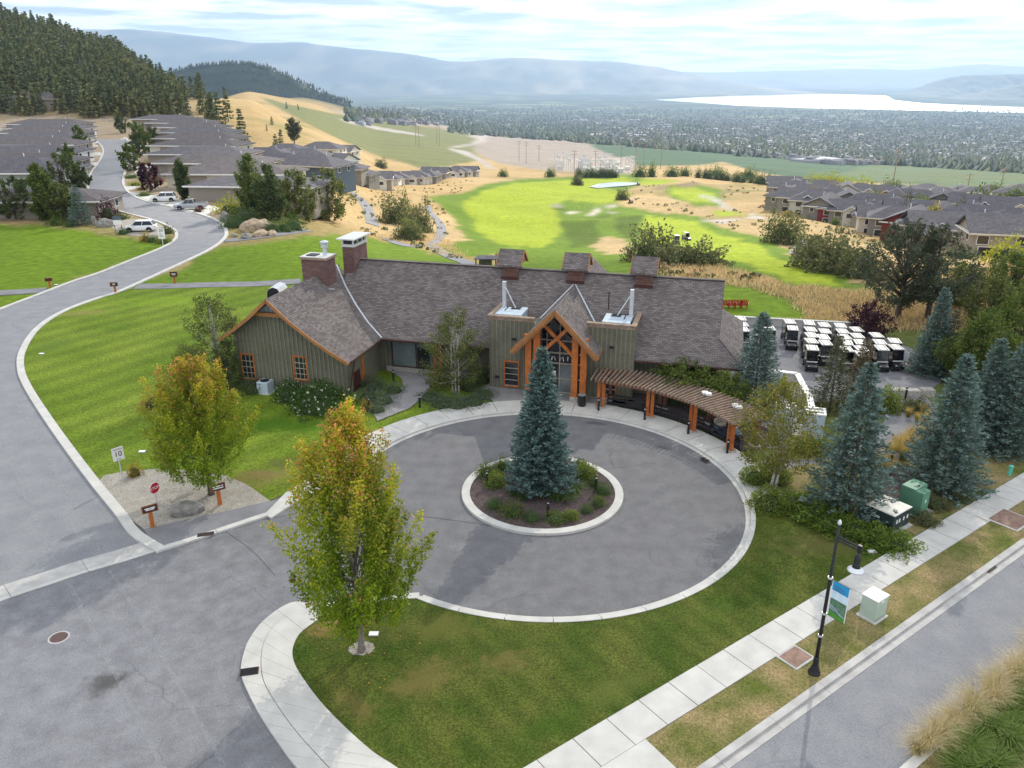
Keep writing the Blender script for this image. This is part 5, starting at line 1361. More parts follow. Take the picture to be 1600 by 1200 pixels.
# street corner garden
for px, py, w, h, kd, lab in [(362, 333, 6.5, 3.0, 'yellow', 'bright yellow shrub beside the parked pickup'), (386, 345, 6.0, 2.6, 'dark', 'dark rounded shrub above the boulders'), (365, 355, 4.5, 2.2, 'round', 'dense green shrub left of the boulders'),
  (427, 362, 3.6, 2.2, 'round', 'clipped round shrub nearest the boulders'), (444, 362, 3.6, 2.2, 'round', 'clipped round shrub in the middle of three'), (458, 359, 4.6, 3.0, 'round', 'largest of three clipped round shrubs'), (404, 335, 6.0, 4.2, 'round', 'cloud shaped dark evergreen behind the boulders'),
  (170, 343, 3.8, 3.6, 'purple', 'round dark purple shrub at the street bend'), (228, 377, 1.9, 1.5, 'gold', 'tan grass mound by the small lawn sign'), (240, 378, 1.6, 1.2, 'round', 'little green shrub by the small lawn sign'), (262, 365, 2.0, 1.4, 'dark', 'dark shrub in the bed of the street bend'), (256, 380, 2.2, 1.0, 'lime', 'low yellow green shrub in the bed of the street bend'),
  (190, 342, 3, 1.2, 'green', 'low green shrub behind the white car'), (310, 332, 1.6, 1.2, 'red', 'small red shrub beside the pickup'),
  (88, 352, 3, 1.7, 'green', 'clipped shrub at the top of the left lawn'), (110, 354, 2.5, 1.3, 'round', 'small round shrub at the top of the left lawn'), (192, 366, 2.2, 1.2, 'round', 'round shrub below the white car')]:
    shrub(kd, px, py, w, h, lab, terrain_=True)
def front_tree(px, py, h, rad, cf, seed, lab, shape=.8, base=.5, name='garden_tree', ns=90, nl=80, lf=.34, grp=None):
    broad_tree(name, lab, 'tree', T(px, py), h, rad, base, seed, cf, ns, nl, lf, (h * .16, h * .055), shape, .16, 'bark', 1.0, grp)
front_tree(395, 335, 10, 2.6, c_green, 301, 'tall green tree beside the corner bungalow'); front_tree(425, 345, 9, 2.4, c_dark, 302, 'dark upright tree in the corner garden')
front_tree(465, 345, 9.0, 4.2, c_birch, 303, 'spreading olive green tree in the corner garden'); front_tree(515, 345, 10.0, 4.6, c_birch, 304, 'wide light olive tree above the pale path')
front_tree(288, 312, 7.5, 1.3, c_dark, 305, 'narrow columnar tree beside the garage door', 1.0)
front_tree(25, 342, 7.0, 4.0, c_dark, 306, 'bronze green round tree at the top of the left lawn'); front_tree(72, 344, 9.0, 1.9, c_green, 307, 'tall bright green columnar tree by the left lawn', 1.0)
front_tree(98, 346, 6.0, 2.8, c_birch, 308, 'leafy green tree next to the columnar tree')
t = thing('spruce_tree', 'young blue spruce at the top of the left lawn', 'spruce tree', T(128, 352)); spruce_mesh(t, 6.5, 2.1, 311, BLUE1, BLUE2, 18, 9, .9, .3)
for k, (px, py, h, rad, cf) in enumerate([(98, 302, 9, 3.2, c_dark), (115, 290, 7, 2.2, c_green), (130, 300, 6, 1.8, c_dark), (112, 262, 6, 2, c_green), (127, 238, 8, 2.4, c_green), (205, 268, 7, 2.6, c_green), (218, 246, 8, 2.4, c_dark), (228, 240, 9, 2.4, c_green), (240, 232, 8, 2, c_dark), (235, 300, 6, 2.4, c_purple), (215, 222, 7, 2.5, c_green), (192, 208, 8, 3, c_dark)]):
    front_tree(px, py, h, rad, cf, 320 + k, ['dark leafy street tree in front of the bungalows', 'fresh green street tree in front of the bungalows', 'purple leaved street tree in front of the bungalows'][0 if cf is c_dark else 1 if cf is c_green else 2], ns=40, nl=45, lf=.5, grp='street trees before the bungalows')
for px, py, w, h, kd in [(205, 278, 4, 1.2, 'green'), (212, 290, 3.5, 1.2, 'yellow'), (222, 297, 3, 1, 'gold'), (226, 306, 3, 1.0, 'green'), (130, 250, 4, 1.4, 'gold'), (136, 262, 4, 1.2, 'green'), (126, 272, 4, 1.2, 'gold'), (128, 225, 4, 1.4, 'green'), (243, 285, 4, 1.6, 'red'), (206, 198, 5, 2, 'yellow'), (233, 258, 5, 1.5, 'gold'), (130, 306, 3, 1.4, 'gold')]:
    shrub(kd, px, py, w, h, {'green': 'green front garden shrub along the upper street', 'yellow': 'yellow front garden shrub along the upper street', 'gold': 'tan front garden grass clump along the upper street', 'red': 'red front garden shrub along the upper street'}[kd], {'green': 'green street garden shrubs', 'yellow': 'yellow street garden shrubs', 'gold': 'tan street garden clumps', 'red': 'red street garden shrubs'}[kd], terrain_=True)
# bushes on the golf course
for px, py, w, h, lab in [(622, 350, 9.5, 7.2, 'big dark bush on the dry bank above the cart path'), (655, 362, 6, 6.5, 'tall dark bush next to the narrow cart path'), (640, 375, 6, 4, 'low dark bush at the fork of the cart paths'), (1018, 408, 8, 5.0, 'dark bush behind the right cupola'), (1058, 413, 7, 3.0, 'olive bush on the bank beyond the roof'), (1095, 414, 7.5, 3.2, 'feathery olive bush at the fairway edge'),
   (1222, 380, 8.5, 6, 'large olive bush beside the bit of cart path'), (1282, 418, 8.5, 4.8, 'wide willow bush below the dry slope'), (1312, 425, 8, 4.2, 'tangled willow bush under the townhouses'), (1345, 432, 7, 3.6, 'green willow bush next to the ponderosa pines'), (1268, 405, 6, 4, 'small willow bush behind the wide one'), (1276, 338, 7.5, 5.5, 'dark round tree below the grey townhouses'), (1316, 345, 6, 4, 'green shrub below the grey townhouses'),
   (972, 312, 6, 4.5, 'single shrub on the golf course'), (902, 289, 7, 6, 'round bush near the pond'), (595, 262, 9, 6, 'pale green bush above the lower houses')]:
    shrub('willow', px, py, w, h, lab, terrain_=True, name='bush', cat='bush')
shrub('lime', 637, 372, 3.2, 4.2, 'light yellow green sapling on the dry bank', terrain_=True); shrub('yellow', 1345, 300, 16, 9, 'bright yellow tree row behind the townhouses', terrain_=True, name='yellow_tree', cat='tree')
for px, py, w, h in ((1268, 291, 14, 8), (1285, 292, 14, 8), (1303, 293, 14, 8.5), (1318, 296, 12, 7)): shrub('yellow', px, py, w, h, 'glowing yellow green tree at the edge of the sunlit field', 'yellow trees by the sunlit field', 'yellow_tree', cat='tree', terrain_=True)
for px, py, w, h in ((1390, 308, 12, 9), (1525, 338, 13, 10), (1552, 312, 10, 8), (1590, 318, 14, 8)): shrub('green', px, py, w, h, 'full green tree among the townhouses', 'green trees among the townhouses', 'leafy_tree', cat='tree', terrain_=True)
for k in range(14):
    px = 1092 + k * 9 + random.uniform(-3, 3); shrub('dark', px, 278 + k * .9, random.uniform(5, 7), random.uniform(5, 8), 'dark clipped tree in the line beyond the pond', 'line of dark trees beyond the pond', 'hedge_tree', cat='tree', terrain_=True)
for k in range(13):
    shrub('dark', 902 + k * 5 + random.uniform(-1, 1), 277.5, random.uniform(4, 5), random.uniform(5, 8), 'small dark conifer in the row before the substation', 'conifers before the substation', 'conifer', cat='tree', terrain_=True)
for px, py, w, h in ((1000, 277, 12, 9), (1018, 277, 7, 11), (1050, 276, 12, 8), (1070, 275, 10, 7), (1120, 275, 14, 8), (1170, 280, 14, 9), (860, 276, 8, 7), (786, 276, 8, 6)): shrub('green', px, py, w, h, 'green tree at the far end of the golf course', 'trees at the far end of the course', 'leafy_tree', cat='tree', terrain_=True)

# --- ornamental and dry grasses
def grass_proto(seed, h, w, n, c0, c1, name='grass_clump', bl=.012, droop=.5):
    r = np.random.default_rng(seed); V = []; Q = []; Cc = []; o = 0
    for i in range(n):
        a = r.uniform(0, 2 * math.pi); L = h * r.uniform(.6, 1.1); out = w * r.uniform(.15, 1) 
        b0 = np.array([math.cos(a), math.sin(a), 0]) * r.uniform(0, .25) * w; d = np.array([math.cos(a), math.sin(a), 0]); sd = np.array([-d[1], d[0], 0]) * bl * r.uniform(.7, 1.4)
        for k in range(4):
            s = k / 3; p = b0 + d * out * s ** 1.6 + np.array([0, 0, L * (s - droop * .45 * s ** 3)])
            wd = 1 - s * .85; V += [p - sd * wd, p + sd * wd]
        for k in range(3): Q.append((o + 2 * k, o + 2 * k + 1, o + 2 * k + 3, o + 2 * k + 2)); Cc.append((np.array(c0) * (1 - k / 2) + np.array(c1) * k / 2) * r.uniform(.75, 1.25))
        o += 8
    t = thing(name, 'x', 'grass'); np_mesh('blades', np.array(V), np.array(Q), 'blade', np.array(Cc), t)
    return t, [False]
TAN = grass_proto(401, 1.25, .95, 420, (.30, .27, .09), (.70, .56, .32), bl=.005, droop=.9)
GRN = grass_proto(402, .8, .85, 380, (.07, .14, .014), (.13, .20, .03), bl=.016, droop=.9)
YEL = grass_proto(403, 1.3, .6, 260, (.24, .25, .03), (.58, .42, .14), bl=.012, droop=.4)
DAY = grass_proto(404, .6, .7, 240, (.07, .13, .03), (.13, .19, .06), bl=.015, droop=1.0)
random.seed(31)
def grass(P_, loc, sc, label, group): place(P_[0], P_[1], loc, random.uniform(0, 6), (sc, sc, sc * random.uniform(.85, 1.15)), label, group, 'grass')
for k in range(46):
    s = -13 + k * .62 + random.uniform(-.2, .2); p = kl[14] + dk * s * 1.0 - nk * (WR + .10 + random.uniform(-.15, .3)); grass(TAN, p, random.uniform(.85, 1.2), 'feathery tan grass clump spilling over the far kerb', 'tan grasses along the far kerb')
for k in range(46):
    s = -13 + k * .62 + random.uniform(-.3, .3)
    for j in range(2):
        p = kl[14] + dk * s - nk * (WR + 1.0 + j * .7 + random.uniform(-.2, .3)); grass(GRN, p, random.uniform(.8, 1.2), 'clump of arching green grass behind the far kerb', 'green grasses behind the far kerb')
sheet('tree_ring', [G(565, 1016) + Vector((.55 * math.cos(k * .7), .45 * math.sin(k * .7), 0)) for k in range(9)], .106, 'gravel', 'ring of bare soil round the upright maple', 'bed')
sheet('grass_bank', [kl[0] - nk * (WR + .3), kl[-1] - nk * (WR + .3), kl[-1] - nk * 14, kl[0] - nk * 14], .10, 'verge', 'planted bank on the far side of the right-hand road', 'bank')
for k in range(18):
    p = G(1372, 738).lerp(G(1448, 676), k / 17) + Vector((random.uniform(-.5, .5), random.uniform(-.4, .4), 0)); grass(YEL, p, random.uniform(.85, 1.15), 'upright yellow grass clump along the service path', 'yellow grasses along the service path')
for k in range(9): grass(YEL, G(1232 + k * 12, 507 + abs(k - 3) * 1.2), random.uniform(.6, .8), 'small orange grass tuft along the cart yard wall', 'grass tufts along the yard wall')
for k in range(8): grass(DAY, G(806 + k * 13 + random.uniform(-3, 3), 772 + random.uniform(-6, 10), .1), random.uniform(.9, 1.3), 'daylily clump at the foot of the island spruce', 'daylilies on the island')
for px, py in ((1418, 652), (1432, 660), (1440, 648), (1452, 655)): grass(YEL, G(px, py), random.uniform(.6, .8), 'short grass tuft on the bank by the service path', 'tufts on the service bank')
# tall dry grass of the open slopes, uncountable
r = np.random.default_rng(77)
tx = []; 
cand = np.stack([r.uniform(560, 1640, 26000), r.uniform(365, 520, 26000)], 1)
polyD = [[(560, 372), (600, 340), (680, 360), (735, 408), (700, 402), (640, 382)], [(990, 412), (1120, 414), (1230, 446), (1330, 455), (1420, 452), (1560, 405), (1640, 400), (1640, 470), (1500, 520), (1345, 512), (1272, 500), (1230, 468), (1180, 452), (1060, 440)]]
kk = in_poly(cand[:, 0], cand[:, 1], polyD[0]) | in_poly(cand[:, 0], cand[:, 1], polyD[1])
cand = cand[kk][:5200]
gp = np.array([T(x, y) for x, y in cand])
nb = 5; base_ = np.repeat(gp, nb, 0) + r.normal(size=(len(gp) * nb, 3)) * np.array([.5, .5, 0]); n = len(base_)
hh = r.uniform(.2, .5, n); aa = r.uniform(0, 2 * np.pi, n); sd = np.stack([np.cos(aa), np.sin(aa), 0 * aa], 1) * .06; ln = np.stack([r.normal(size=n) * .15, r.normal(size=n) * .15, hh], 1)
V = np.stack([base_ - sd, base_ + sd, base_ + ln + sd * .3, base_ + ln - sd * .3], 1).reshape(-1, 3)
tag(np_mesh('dry_grass', V, np.arange(4 * n).reshape(-1, 4), 'blade', pal(r, n, (3, (.62, .46, .23)), (2, (.50, .37, .2)), (1, (.70, .54, .28)))), 'tall dry tan grass on the slopes around the fairways', 'grass', kind='stuff')

# low sagebrush scattered over the dry ground
r = np.random.default_rng(88); Pn = []
for i in range(2600):
    px = r.uniform(560, 1600); py = r.uniform(282, 440)
    if any(in_poly(np.array([px]), np.array([py]), z[3])[0] for z in ZONES if z[0] in ('rough', 'fairway', 'tee', 'path', 'practice', 'backlawn', 'yard', 'bunker')): continue
    if px > 1220 and py < 330: continue
    if vnoise(np.array([px / 26]), np.array([py / 11]), 6)[0] < .5: continue
    Pn.append(T(px, py))
Pn = np.array(Pn); n = len(Pn); sz = r.uniform(.3, .9, n); k = 16
Cn = np.repeat(Pn, k, 0) + rngv(r, n * k) * np.repeat(sz, k)[:, None] * np.array([.8, .8, .45]) + np.array([0, 0, .2]); V, Q = leaf_quads(Cn, np.repeat(sz, k) * .75, r, None, .8)
tag(np_mesh('sagebrush', V, Q, 'leaf', np.repeat(pal(r, n, (2, (.13, .14, .06)), (2, (.20, .17, .09)), (1, (.09, .11, .04)), (.4, (.24, .11, .06))), k, 0)), 'low sagebrush and weeds scattered over the dry slopes', 'brush', kind='stuff')

# fallen leaves on the lawn and pebbles under the maples
r = np.random.default_rng(5); Pl = []
for px, py, rad, n in ((565, 1016, 2.6, 130), (330, 772, 3.0, 120)):
    c = G(px, py); a = r.uniform(0, 2 * np.pi, n); q = rad * np.sqrt(r.uniform(0, 1, n)); Pl.append(np.stack([c.x + q * np.cos(a), c.y + q * np.sin(a), np.full(n, .125)], 1))
Pl = np.concatenate(Pl); V, Q = leaf_quads(Pl, .11, r, None, .7); V[:, 2] = .118 + (V[:, 2] - .125) * .12 + .006
tag(np_mesh('fallen_leaves', V, Q, 'leaf', pal(r, len(Pl), (2, (.42, .28, .05)), (1, (.38, .14, .05)), (1, (.22, .22, .04)))), 'scattered fallen leaves under the maples', 'leaves', kind='stuff')
# ================================================================== SIGNS, LAMP, BOXES
def text(body, size, m, parent, loc, rz=0, name='lettering', sx=1.0, up=True):
    cu = bpy.data.curves.new('txt', 'FONT'); cu.body = body; cu.size = size; cu.align_x = 'CENTER'; cu.align_y = 'CENTER'; cu.extrude = .002
    to = bpy.data.objects.new('txt', cu); col.objects.link(to)
    dg = bpy.context.evaluated_depsgraph_get(); me = bpy.data.meshes.new_from_object(to.evaluated_get(dg))
    bpy.data.objects.remove(to); me.materials.clear(); me.materials.append(M[m])
    o = bpy.data.objects.new(name, me); col.objects.link(o); o.parent = parent; o.location = loc
    o.rotation_euler = (R(90), 0, rz) if up else (0, 0, rz); o.scale = (sx, 1, 1)
    return tag(o, kind='stuff')
t = thing('speed_sign', 'white speed limit sign reading 10 on a thin steel post', 'sign', G(193, 753, .07), R(50))
MB().tube((0, .04, -.2), (0, .04, 2.15), .035, n=8).build('post', 'galvanised', t)
MB().bbox(-.32, .32, -.012, .012, 1.4, 2.2, .004).build('panel', 'sign_white', t)
text('10', .44, 'print_black', t, (0, -.016, 1.78)); text('MAXIMUM', .105, 'print_black', t, (0, -.016, 2.08)); text('km/h', .12, 'print_black', t, (0, -.016, 1.49))
t = thing('stop_sign', 'red octagonal stop sign standing behind the carved wooden sign', 'sign', G(250, 808, .07), R(62))
MB().tube((0, .04, -.2), (0, .04, 1.95), .032, n=8).build('post', 'galvanised', t)
oc = [(.33 * math.cos(R(22.5 + 45 * k)), .33 * math.sin(R(22.5 + 45 * k))) for k in range(8)]
m_ = MB(); m_.add([(x, 0, 1.75 + z) for x, z in oc] + [(x, .02, 1.75 + z) for x, z in oc], [tuple(reversed(range(8))), tuple(range(8, 16))] + [(i, (i + 1) % 8, 8 + (i + 1) % 8, 8 + i) for i in range(8)]); m_.build('rim', 'sign_white', t)
m_ = MB(); m_.add([(x * .93, -.004, 1.75 + z * .93) for x, z in oc], [tuple(range(8))]); m_.build('face', 'sign_red', t)
text('STOP', .23, 'sign_white', t, (0, -.008, 1.75))
def wood_sign(px, py, rz, label, rows, w=.78, h=.42, z=.95, zb=.07, back=False, terrain_=False, group=None):
    t = thing('wooden_sign', label, 'sign', T(px, py) if terrain_ else G(px, py, zb), R(rz), group)
    MB().box(-.10, .10, -.06, .08, -.15, z + h * .6).build('post', 'timber', t)
    m_ = MB(); m_.bbox(-w / 2, w / 2, -.13, -.062, z, z + h, .02); m_.build('board', 'red_timber', t)
    MB().box(-w / 2 + .05, w / 2 - .05, -.136, -.131, z + .05, z + h - .05).build('panel', 'sign_brown', t)
    m_ = MB()
    for zz_, segs in rows:
        for x0, x1 in segs: m_.box(x0 * w, x1 * w, -.141, -.137, z + zz_ * h - .028, z + zz_ * h + .028)
    if rows: tag(m_.build('lettering', 'sign_white', t), kind='stuff')
    return t
wood_sign(344, 789, 32, 'brown wooden sign with two lines of white lettering under the broad maple', [(.64, [(-.38, -.17), (-.14, .20), (.24, .36)]), (.36, [(-.36, -.31), (-.28, .36)])])
wood_sign(239, 824, 34, 'brown wooden sign with small white lettering beside the stop sign', [(.6, [(-.32, -.05), (-.02, .33)]), (.4, [(-.26, .02), (.05, .26)])])
wood_sign(79, 451, 20, 'plain orange brown wooden sign at the far side of the cart crossing', [], .75, .4, .8, 0, terrain_=True)
wood_sign(181, 459, 10, 'wooden sign with a faded panel at the lawn side of the cart crossing', [(.6, [(-.2, .2)]), (.4, [(-.12, .12)])], .8, .45, .8, 0, terrain_=True)
wood_sign(274, 444, 5, 'wooden sign with a dark panel beside the cart path', [(.6, [(-.3, .3)]), (.4, [(-.2, .25)])], .85, .6, .85, 0, terrain_=True)
t = thing('lawn_sign', 'small white yard sign printed 20 at the street bend', 'sign', T(255, 384), R(8))
MB().box(-.03, .03, 0, .04, -.1, 1.3).build('stake', 'sign_white', t); MB().box(-.45, .45, -.02, 0, .95, 2.4).build('panel', 'sign_white', t)
text('20', .55, 'print_black', t, (0, -.026, 2.1)); m_ = MB()
for k in range(3): m_.box(-.28, .28 - .1 * k, -.026, -.021, 1.2 + .2 * k, 1.27 + .2 * k)
tag(m_.build('lettering', 'greige', t), kind='stuff')
t = thing('yard_sign', 'grey and white board on posts left of the white car', 'sign', T(186, 362), R(10))
for x in (-.5, .5): MB().box(x - .04, x + .04, 0, .05, -.1, 2.2).build('post', 'sign_brown', t)
MB().box(-.6, .6, -.02, 0, 1.0, 1.7).build('panel', 'sign_white', t); MB().box(-.6, .6, -.02, 0, 1.702, 2.3).build('header', 'slate_blue', t)
# street lamp with banner
lp = G(1272, 1051, .1); lrz = math.atan2(-.82, .58)
t = thing('street_lamp', 'black street lamp with curved bell shade hanging from a short arm', 'street lamp', lp, lrz)
m_ = MB(); m_.lathe([(.24, -.05), (.24, .06), (.2, .12), (.15, .3), (.11, .42), (.11, .75), (.085, .78)], 16); m_.build('base', 'black_metal', t, smooth=False)
MB().tube((0, 0, .7), (0, 0, 6.72), .078, .05, 12).build('pole', 'black_metal', t, smooth=True)
m_ = MB(); m_.lathe([(.05, 6.7), (.075, 6.74), (.075, 6.79), (.05, 6.86), (.01, 6.9)], 12); m_.build('finial', 'galvanised', t)
for z in (1.75, 2.78, 4.38): m_ = MB(); m_.lathe([(.09, z), (.095, z + .02), (.095, z + .06), (.09, z + .08)], 12); m_.build('collar', 'galvanised', t)
m_ = MB(); m_.tube((0, 0, 6.08), (.98, 0, 6.08), .042, n=8); m_.build('arm', 'black_metal', t)
m_ = MB(); m_.tube((0, 0, 6.22), (.95, 0, 6.22), .036, n=8); m_.build('arm', 'black_metal', t)
MB().box(.84, .98, -.05, .05, 6.0, 6.3).build('bracket', 'black_metal', t)
m_ = MB(); m_.lathe([(.03, 6.02), (.03, 5.9), (.09, 5.88), (.11, 5.7), (.11, 5.5), (.13, 5.48), (.15, 5.38)][::-1], 16, (.9, 0, 0)); hd = m_.build('lamp_head', 'black_metal', t, smooth=True)
m_ = MB(); m_.lathe([(.30, 5.24), (.285, 5.28), (.21, 5.33), (.15, 5.38), (.13, 5.42)], 24, (.9, 0, 0)); m_.build('shade', 'galvanised', hd, smooth=True)
m_ = MB(); m_.lathe([(.02, 5.1), (.09, 5.13), (.12, 5.2), (.13, 5.28)], 16, (.9, 0, 0)); m_.build('lens', 'lamp_lens', hd, smooth=True)
t = thing('banner', 'street banner printed with blue sky, lake view and green hills on the lamp pole', 'banner', lp + Vector((.58 * .08, -.82 * .08, 2.85)), lrz)
def bn(z0, z1, m, th=.009, x0=.07, x1=.73, nm='print', wav=None):
    m_ = MB(); n = 8; P_ = []
    for k in range(n + 1):
        x = x0 + (x1 - x0) * k / n; w_ = wav[k % len(wav)] if wav else 0; dy = .004 * math.sin(k * .9)
        P_ += [(x, dy - th, z0), (x, dy - th, z1 + w_), (x, dy + th, z0), (x, dy + th, z1 + w_)]
    f = []
    for k in range(n): a = k * 4; f += [(a, a + 4, a + 5, a + 1), (a + 2, a + 3, a + 7, a + 6)]
    m_.add(P_, f); return m_.build(nm, m, t)
bn(0, 1.55, 'sign_white', .004, .04, .76, 'cloth'); bn(1.15, 1.54, 'banner_sky'); bn(.80, 1.149, 'banner_pale')
bn(.2, .799, 'banner_land'); bn(.01, .199, 'banner_grass')
m_ = MB()
for x0, z0, x1, z1 in ((.08, .52, .35, .38), (.35, .38, .5, .27), (.5, .27, .72, .22), (.08, .4, .3, .3)): m_.beam((x0, -.016, z0), (x1, -.016, z1), .006, .05)
tag(m_.build('river', 'banner_river', t), kind='stuff')
m_ = MB()
for k in range(3): m_.box(.14 + .02 * k, .62 - .03 * k, -.018, -.016, 1.20 + k * .08, 1.225 + k * .08)
tag(m_.build('lettering', 'slate_blue', t), kind='stuff')
for z in (0, 1.55): MB().tube((-.06, 0, z), (.76, 0, z), .014, n=6).build('rod', 'black_metal', t)
RA = math.atan2(dk.y, dk.x)
t = thing('utility_box', 'sage green utility cabinet on the grass verge beside the pavement', 'utility box', G(1362, 962, .1), RA)
MB().bbox(-.42, .42, -.36, .36, .06, 1.08, .02).build('case', 'box_sage', t); MB().bbox(-.45, .45, -.39, .39, 1.081, 1.13, .015).build('lid', 'white_paint', t)
MB().box(-.5, .5, -.46, .46, 0, .06).build('pad', 'concrete', t); MB().box(-.1, .12, -.366, -.361, .9, .98).build('sticker', 'paper', t); MB().box(-.44, .44, -.375, -.361, .06, .16).build('skirt', 'sage', t)
t = thing('utility_box', 'dark green transformer box with pale flat lid beside the big spruce', 'utility box', G(1384, 818, .1), RA)
MB().bbox(-.8, .8, -.75, .75, .08, 1.05, .02).build('case', 'box_dark', t); MB().bbox(-.84, .84, -.79, .79, 1.051, 1.1, .02).build('lid', 'box_top', t); MB().box(-.9, .9, -.95, .85, 0, .08).build('pad', 'old_concrete', t)
for x in (-.5, -.25, .15, .5): MB().box(x, x + .12, -.757, -.751, .5, .72).build('sticker', 'paper', t)
MB().box(-.807, -.801, .0, .25, .6, .72).build('sticker', 'paper', t)
t = thing('utility_box', 'bright green switch cabinet standing on the mulch', 'utility box', G(1427, 797, .1), RA)
MB().bbox(-.6, .6, -.2, .6, .06, 1.5, .02).build('case', 'box_green', t); MB().bbox(-.6, .15, -.62, -.201, .06, 1.44, .02).build('door_case', 'box_green', t)
MB().box(-.7, .7, -.72, .7, 0, .06).build('pad', 'old_concrete', t); MB().box(-.3, .1, -.1, .02, 1.501, 1.51).build('vent', 'black_metal', t)
for x, z in ((.30, .7), (.45, 1.0), (-.2, .8)): MB().box(x - .05, x + .05, -.206 if x > .15 else -.626, -.201 if x > .15 else -.621, z, z + .18).build('sticker', 'paper', t)
for px, py, lab, w, d_ in ((1243, 1027, 'rusty square vault cover set in the verge near the lamp', .62, .5), (1578, 812, 'large rusty vault cover set in the verge near the road bend', .95, .8)):
    t = thing('vault_cover', lab, 'cover', G(px, py, .1), RA); MB().bbox(-w, w, -d_, d_, -.05, .03, .01).build('frame', 'concrete', t) if w > .7 else MB().bbox(-w, w, -d_, d_, -.05, .03, .01).build('frame', 'old_concrete', t); MB().box(-w + .1, w - .1, -d_ + .1, d_ - .1, .031, .045).build('lid', 'slab_cover', t)
t = thing('marker_post', 'short turquoise marker post in the grass by the pavement', 'post', G(1577, 742, .1)); MB().lathe([(.1, -.05), (.1, .5), (.13, .52), (.13, .6), (.02, .64)], 10).build('post', 'turquoise', t)
grate(390, 1053, .42, .72, -78, 'rusty storm drain grate in the corner pavement kerb', .105); grate(322, 838, .8, .34, 17, 'rusty storm drain grate in the kerb beside the pebble bed', .115); grate(1545, 889, .8, .4, math.degrees(RA), 'rusty storm drain grate in the gutter of the right-hand road', .05); grate(1101, 721, .6, .34, -62, 'small storm drain grate in the circle kerb by the pergola', .12)
t = thing('manhole_cover', 'reddish round manhole cover in the forecourt asphalt', 'manhole', G(92, 996, .011)); m_ = MB(); m_.lathe([(.42, 0), (.42, .008), (.36, .010)], 24); m_.build('frame', 'old_concrete', t); m_ = MB(); m_.lathe([(.35, .009), (.34, .015), (.1, .016)], 24); m_.build('lid', 'iron', t)
for px, py, lab, z in ((584, 991, 'white valve box lid beside the upright maple', .1), (1362, 862, 'white valve box lid near the junipers', .1), (222, 706, 'white valve box lid on the mown lawn near the speed sign', .05), (65, 553, 'white valve box lid on the mown lawn by the street kerb', .05), (88, 445, 'white valve box lid beside the plain wooden sign', 0)):
    t = thing('valve_box', lab, 'valve box', G(px, py, z)); MB().bbox(-.22, .22, -.16, .16, -.05, .04, .01).build('rim', 'greige', t); MB().box(-.19, .19, -.13, .13, .041, .05).build('lid', 'paper', t)
# bollards
def bollard(px, py, lab, z=.1, h=.95, grp=None):
    t = thing('bollard_light', lab, 'bollard', G(px, py, z), 0, grp); MB().tube((0, 0, -.05), (0, 0, h - .2), .075, n=10).build('post', 'black_metal', t)
    m_ = MB(); m_.lathe([(.05, h - .2), (.05, h - .1)], 10); m_.build('lens', 'lamp_lens', t); m_ = MB(); m_.lathe([(.085, h - .1), (.085, h - .02), (.02, h)], 10); m_.build('cap', 'black_metal', t)
for px, py, w_ in ((856, 806, 'black bollard light at the front of the island bed'), (931, 766, 'black bollard light at the right of the island bed'), (761, 758, 'black bollard light at the left of the island bed')): bollard(px, py, w_)
for px, py, w_ in ((935, 641, 'first'), (1007, 656, 'second'), (1075, 678, 'third'), (1136, 708, 'fourth')): bollard(px, py, 'dark bollard at the %s pergola post from the entrance' % w_, .12)
for px, py, w_ in ((1391, 728, 'tall black bollard light in the mulch by the yellow grass'), (1434, 640, 'black bollard light on the bank of the service path'), (1414, 624, 'black bollard light by the low stone wall'), (656, 636, 'small black bollard light at the bed corner under the birch'), (615, 596, 'black bollard light near the side doors'), (577, 640, 'black bollard light in the grey green mounds')): bollard(px, py, w_)
t = thing('litter_bin', 'black cylindrical litter bin beside the right entrance posts', 'bin', G(909, 634, .11)); MB().lathe([(.26, 0), (.28, .1), (.29, .75), (.31, .76), (.31, .84)], 16).build('drum', 'black_metal', t); m_ = MB(); m_.lathe([(.3, .845), (.24, .9), (.1, .93)], 16); m_.build('lid', 'greige', t)
# boulders
def boulder(px, py, s, m, seed, lab, terrain_=False, z=.05, grp=None):
    t = (T(px, py) if terrain_ else G(px, py, z)); bm = bmesh.new(); bmesh.ops.create_icosphere(bm, subdivisions=3, radius=1); rg = random.Random(seed); off = Vector((rg.uniform(0, 50), rg.uniform(0, 50), 0))
    for v in bm.verts:
        k = 1 + .28 * noise.noise(v.co * 1.1 + off) + .12 * noise.noise(v.co * 3 + off); v.co = Vector((v.co.x * k * s[0], v.co.y * k * s[1], max(v.co.z, -.5) * k * s[2]))
    me = bpy.data.meshes.new('boulder'); bm.to_mesh(me); bm.free(); me.materials.append(M[m]); o = bpy.data.objects.new('boulder', me); col.objects.link(o); o.location = t + Vector((0, 0, s[2] * .35)); o.rotation_euler.z = rg.uniform(0, 3) if terrain_ else R(15)
    tag(o, lab, 'boulder', grp)
boulder(291, 803, (.85, .5, .58), 'rock', 1, 'grey boulder lying in the pebble bed')
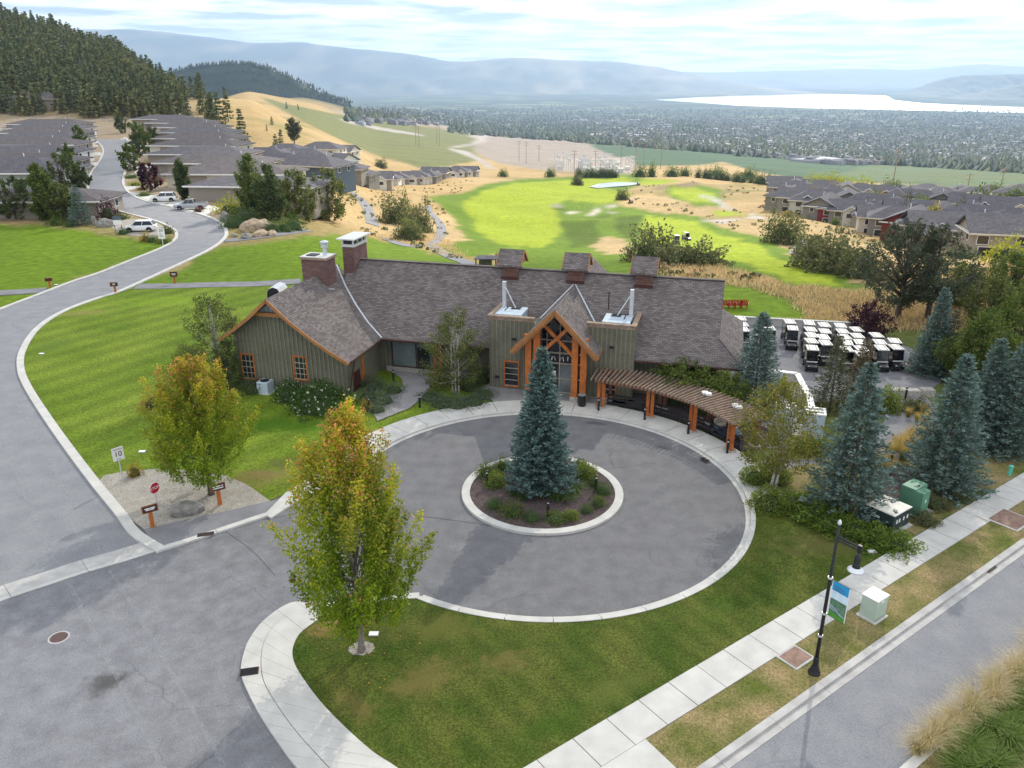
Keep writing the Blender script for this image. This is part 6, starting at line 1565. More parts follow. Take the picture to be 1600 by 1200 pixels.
for px, py, s, m, sd, lab in ((394, 361, (1.8, 1.3, 1.3), 'tan_rock', 2, 'largest tan boulder at the garden corner'), (412, 360, (1.6, 1.1, 1.2), 'tan_rock', 3, 'tan boulder behind the low stones'), (408, 369, (1.6, 1, .7), 'tan_rock', 4, 'flat tan boulder beside the round shrubs'), (385, 373, (.9, .7, .6), 'rock', 5, 'whitish stone on the garden bed edge'), (425, 368, (1, .6, .6), 'tan_rock', 6, 'square tan stone by the gravel path'), (352, 347, (1.1, .8, 1.2), 'rock', 7, 'upright pale stone below the yellow shrub'), (165, 354, (1.4, 1.0, .9), 'rock', 8, 'pale boulder below the purple shrub'), (148, 353, (.35, .35, 1.2), 'rock', 9, 'tall standing stone at the top of the left lawn'), (366, 370, (.6, .5, .35), 'rock', 10, 'small stone at the kerb of the garden corner')): boulder(px, py, s, m, sd, lab, True)
t = thing('stone_planter', 'low block stone wall at the bend of the service path', 'wall', G(1425, 618)); MB().bbox(-1.6, -.5, -.3, .3, -.05, .55, .05).build('stone', 'stone', t); MB().bbox(-.48, .5, -.32, .28, -.05, .5, .05).build('stone', 'stone', t); MB().bbox(.52, 1.5, -.35, .3, -.05, .58, .05).build('stone', 'stone', t)
t = thing('stone_planter', 'square stone block at the corner of the cart yard', 'planter', G(1427, 580), R(-15)); MB().bbox(-.7, .7, -.4, .4, -.05, .65, .06).build('block', 'stone', t); MB().bbox(-.6, .6, -.3, .3, .6, .7, .04).build('soil', 'mulch', t)
t = thing('yard_wall', 'low grey wall along the back of the cart yard', 'wall', G(1240, 509)); a_, b_ = G(1128, 505) - G(1240, 509), G(1345, 517) - G(1240, 509)
MB().beam((a_.x, a_.y, .35), (b_.x, b_.y, .35), .25, .7).build('wall_face', 'old_concrete', t); MB().beam((a_.x, a_.y, .74), (b_.x, b_.y, .74), .34, .08).build('coping', 'concrete', t)
# red chairs on the practice green
def chair(loc, rz, lab):
    t = thing('garden_chair', lab, 'chair', loc, rz, 'red garden chairs on the practice green')
    for k in range(5): x = -.26 + k * .13; MB().beam((x, .05, .30), (x * 1.25, .42, 1.0 - abs(x) * .3), .11, .025, (0, 1, 0)).build('back_slat', 'red_plastic', t)
    for k in range(4): MB().box(-.28, .28, -.42 + k * .125, -.31 + k * .125, .33 - k * .02, .355 - k * .02).build('seat_slat', 'red_plastic', t)
    for s in (-1, 1):
        MB().box(s * .36 - .07, s * .36 + .07, -.48, .25, .56, .59).build('armrest', 'red_plastic', t); MB().box(s * .32 - .03, s * .32 + .03, -.44, -.34, 0, .56).build('leg', 'red_plastic', t); MB().box(s * .32 - .03, s * .32 + .03, .18, .26, 0, .56).build('leg', 'red_plastic', t)
for k, (px, n_) in enumerate(((1134, 'nearest the clubhouse'), (1143.5, 'second from the clubhouse'), (1153, 'third from the clubhouse'), (1162, 'farthest from the clubhouse'))): chair(T(px, 482), R(168), 'bright red slatted garden chair on the green, ' + n_)

# ================================================================== VEHICLES
def wheel(mb, x, y, r, w):
    pts = []
    for yy, rr in ((-w / 2, r * .55), (-w / 2, r * .92), (-w / 2 + .03, r), (w / 2 - .03, r), (w / 2, r * .92), (w / 2, r * .55)):
        pts.append((yy, rr))
    n = 16; b = []; 
    for yy, rr in pts:
        for k in range(n): a = 2 * math.pi * k / n; b.append((x + rr * math.cos(a), y + yy, r + rr * math.sin(a)))
    f = []
    for i in range(len(pts) - 1):
        for k in range(n): f.append((i * n + k, (i + 1) * n + k, (i + 1) * n + (k + 1) % n, i * n + (k + 1) % n))
    return mb.add(b, f)
def rimm(x, y, r, w):
    m_ = MB(); n = 12
    for s in (-1, 1):
        c = [(x + r * .6 * math.cos(2 * math.pi * k / n), y + s * w * .42, r + r * .6 * math.sin(2 * math.pi * k / n)) for k in range(n)]
        m_.add(c, [tuple(range(n)) if s < 0 else tuple(reversed(range(n)))])
    return m_
def loft(sections):
    """closed body from (x, [(y,z)...]) rings"""
    m_ = MB(); n = len(sections[0][1]); P_ = []
    for x, ring in sections: P_ += [(x, y, z) for y, z in ring]
    f = []
    for i in range(len(sections) - 1):
        for k in range(n): f.append((i * n + k, i * n + (k + 1) % n, (i + 1) * n + (k + 1) % n, (i + 1) * n + k))
    f += [tuple(reversed(range(n))), tuple(range((len(sections) - 1) * n, len(sections) * n))]
    return m_.add(P_, f)
def ring(hw, z0, z1, tuck=.08, sh=.06):
    return [(-hw + tuck, z0), (hw - tuck, z0), (hw, z0 + .15), (hw, z0 + (z1 - z0) * .6), (hw - sh, z1), (-hw + sh, z1), (-hw, z0 + (z1 - z0) * .6), (-hw, z0 + .15)]
def car(kind, paint, label, loc, rz, group=None):
    t = thing({'suv': 'parked_car', 'pickup': 'pickup_truck'}[kind], label, 'car' if kind == 'suv' else 'pickup truck', loc, rz, group)
    L = 4.6 if kind == 'suv' else 5.6; hw = .92; wr = .36
    if kind == 'suv': prof = [(-L / 2, .45, .62), (-L / 2 + .12, .3, .8), (-1.25, .28, .98), (-.9, .28, 1.02), (1.6, .28, 1.06), (2.1, .32, 1.05), (L / 2, .5, .9)]
    else: prof = [(-L / 2, .5, .75), (-L / 2 + .12, .35, .92), (-1.5, .33, 1.05), (-1.2, .33, 1.08), (.75, .33, 1.1), (.78, .33, 1.1), (2.6, .35, 1.08), (L / 2, .5, 1.05)]
    b_ = loft([(x, ring(hw - (.08 if abs(x) > L / 2 - .05 else 0), z0, z1)) for x, z0, z1 in prof]).build('body', paint, t, smooth=False)
    c0, c1, r0, r1 = (-1.15, 2.12, -.45, 1.72) if kind == 'suv' else (-1.3, .82, -.65, .55); zt_ = 1.62 if kind == 'suv' else 1.72
    cb = MB(); lo, up = 1.0, zt_; w0, w1 = hw - .07, hw - .22
    cb.add([(c0, -w0, lo), (c1, -w0, lo), (c1, w0, lo), (c0, w0, lo), (r0, -w1, up), (r1, -w1, up), (r1, w1, up), (r0, w1, up)], [(4, 5, 6, 7), (0, 1, 5, 4), (1, 2, 6, 5), (2, 3, 7, 6), (3, 0, 4, 7)]); cb.build('glazing', 'glass', t)
    MB().slab([(r0 - .06, -w1 - .03, up + .05), (r1 + .06, -w1 - .03, up + .05), (r1 + .06, w1 + .03, up + .05), (r0 - .06, w1 + .03, up + .05)], .06).build('car_roof', paint, t)
    for s in (-1, 1):
        for xa, xb in ((c0, r0), ((c0 + c1) / 2 - .1, (r0 + r1) / 2 - .05), (c1, r1)): MB().beam((xa, s * (w0 + .01), lo), (xb, s * (w1 + .01), up), .09, .06).build('pillar', paint, t)
        MB().box(-L / 2 - .01, -L / 2 + .14, s * .68 - .16, s * .68 + .16, .66, .8).build('headlight', 'lamp_lens', t); MB().box(L / 2 - .1, L / 2 + .01, s * .74 - .1, s * .74 + .1, .72, .95).build('tail_light', 'sign_red', t)
        for x in ((-1.42, 1.4) if kind == 'suv' else (-1.75, 1.75)):
            wh = wheel(MB(), x, s * (hw - .1), wr, .24).build('wheel', 'tyre', t); rimm(x, s * (hw - .1), wr, .25).build('rim', 'rim', wh)
            m_ = MB(); n = 10; arc_ = [(x + (wr + .08) * math.cos(math.pi * k / n), s * (hw + .006), wr + (wr + .08) * math.sin(math.pi * k / n)) for k in range(n + 1)]; m_.add(arc_, [tuple(range(n + 1)) if s < 0 else tuple(reversed(range(n + 1)))]); m_.build('wheel_arch', 'black_metal', t)
        MB().bbox(c0 + .35, c0 + .5, s * (hw + .08) - .09, s * (hw + .08) + .09, 1.0, 1.15, .03).build('mirror', paint, t)
    MB().box(-L / 2 - .015, -L / 2 + .05, -.45, .45, .5, .72).build('grille', 'black_metal', t)
    if kind == 'pickup':
        MB().box(.95, 2.65, -.72, .72, 1.085, 1.112).build('bed_floor', 'black_metal', t)
        for s in (-1, 1): MB().box(.85, 2.78, s * .84 - .06, s * .84 + .06, 1.08, 1.2).build('bed_rail', paint, t)
        MB().box(2.68, 2.8, -.78, .78, 1.06, 1.2).build('tailgate', paint, t)
    return t
car('suv', 'car_white', 'white crossover car parked below the purple shrub', T(221, 362), R(7)); car('pickup', 'car_silver', 'silver crew cab pickup on the driveway beside the yellow shrub', T(299, 327), R(9))
car('suv', 'car_white', 'white crossover car next to the silver pickup', T(257, 315), R(12)); car('suv', 'car_white', 'white car half hidden by the red shrubs of the upper street', T(228, 272), R(14)); car('suv', 'car_black', 'dark car parked high on the curving street', T(211, 226), R(20)); car('suv', 'car_black', 'black car in a driveway near the top of the street', T(214, 216), R(15))
car('suv', 'car_white', 'white car in a driveway on the left side of the street', T(143, 226), R(-10)); car('suv', 'car_white', 'white car parked among the far townhouses', T(1567, 318), R(70))
sheet('driveway', [T(258, 322), T(300, 333), T(322, 337), T(345, 326), T(305, 316), T(272, 312)], .03, 'concrete', 'concrete driveway under the silver pickup', 'driveway'); sheet('driveway', [T(198, 300), T(225, 311), T(255, 320), T(276, 312), T(262, 309), T(225, 303)], .034, 'concrete', 'concrete driveway under the white crossover', 'driveway')
sheet('parking_pad', [T(172, 352), T(185, 366), T(240, 372), T(262, 358), T(240, 346), T(200, 342)], .03, 'gravel', 'gravel pad where the white car is parked', 'pad')
for k, (px, py) in enumerate(((195, 291), (199, 272), (206, 258), (198, 226), (186, 212))): sheet('driveway', [T(px, py), T(px + 3, py + 6), T(px + 33, py + 5), T(px + 30, py)], .03 + k * .002, 'concrete', 'concrete driveway of a bungalow on the upper street', 'driveway')
for k, (px, py) in enumerate(((135, 294), (140, 274), (152, 254), (158, 238), (152, 224))): sheet('driveway', [T(px, py), T(px + 1, py + 5), T(px - 26, py + 5), T(px - 26, py)], .03 + k * .002, 'concrete', 'concrete driveway on the left side of the upper street', 'driveway')

# golf carts
def make_cart(body, lab):
    t = thing('golf_cart', lab, 'golf cart')
    b_ = loft([(-1.1, ring(.40, .3, .48, .06, .08)), (-.95, ring(.48, .22, .62, .06, .1)), (-.62, ring(.5, .2, .72, .05, .1)), (-.5, ring(.5, .2, .3, .03, .03)), (.12, ring(.5, .2, .3, .03, .03)), (.18, ring(.5, .2, .62, .05, .06)), (.75, ring(.5, .24, .66, .05, .08)), (1.05, ring(.45, .32, .58, .06, .1))]).build('body', body, t)
    MB().bbox(.14, .62, -.46, .46, .64, .78, .04).build('seat', 'vinyl', t); MB().bbox(.56, .68, -.46, .46, .8, 1.12, .04).build('seat_back', 'vinyl', t)
    MB().add([(-.52, -.44, .72), (-.52, .44, .72), (-.32, .44, 1.62), (-.32, -.44, 1.62)], [(0, 3, 2, 1), (0, 1, 2, 3)]).build('windshield', 'glass', t)
    MB().beam((-.55, -.45, .74), (-.55, .45, .74), .06, .07).build('dash_trim', 'white_paint', t)
    MB().bbox(-.46, .86, -.49, .49, 1.64, 1.72, .035).build('roof', 'cart_roof', t)
    for y in (-.3, .3): MB().beam((-.42, y, 1.73), (.82, y, 1.73), .05, .03).build('roof_rib', 'greige', t)
    for s in (-1, 1):
        MB().tube((-.5, s * .46, .68), (-.32, s * .46, 1.66), .022, n=6).build('strut', 'black_metal', t); MB().tube((.85, s * .46, .6), (.8, s * .46, 1.66), .022, n=6).build('strut', 'black_metal', t)
        for x in (-.78, .72):
            wh = wheel(MB(), x, s * .44, .22, .18).build('wheel', 'tyre', t); rimm(x, s * .44, .22, .19).build('rim', 'rim', wh)
        MB().box(-1.07, -1.0, s * .3 - .07, s * .3 + .07, .46, .54).build('headlight', 'lamp_lens', t)
    m_ = MB(); m_.tube((-.3, -.22, .95), (-.42, -.22, .7), .02, n=6); m_.lathe([(.16, .95), (.17, .97), (.14, .98)], 10, (-.28, -.22, 0)); m_.build('steering_wheel', 'black_metal', t)
    MB().bbox(.75, 1.08, -.38, .38, .64, .98, .06).build('bag_well', 'black_metal', t)
    return t
cart = make_cart('car_black', 'x'); cu_ = [False]
crt = [(1235, 503), (1239, 513), (1265, 505), (1267.5, 515), (1269, 524), (1269, 533), (1270, 544), (1289, 508), (1290, 518), (1288, 527), (1291, 536), (1314, 509), (1317.5, 518), (1321, 527), (1324, 536), (1324, 546), (1340, 515), (1341, 525), (1345, 535), (1347, 545), (1371, 524), (1376, 535), (1379, 544), (1399, 533), (1402, 543), (1135, 496), (1158, 498), (1161, 507), (1162, 515), (1203, 513)]
rows = {0: 'row nearest the service court', 1: 'first long row', 2: 'second long row', 3: 'third long row', 4: 'fourth long row', 5: 'fifth row', 6: 'row at the stone block', 7: 'row under the clubhouse roof end'}
for k, (px, py) in enumerate(crt):
    g = G(px, py, 1.72); rw_i = 0 if px < 1245 and px > 1230 else 1 if 1245 < px < 1280 else 2 if 1280 < px < 1300 else 3 if 1300 < px < 1332 else 4 if 1332 < px < 1360 else 5 if 1360 < px < 1390 else 6 if px > 1390 else 7
    if k == 1: cart_b = None
    place(cart, cu_, Vector((g.x, g.y, .012)), R(82 + random.uniform(-6, 6)), (1.0, .92, 1.0), 'black golf cart with cream roof, ' + rows[rw_i], 'golf carts in the ' + rows[rw_i], 'golf cart')
for px, py, lab in ((1057, 381, 'golf cart out on the fairway nearer the walking golfer'), (1072, 376, 'golf cart out on the fairway ahead of the other')): place(cart, cu_, T(px, py), R(random.uniform(60, 120)), 1.0, lab, 'carts on the fairway', 'golf cart')
for px, py, lab in ((997, 290, 'tiny distant cart by the pond'), (985, 318, 'tiny distant cart among the dry mounds')): place(cart, cu_, T(px, py), R(30), 1.0, lab, 'carts on the fairway', 'golf cart')
bc = make_cart('car_blue', 'blue fronted golf cart at the head of the fourth long row'); g = G(1348, 553, 1.72); bc.location = (g.x, g.y, .012); bc.rotation_euler = (0, 0, R(82)); bc.scale = (1, .92, 1)
bc = make_cart('car_blue', 'dark golf cart parked under the pergola end'); p = circ(14.2, 31); bc.location = (p.x, p.y, .115); bc.rotation_euler = (0, 0, R(120))

# a golfer walking on the fairway
def person(loc, rz, lab):
    t = thing('person', lab, 'person', loc, rz); me = bpy.data.meshes.new('body')
    V = [(0, 0, .95), (0, 0, 1.2), (0, 0, 1.42), (0, .0, 1.52), (0, -.01, 1.66), (.19, 0, 1.4), (.25, .05, 1.12), (.24, -.08, .88), (-.19, 0, 1.4), (-.25, -.05, 1.12), (-.24, .06, .88), (.1, 0, .9), (.12, -.1, .5), (.12, -.02, .06), (.12, -.16, .03), (-.1, 0, .9), (-.11, .08, .5), (-.11, .2, .08), (-.11, .06, .03)]
    E = [(0, 1), (1, 2), (2, 3), (3, 4), (2, 5), (5, 6), (6, 7), (2, 8), (8, 9), (9, 10), (0, 11), (11, 12), (12, 13), (13, 14), (0, 15), (15, 16), (16, 17), (17, 18)]
    Rr = [.15, .14, .16, .06, .105, .07, .05, .04, .07, .05, .04, .095, .07, .05, .04, .095, .07, .05, .04]
    me.from_pydata(V, E, []); o = bpy.data.objects.new('body', me); col.objects.link(o); sk = o.modifiers.new('skin', 'SKIN')
    for i, q in enumerate(Rr): me.skin_vertices[0].data[i].radius = (q, q * .8); me.skin_vertices[0].data[i].use_root = (i == 0)
    sb = o.modifiers.new('sub', 'SUBSURF'); sb.levels = 1; sb.render_levels = 1; me.materials.append(M['box_dark']); o.parent = t
    MB().lathe([(.1, 1.68), (.115, 1.74), (.08, 1.8), (.02, 1.82)], 10).build('cap', 'white_paint', t)
person(T(1045, 384), R(70), 'golfer in dark clothes walking on the fairway')

# ================================================================== HOUSES
def house(loc, rz, w, d, hw, label, group, wallm, roofm, roof='hip', pitch=.42, front=(), garage=None, gable_col='white_paint', wing=None, name='house', vent=True, side=True):
    """w along local x, d along local y, -y is the front"""
    t = thing(name, label, 'house', loc, rz, group)
    MB().box(-w / 2, w / 2, -d / 2, d / 2, -3.0, hw).build('wall', wallm, t)
    o = .75; X, Y = w / 2 + o, d / 2 + o; rise = Y * pitch; z0 = hw - .1; rb = MB()
    if roof == 'hip':
        rx = max(X - Y, .5); A = [(-X, -Y, z0), (X, -Y, z0), (X, Y, z0), (-X, Y, z0), (-rx, 0, z0 + rise), (rx, 0, z0 + rise)]; fs = [(0, 1, 5, 4), (1, 2, 5), (2, 3, 4, 5), (3, 0, 4)]
    else:
        A = [(-X, -Y, z0), (X, -Y, z0), (X, Y, z0), (-X, Y, z0), (-X, 0, z0 + rise), (X, 0, z0 + rise)]; fs = [(0, 1, 5, 4), (2, 3, 4, 5)]
    for f in fs: rb.slab([A[i] for i in f], .2)
    ro = rb.build('roof', roofm, t)
    MB().box(-X + .05, X - .05, -Y + .05, Y - .05, z0 - .3, z0 - .06).build('soffit', gable_col, t)
    MB().beam((-X, -Y - .05, z0 - .08), (X, -Y - .05, z0 - .08), .12, .2).build('fascia', 'white_paint' if pitch < .4 else 'cream', t)
    if roof != 'hip':
        for s in (-1, 1): MB().add([(s * w / 2, -d / 2, hw - .02), (s * w / 2, d / 2, hw - .02), (s * w / 2, 0, hw + d / 2 * pitch)], [(0, 1, 2)]).build('gable', wallm, t)
    if vent:
        MB().tube((w * .2, d * .12, z0 + rise * .6), (w * .2, d * .12, z0 + rise * 1.0 + .5), .1, n=8).build('vent_pipe', 'white_paint', ro)
    def win(x, z, ww, hh, sd='f'):
        q = MB(); p_ = MB()
        if sd == 'f': q.box(x - ww / 2 - .12, x + ww / 2 + .12, -d / 2 - .06, -d / 2, z - .12, z + hh + .12); p_.box(x - ww / 2, x + ww / 2, -d / 2 - .08, -d / 2 - .06, z, z + hh)
        elif sd == 'l': q.box(-w / 2 - .06, -w / 2, x - ww / 2 - .12, x + ww / 2 + .12, z - .12, z + hh + .12); p_.box(-w / 2 - .08, -w / 2 - .06, x - ww / 2, x + ww / 2, z, z + hh)
        else: q.box(w / 2, w / 2 + .06, x - ww / 2 - .12, x + ww / 2 + .12, z - .12, z + hh + .12); p_.box(w / 2 + .06, w / 2 + .08, x - ww / 2, x + ww / 2, z, z + hh)
        f = q.build('window', 'white_paint', t); p_.build('pane', 'glass', f)
    for s in ('l', 'r'):
        if side: win(-d * .2, hw - 1.9, 1.3, 1.2, s); win(d * .22, hw - 1.9, 1.1, 1.2, s)
    for x, z, ww, hh in front: win(x, z, ww, hh)
    if garage:
        gx, gw, gm = garage; g_ = MB().box(gx - gw / 2, gx + gw / 2, -d / 2 - .05, -d / 2, 0, 2.3).build('garage_door', gm, t)
        for k in range(3): MB().box(gx - gw / 2, gx + gw / 2, -d / 2 - .06, -d / 2 - .05, .55 + k * .57, .58 + k * .57).build('panel_seam', 'greige', g_)
    if wing:
        wx, ww, wd, wm, wh = wing
        b0 = -d / 2 - wd; MB().box(wx - ww / 2, wx + ww / 2, b0, -d / 2 + .1, -3, wh).build('wing_wall', wm, t)
        Xw = ww / 2 + .5; r2 = Xw * (pitch + .12); rb = MB(); zb = wh - .08
        rb.slab([(wx - Xw, b0 - .5, zb), (wx, b0 - .5, zb + r2), (wx, -d * .1, zb + r2), (wx - Xw, -d * .1, zb)][::-1], .18); rb.slab([(wx, b0 - .5, zb + r2), (wx + Xw, b0 - .5, zb), (wx + Xw, -d * .1, zb), (wx, -d * .1, zb + r2)][::-1], .18)
        wr_ = rb.build('wing_roof', roofm, t); MB().add([(wx - ww / 2, b0 - .01, wh - .02), (wx + ww / 2, b0 - .01, wh - .02), (wx, b0 - .01, wh + ww / 2 * (pitch + .12))], [(0, 1, 2)]).build('wing_gable', wm, t)
        m_ = MB(); m_.beam((wx - Xw, b0 - .52, zb - .08), (wx, b0 - .52, zb + r2 - .08), .05, .2); m_.beam((wx, b0 - .52, zb + r2 - .08), (wx + Xw, b0 - .52, zb - .08), .05, .2); tag(m_.build('barge_board', 'white_paint', wr_), kind='stuff')
        q = MB().box(wx - ww * .28, wx + ww * .28, b0 - .06, b0, wh - 2.0, wh - .5).build('wing_window', 'white_paint', t); MB().box(wx - ww * .28 + .1, wx + ww * .28 - .1, b0 - .08, b0 - .06, wh - 1.9, wh - .6).build('pane', 'glass', q)
    return t
random.seed(8)
WM = ['taupe', 'cream', 'greige', 'stucco', 'sage']
# bungalows right of the street: long low hip roofs, ends to the street
def by_end(fy, px, w_, d_, right=False, ez=2.9):
    """centre of a house whose front eave is at distance fy and whose street end shows at px"""
    x = (px - 800) / F * (fy * CP + (H - ez) * SP)
    return Vector((x + (-w_ / 2 + .7 if right else w_ / 2 - .7), fy + d_ / 2 + .7, 0))
rowR = [(150, 297, 24, 10.5), (168, 262, 26, 11), (187, 242, 26, 11.5), (207, 233, 25, 12), (230, 236, 25, 12), (254, 244, 25, 12), (278, 246, 25, 12), (302, 240, 25, 12), (327, 228, 25, 12), (352, 208, 25, 12)]
for k, (fy, px, w_, d_) in enumerate(rowR):
    house(by_end(fy, px, w_, d_) + Vector((0, 0, .22 * k)), R(-5 + random.uniform(-2, 2)), w_, d_, 2.9, ('taupe' if k == 0 else 'low') + ' bungalow with broad brown hip roof ' + ('behind the silver pickup' if k == 0 else 'in the row right of the winding street'), None if k == 0 else 'bungalows right of the street', WM[k % 3], 'brown_roof' if k % 3 else 'grey_roof', 'hip', .22 + .02 * (k % 3), [(w_ * .1, .9, 2, 1.3), (w_ * .36, .9, 1.6, 1.3)], (-w_ * .27, 5.2, 'taupe'), name='bungalow')
rowL = [(131, 135, 34, 10, .26), (165, 74, 34, 14, .34), (192, 93, 32, 12, .24), (214, 103, 30, 12, .22), (237, 106, 30, 12, .24), (259, 112, 28, 12, .22), (281, 116, 28, 12, .24), (303, 120, 28, 12, .22), (326, 118, 28, 12, .24)]
for k, (fy, px, w_, d_, pt) in enumerate(rowL):
    house(by_end(fy, px, w_, d_, True) + Vector((0, 0, .2 * max(0, k - 1))), R(3 + random.uniform(-2, 2)), w_, d_, 2.9 if k != 1 else 3.6, ['brown roofed bungalow behind the trees at the top of the left lawn', 'sage walled bungalow with wide grey roof left of the street'][k] if k < 2 else 'low bungalow with hip roof in the row left of the winding street', None if k < 2 else 'bungalows left of the street', 'sage' if k == 1 else WM[k % 4], 'grey_roof' if k % 2 else 'brown_roof', 'hip', pt, [(w_ * .05, 2.4 if k == 1 else 1, 1.6, .8), (w_ * .3, 1, 1.6, 1.3)], None, name='bungalow')
p = T(60, 168); house(p, R(0), 26, 12, 4, 'brown bungalow against the foot of the forest hill', None, 'taupe', 'brown_roof', 'hip', .4, [(0, 1.5, 3, 1.5)], name='bungalow')
# lower cluster
mid = [(415, 258, 20, 13, 'greige', 'hip'), (442, 268, 20, 13, 'taupe', 'hip'), (490, 283, 22, 12, 'slate_blue', 'hip'), (450, 249, 18, 12, 'stucco', 'hip'), (478, 257, 18, 12, 'cream', 'hip'), (512, 264, 20, 13, 'stucco', 'gable'), (505, 243, 18, 12, 'stucco', 'hip'), (528, 246, 18, 12, 'cream', 'gable'), (535, 276, 18, 11, 'greige', 'hip'), (556, 284, 16, 10, 'greige', 'hip')]
for k, (px, py, w_, d_, wm, rf) in enumerate(mid):
    house(T(px, py), R(random.uniform(-25, 5)), w_, d_, 3.4 if k != 2 else 5.2, 'dark blue sided house below the dry bank' if k == 2 else 'pale house with grey roof in the cluster below the dry slope', None if k == 2 else 'houses below the dry slope', wm, 'grey_roof', rf, .4, [(-w_ * .3, 1, 2, 1.4), (0, 1, 2, 1.4), (w_ * .3, 1, 2, 1.4)], wing=(w_ * .2, 5, 1.6, wm, 3.2) if k % 2 else None)
for k in range(10):
    px = 585 + k * 16; house(T(px, 291 - k * 1.4 - (4 if k > 5 else 0)), R(random.uniform(-15, 15)), 15, 11, 3.6, 'grey roofed house with white trim in the row above the fairway', 'row houses above the fairway', ['taupe', 'stucco', 'greige'][k % 3], 'grey_roof', 'hip' if k % 3 else 'gable', .45, [(-4.5, 1, 1.8, 1.5), (0, 1, 1.8, 1.5), (4.5, 1, 1.8, 1.5)], wing=(3, 5, 2, 'stucco', 3.3))
# townhouses on the right
th = []
for k in range(11): px = 1222 + k * 22; th.append((px, 321 + (px - 1222) * .25, 13, 9.5, 4.9, 'f'))
for k in range(12): px = 1230 + k * 23.5; th.append((px, 307 + (px - 1230) * .2, 12.5, 9, 4.8, 'm'))
for k in range(15): px = 1220 + k * 25; th.append((px, 298 + (px - 1220) * .12, 12.5, 9, 4.8, 'b'))
for k in range(9): px = 1392 + k * 26; th.append((px, 304 + (k % 2) * 3, 14, 10, 3.9, 'u'))
for k in range(7): px = 1440 + k * 28; th.append((px, 318 + k * 2 + (k % 2) * 3, 13, 10, 4.0, 'u'))
for k in range(4): px = 1520 + k * 27; th.append((px, 358 + k * 5, 14, 10, 4.8, 'm'))
th = [(a_ + random.uniform(-4, 4), b_ + random.uniform(-2, 2), c_ * random.uniform(.9, 1.15), d_, e_, f_) for a_, b_, c_, d_, e_, f_ in th]
wn_ = {'f': ('two storey townhouse with dark gabled roof facing the dry slope', 'townhouses facing the dry slope'), 'm': ('dark roofed townhouse in the middle row', 'townhouses in the middle row'), 'b': ('dark roofed townhouse in the back row', 'townhouses in the back row'), 'u': ('newer house with broad pale edged roof behind the townhouses', 'newer houses behind the townhouses')}
for k, (px, py, w_, d_, hw_, rw_) in enumerate(th):
    wm = ['greige', 'taupe', 'cream', 'greige', 'house_red'][k % 5] if rw_ != 'u' else ['stucco', 'cream'][k % 2]
    lab, grp = wn_[rw_]
    if wm == 'house_red': lab, grp = 'townhouse with dark red siding and grey roof', 'red sided townhouses'
    house(T(px, py + 4), R(-30 + random.uniform(-12, 12) + (0 if (k * 7) % 3 else 90)), w_, d_, hw_, lab, grp, wm, 'grey_roof', 'gable' if k % 2 and rw_ != 'u' else 'hip', .5 if rw_ != 'u' else .35, [(-w_ * .3, hw_ - 2, 1.8, 1.4), (w_ * .05, hw_ - 2, 1.8, 1.4), (-w_ * .3, hw_ - 4.6, 1.8, 1.5), (w_ * .3, hw_ - 4.6, 2.2, 1.8)], wing=(w_ * .22, 4.6, 1.8, 'cream' if k % 4 == 0 else wm, hw_ - .4) if rw_ != 'u' else None, name='townhouse', vent=k % 3 == 0)
house(T(1496, 386), R(-14), 22, 11, 4.8, 'large taupe townhouse with long roof beside the red shrub', None, 'taupe', 'grey_roof', 'gable', .5, [(-2, 2.6, 2, 1.6), (3, 2.6, 2, 1.6), (8, 2.6, 2, 1.6), (2, .2, 3, 1.8), (8, .2, 3, 1.8)], wing=(-6.5, 7, 3, 'taupe', 3.4), name='townhouse')
house(T(1578, 398), R(-14), 18, 10, 5.0, 'beige townhouse behind the little yellow tree', None, 'taupe', 'grey_roof', 'gable', .5, [(-7, 2.8, 2, 1.6), (0, 2.8, 2, 1.6), (7, 2.8, 2, 1.6), (-6, .2, 3, 2), (5, .2, 3.4, 2)], wing=(4, 6, 2.4, 'greige', 3.4), name='townhouse')
shrub('yellow', 1570, 412, 7, 5, 'little yellow tree in front of the beige townhouse', terrain_=True, name='yellow_tree', cat='tree'); shrub('red', 1520, 398, 7, 2.6, 'dark red shrub along the large taupe townhouse', terrain_=True); shrub('dark', 1498, 404, 7, 2.6, 'dark green shrub on the slope below the taupe townhouse', terrain_=True)
for k in range(26):
    px = random.uniform(1225, 1480); shrub(random.choice(['dark', 'green', 'willow', 'gold']), px, 334 + (px - 1225) * .19 + random.uniform(-3, 6), random.uniform(2.5, 4.5), random.uniform(1.5, 3), 'garden shrub along the foot of the townhouses', 'shrubs along the townhouses', terrain_=True)
for k in range(34):
    px = random.uniform(1235, 1600); f_ = random.uniform(0, 1); py = 300 + (px - 1235) * .1 + f_ * (26 + (px - 1235) * .12)
    kd = random.choice(['green', 'dark', 'gold', 'lime']); shrub(kd, px, py, random.uniform(4, 7), random.uniform(5.5, 8.5), {'green': 'green garden tree between the townhouses', 'dark': 'dark garden tree between the townhouses', 'gold': 'golden autumn tree between the townhouses', 'lime': 'light green garden tree between the townhouses'}[kd], {'green': 'green trees between townhouses', 'dark': 'dark trees between townhouses', 'gold': 'golden trees between townhouses', 'lime': 'light trees between townhouses'}[kd], terrain_=True, name='garden_tree', cat='tree')
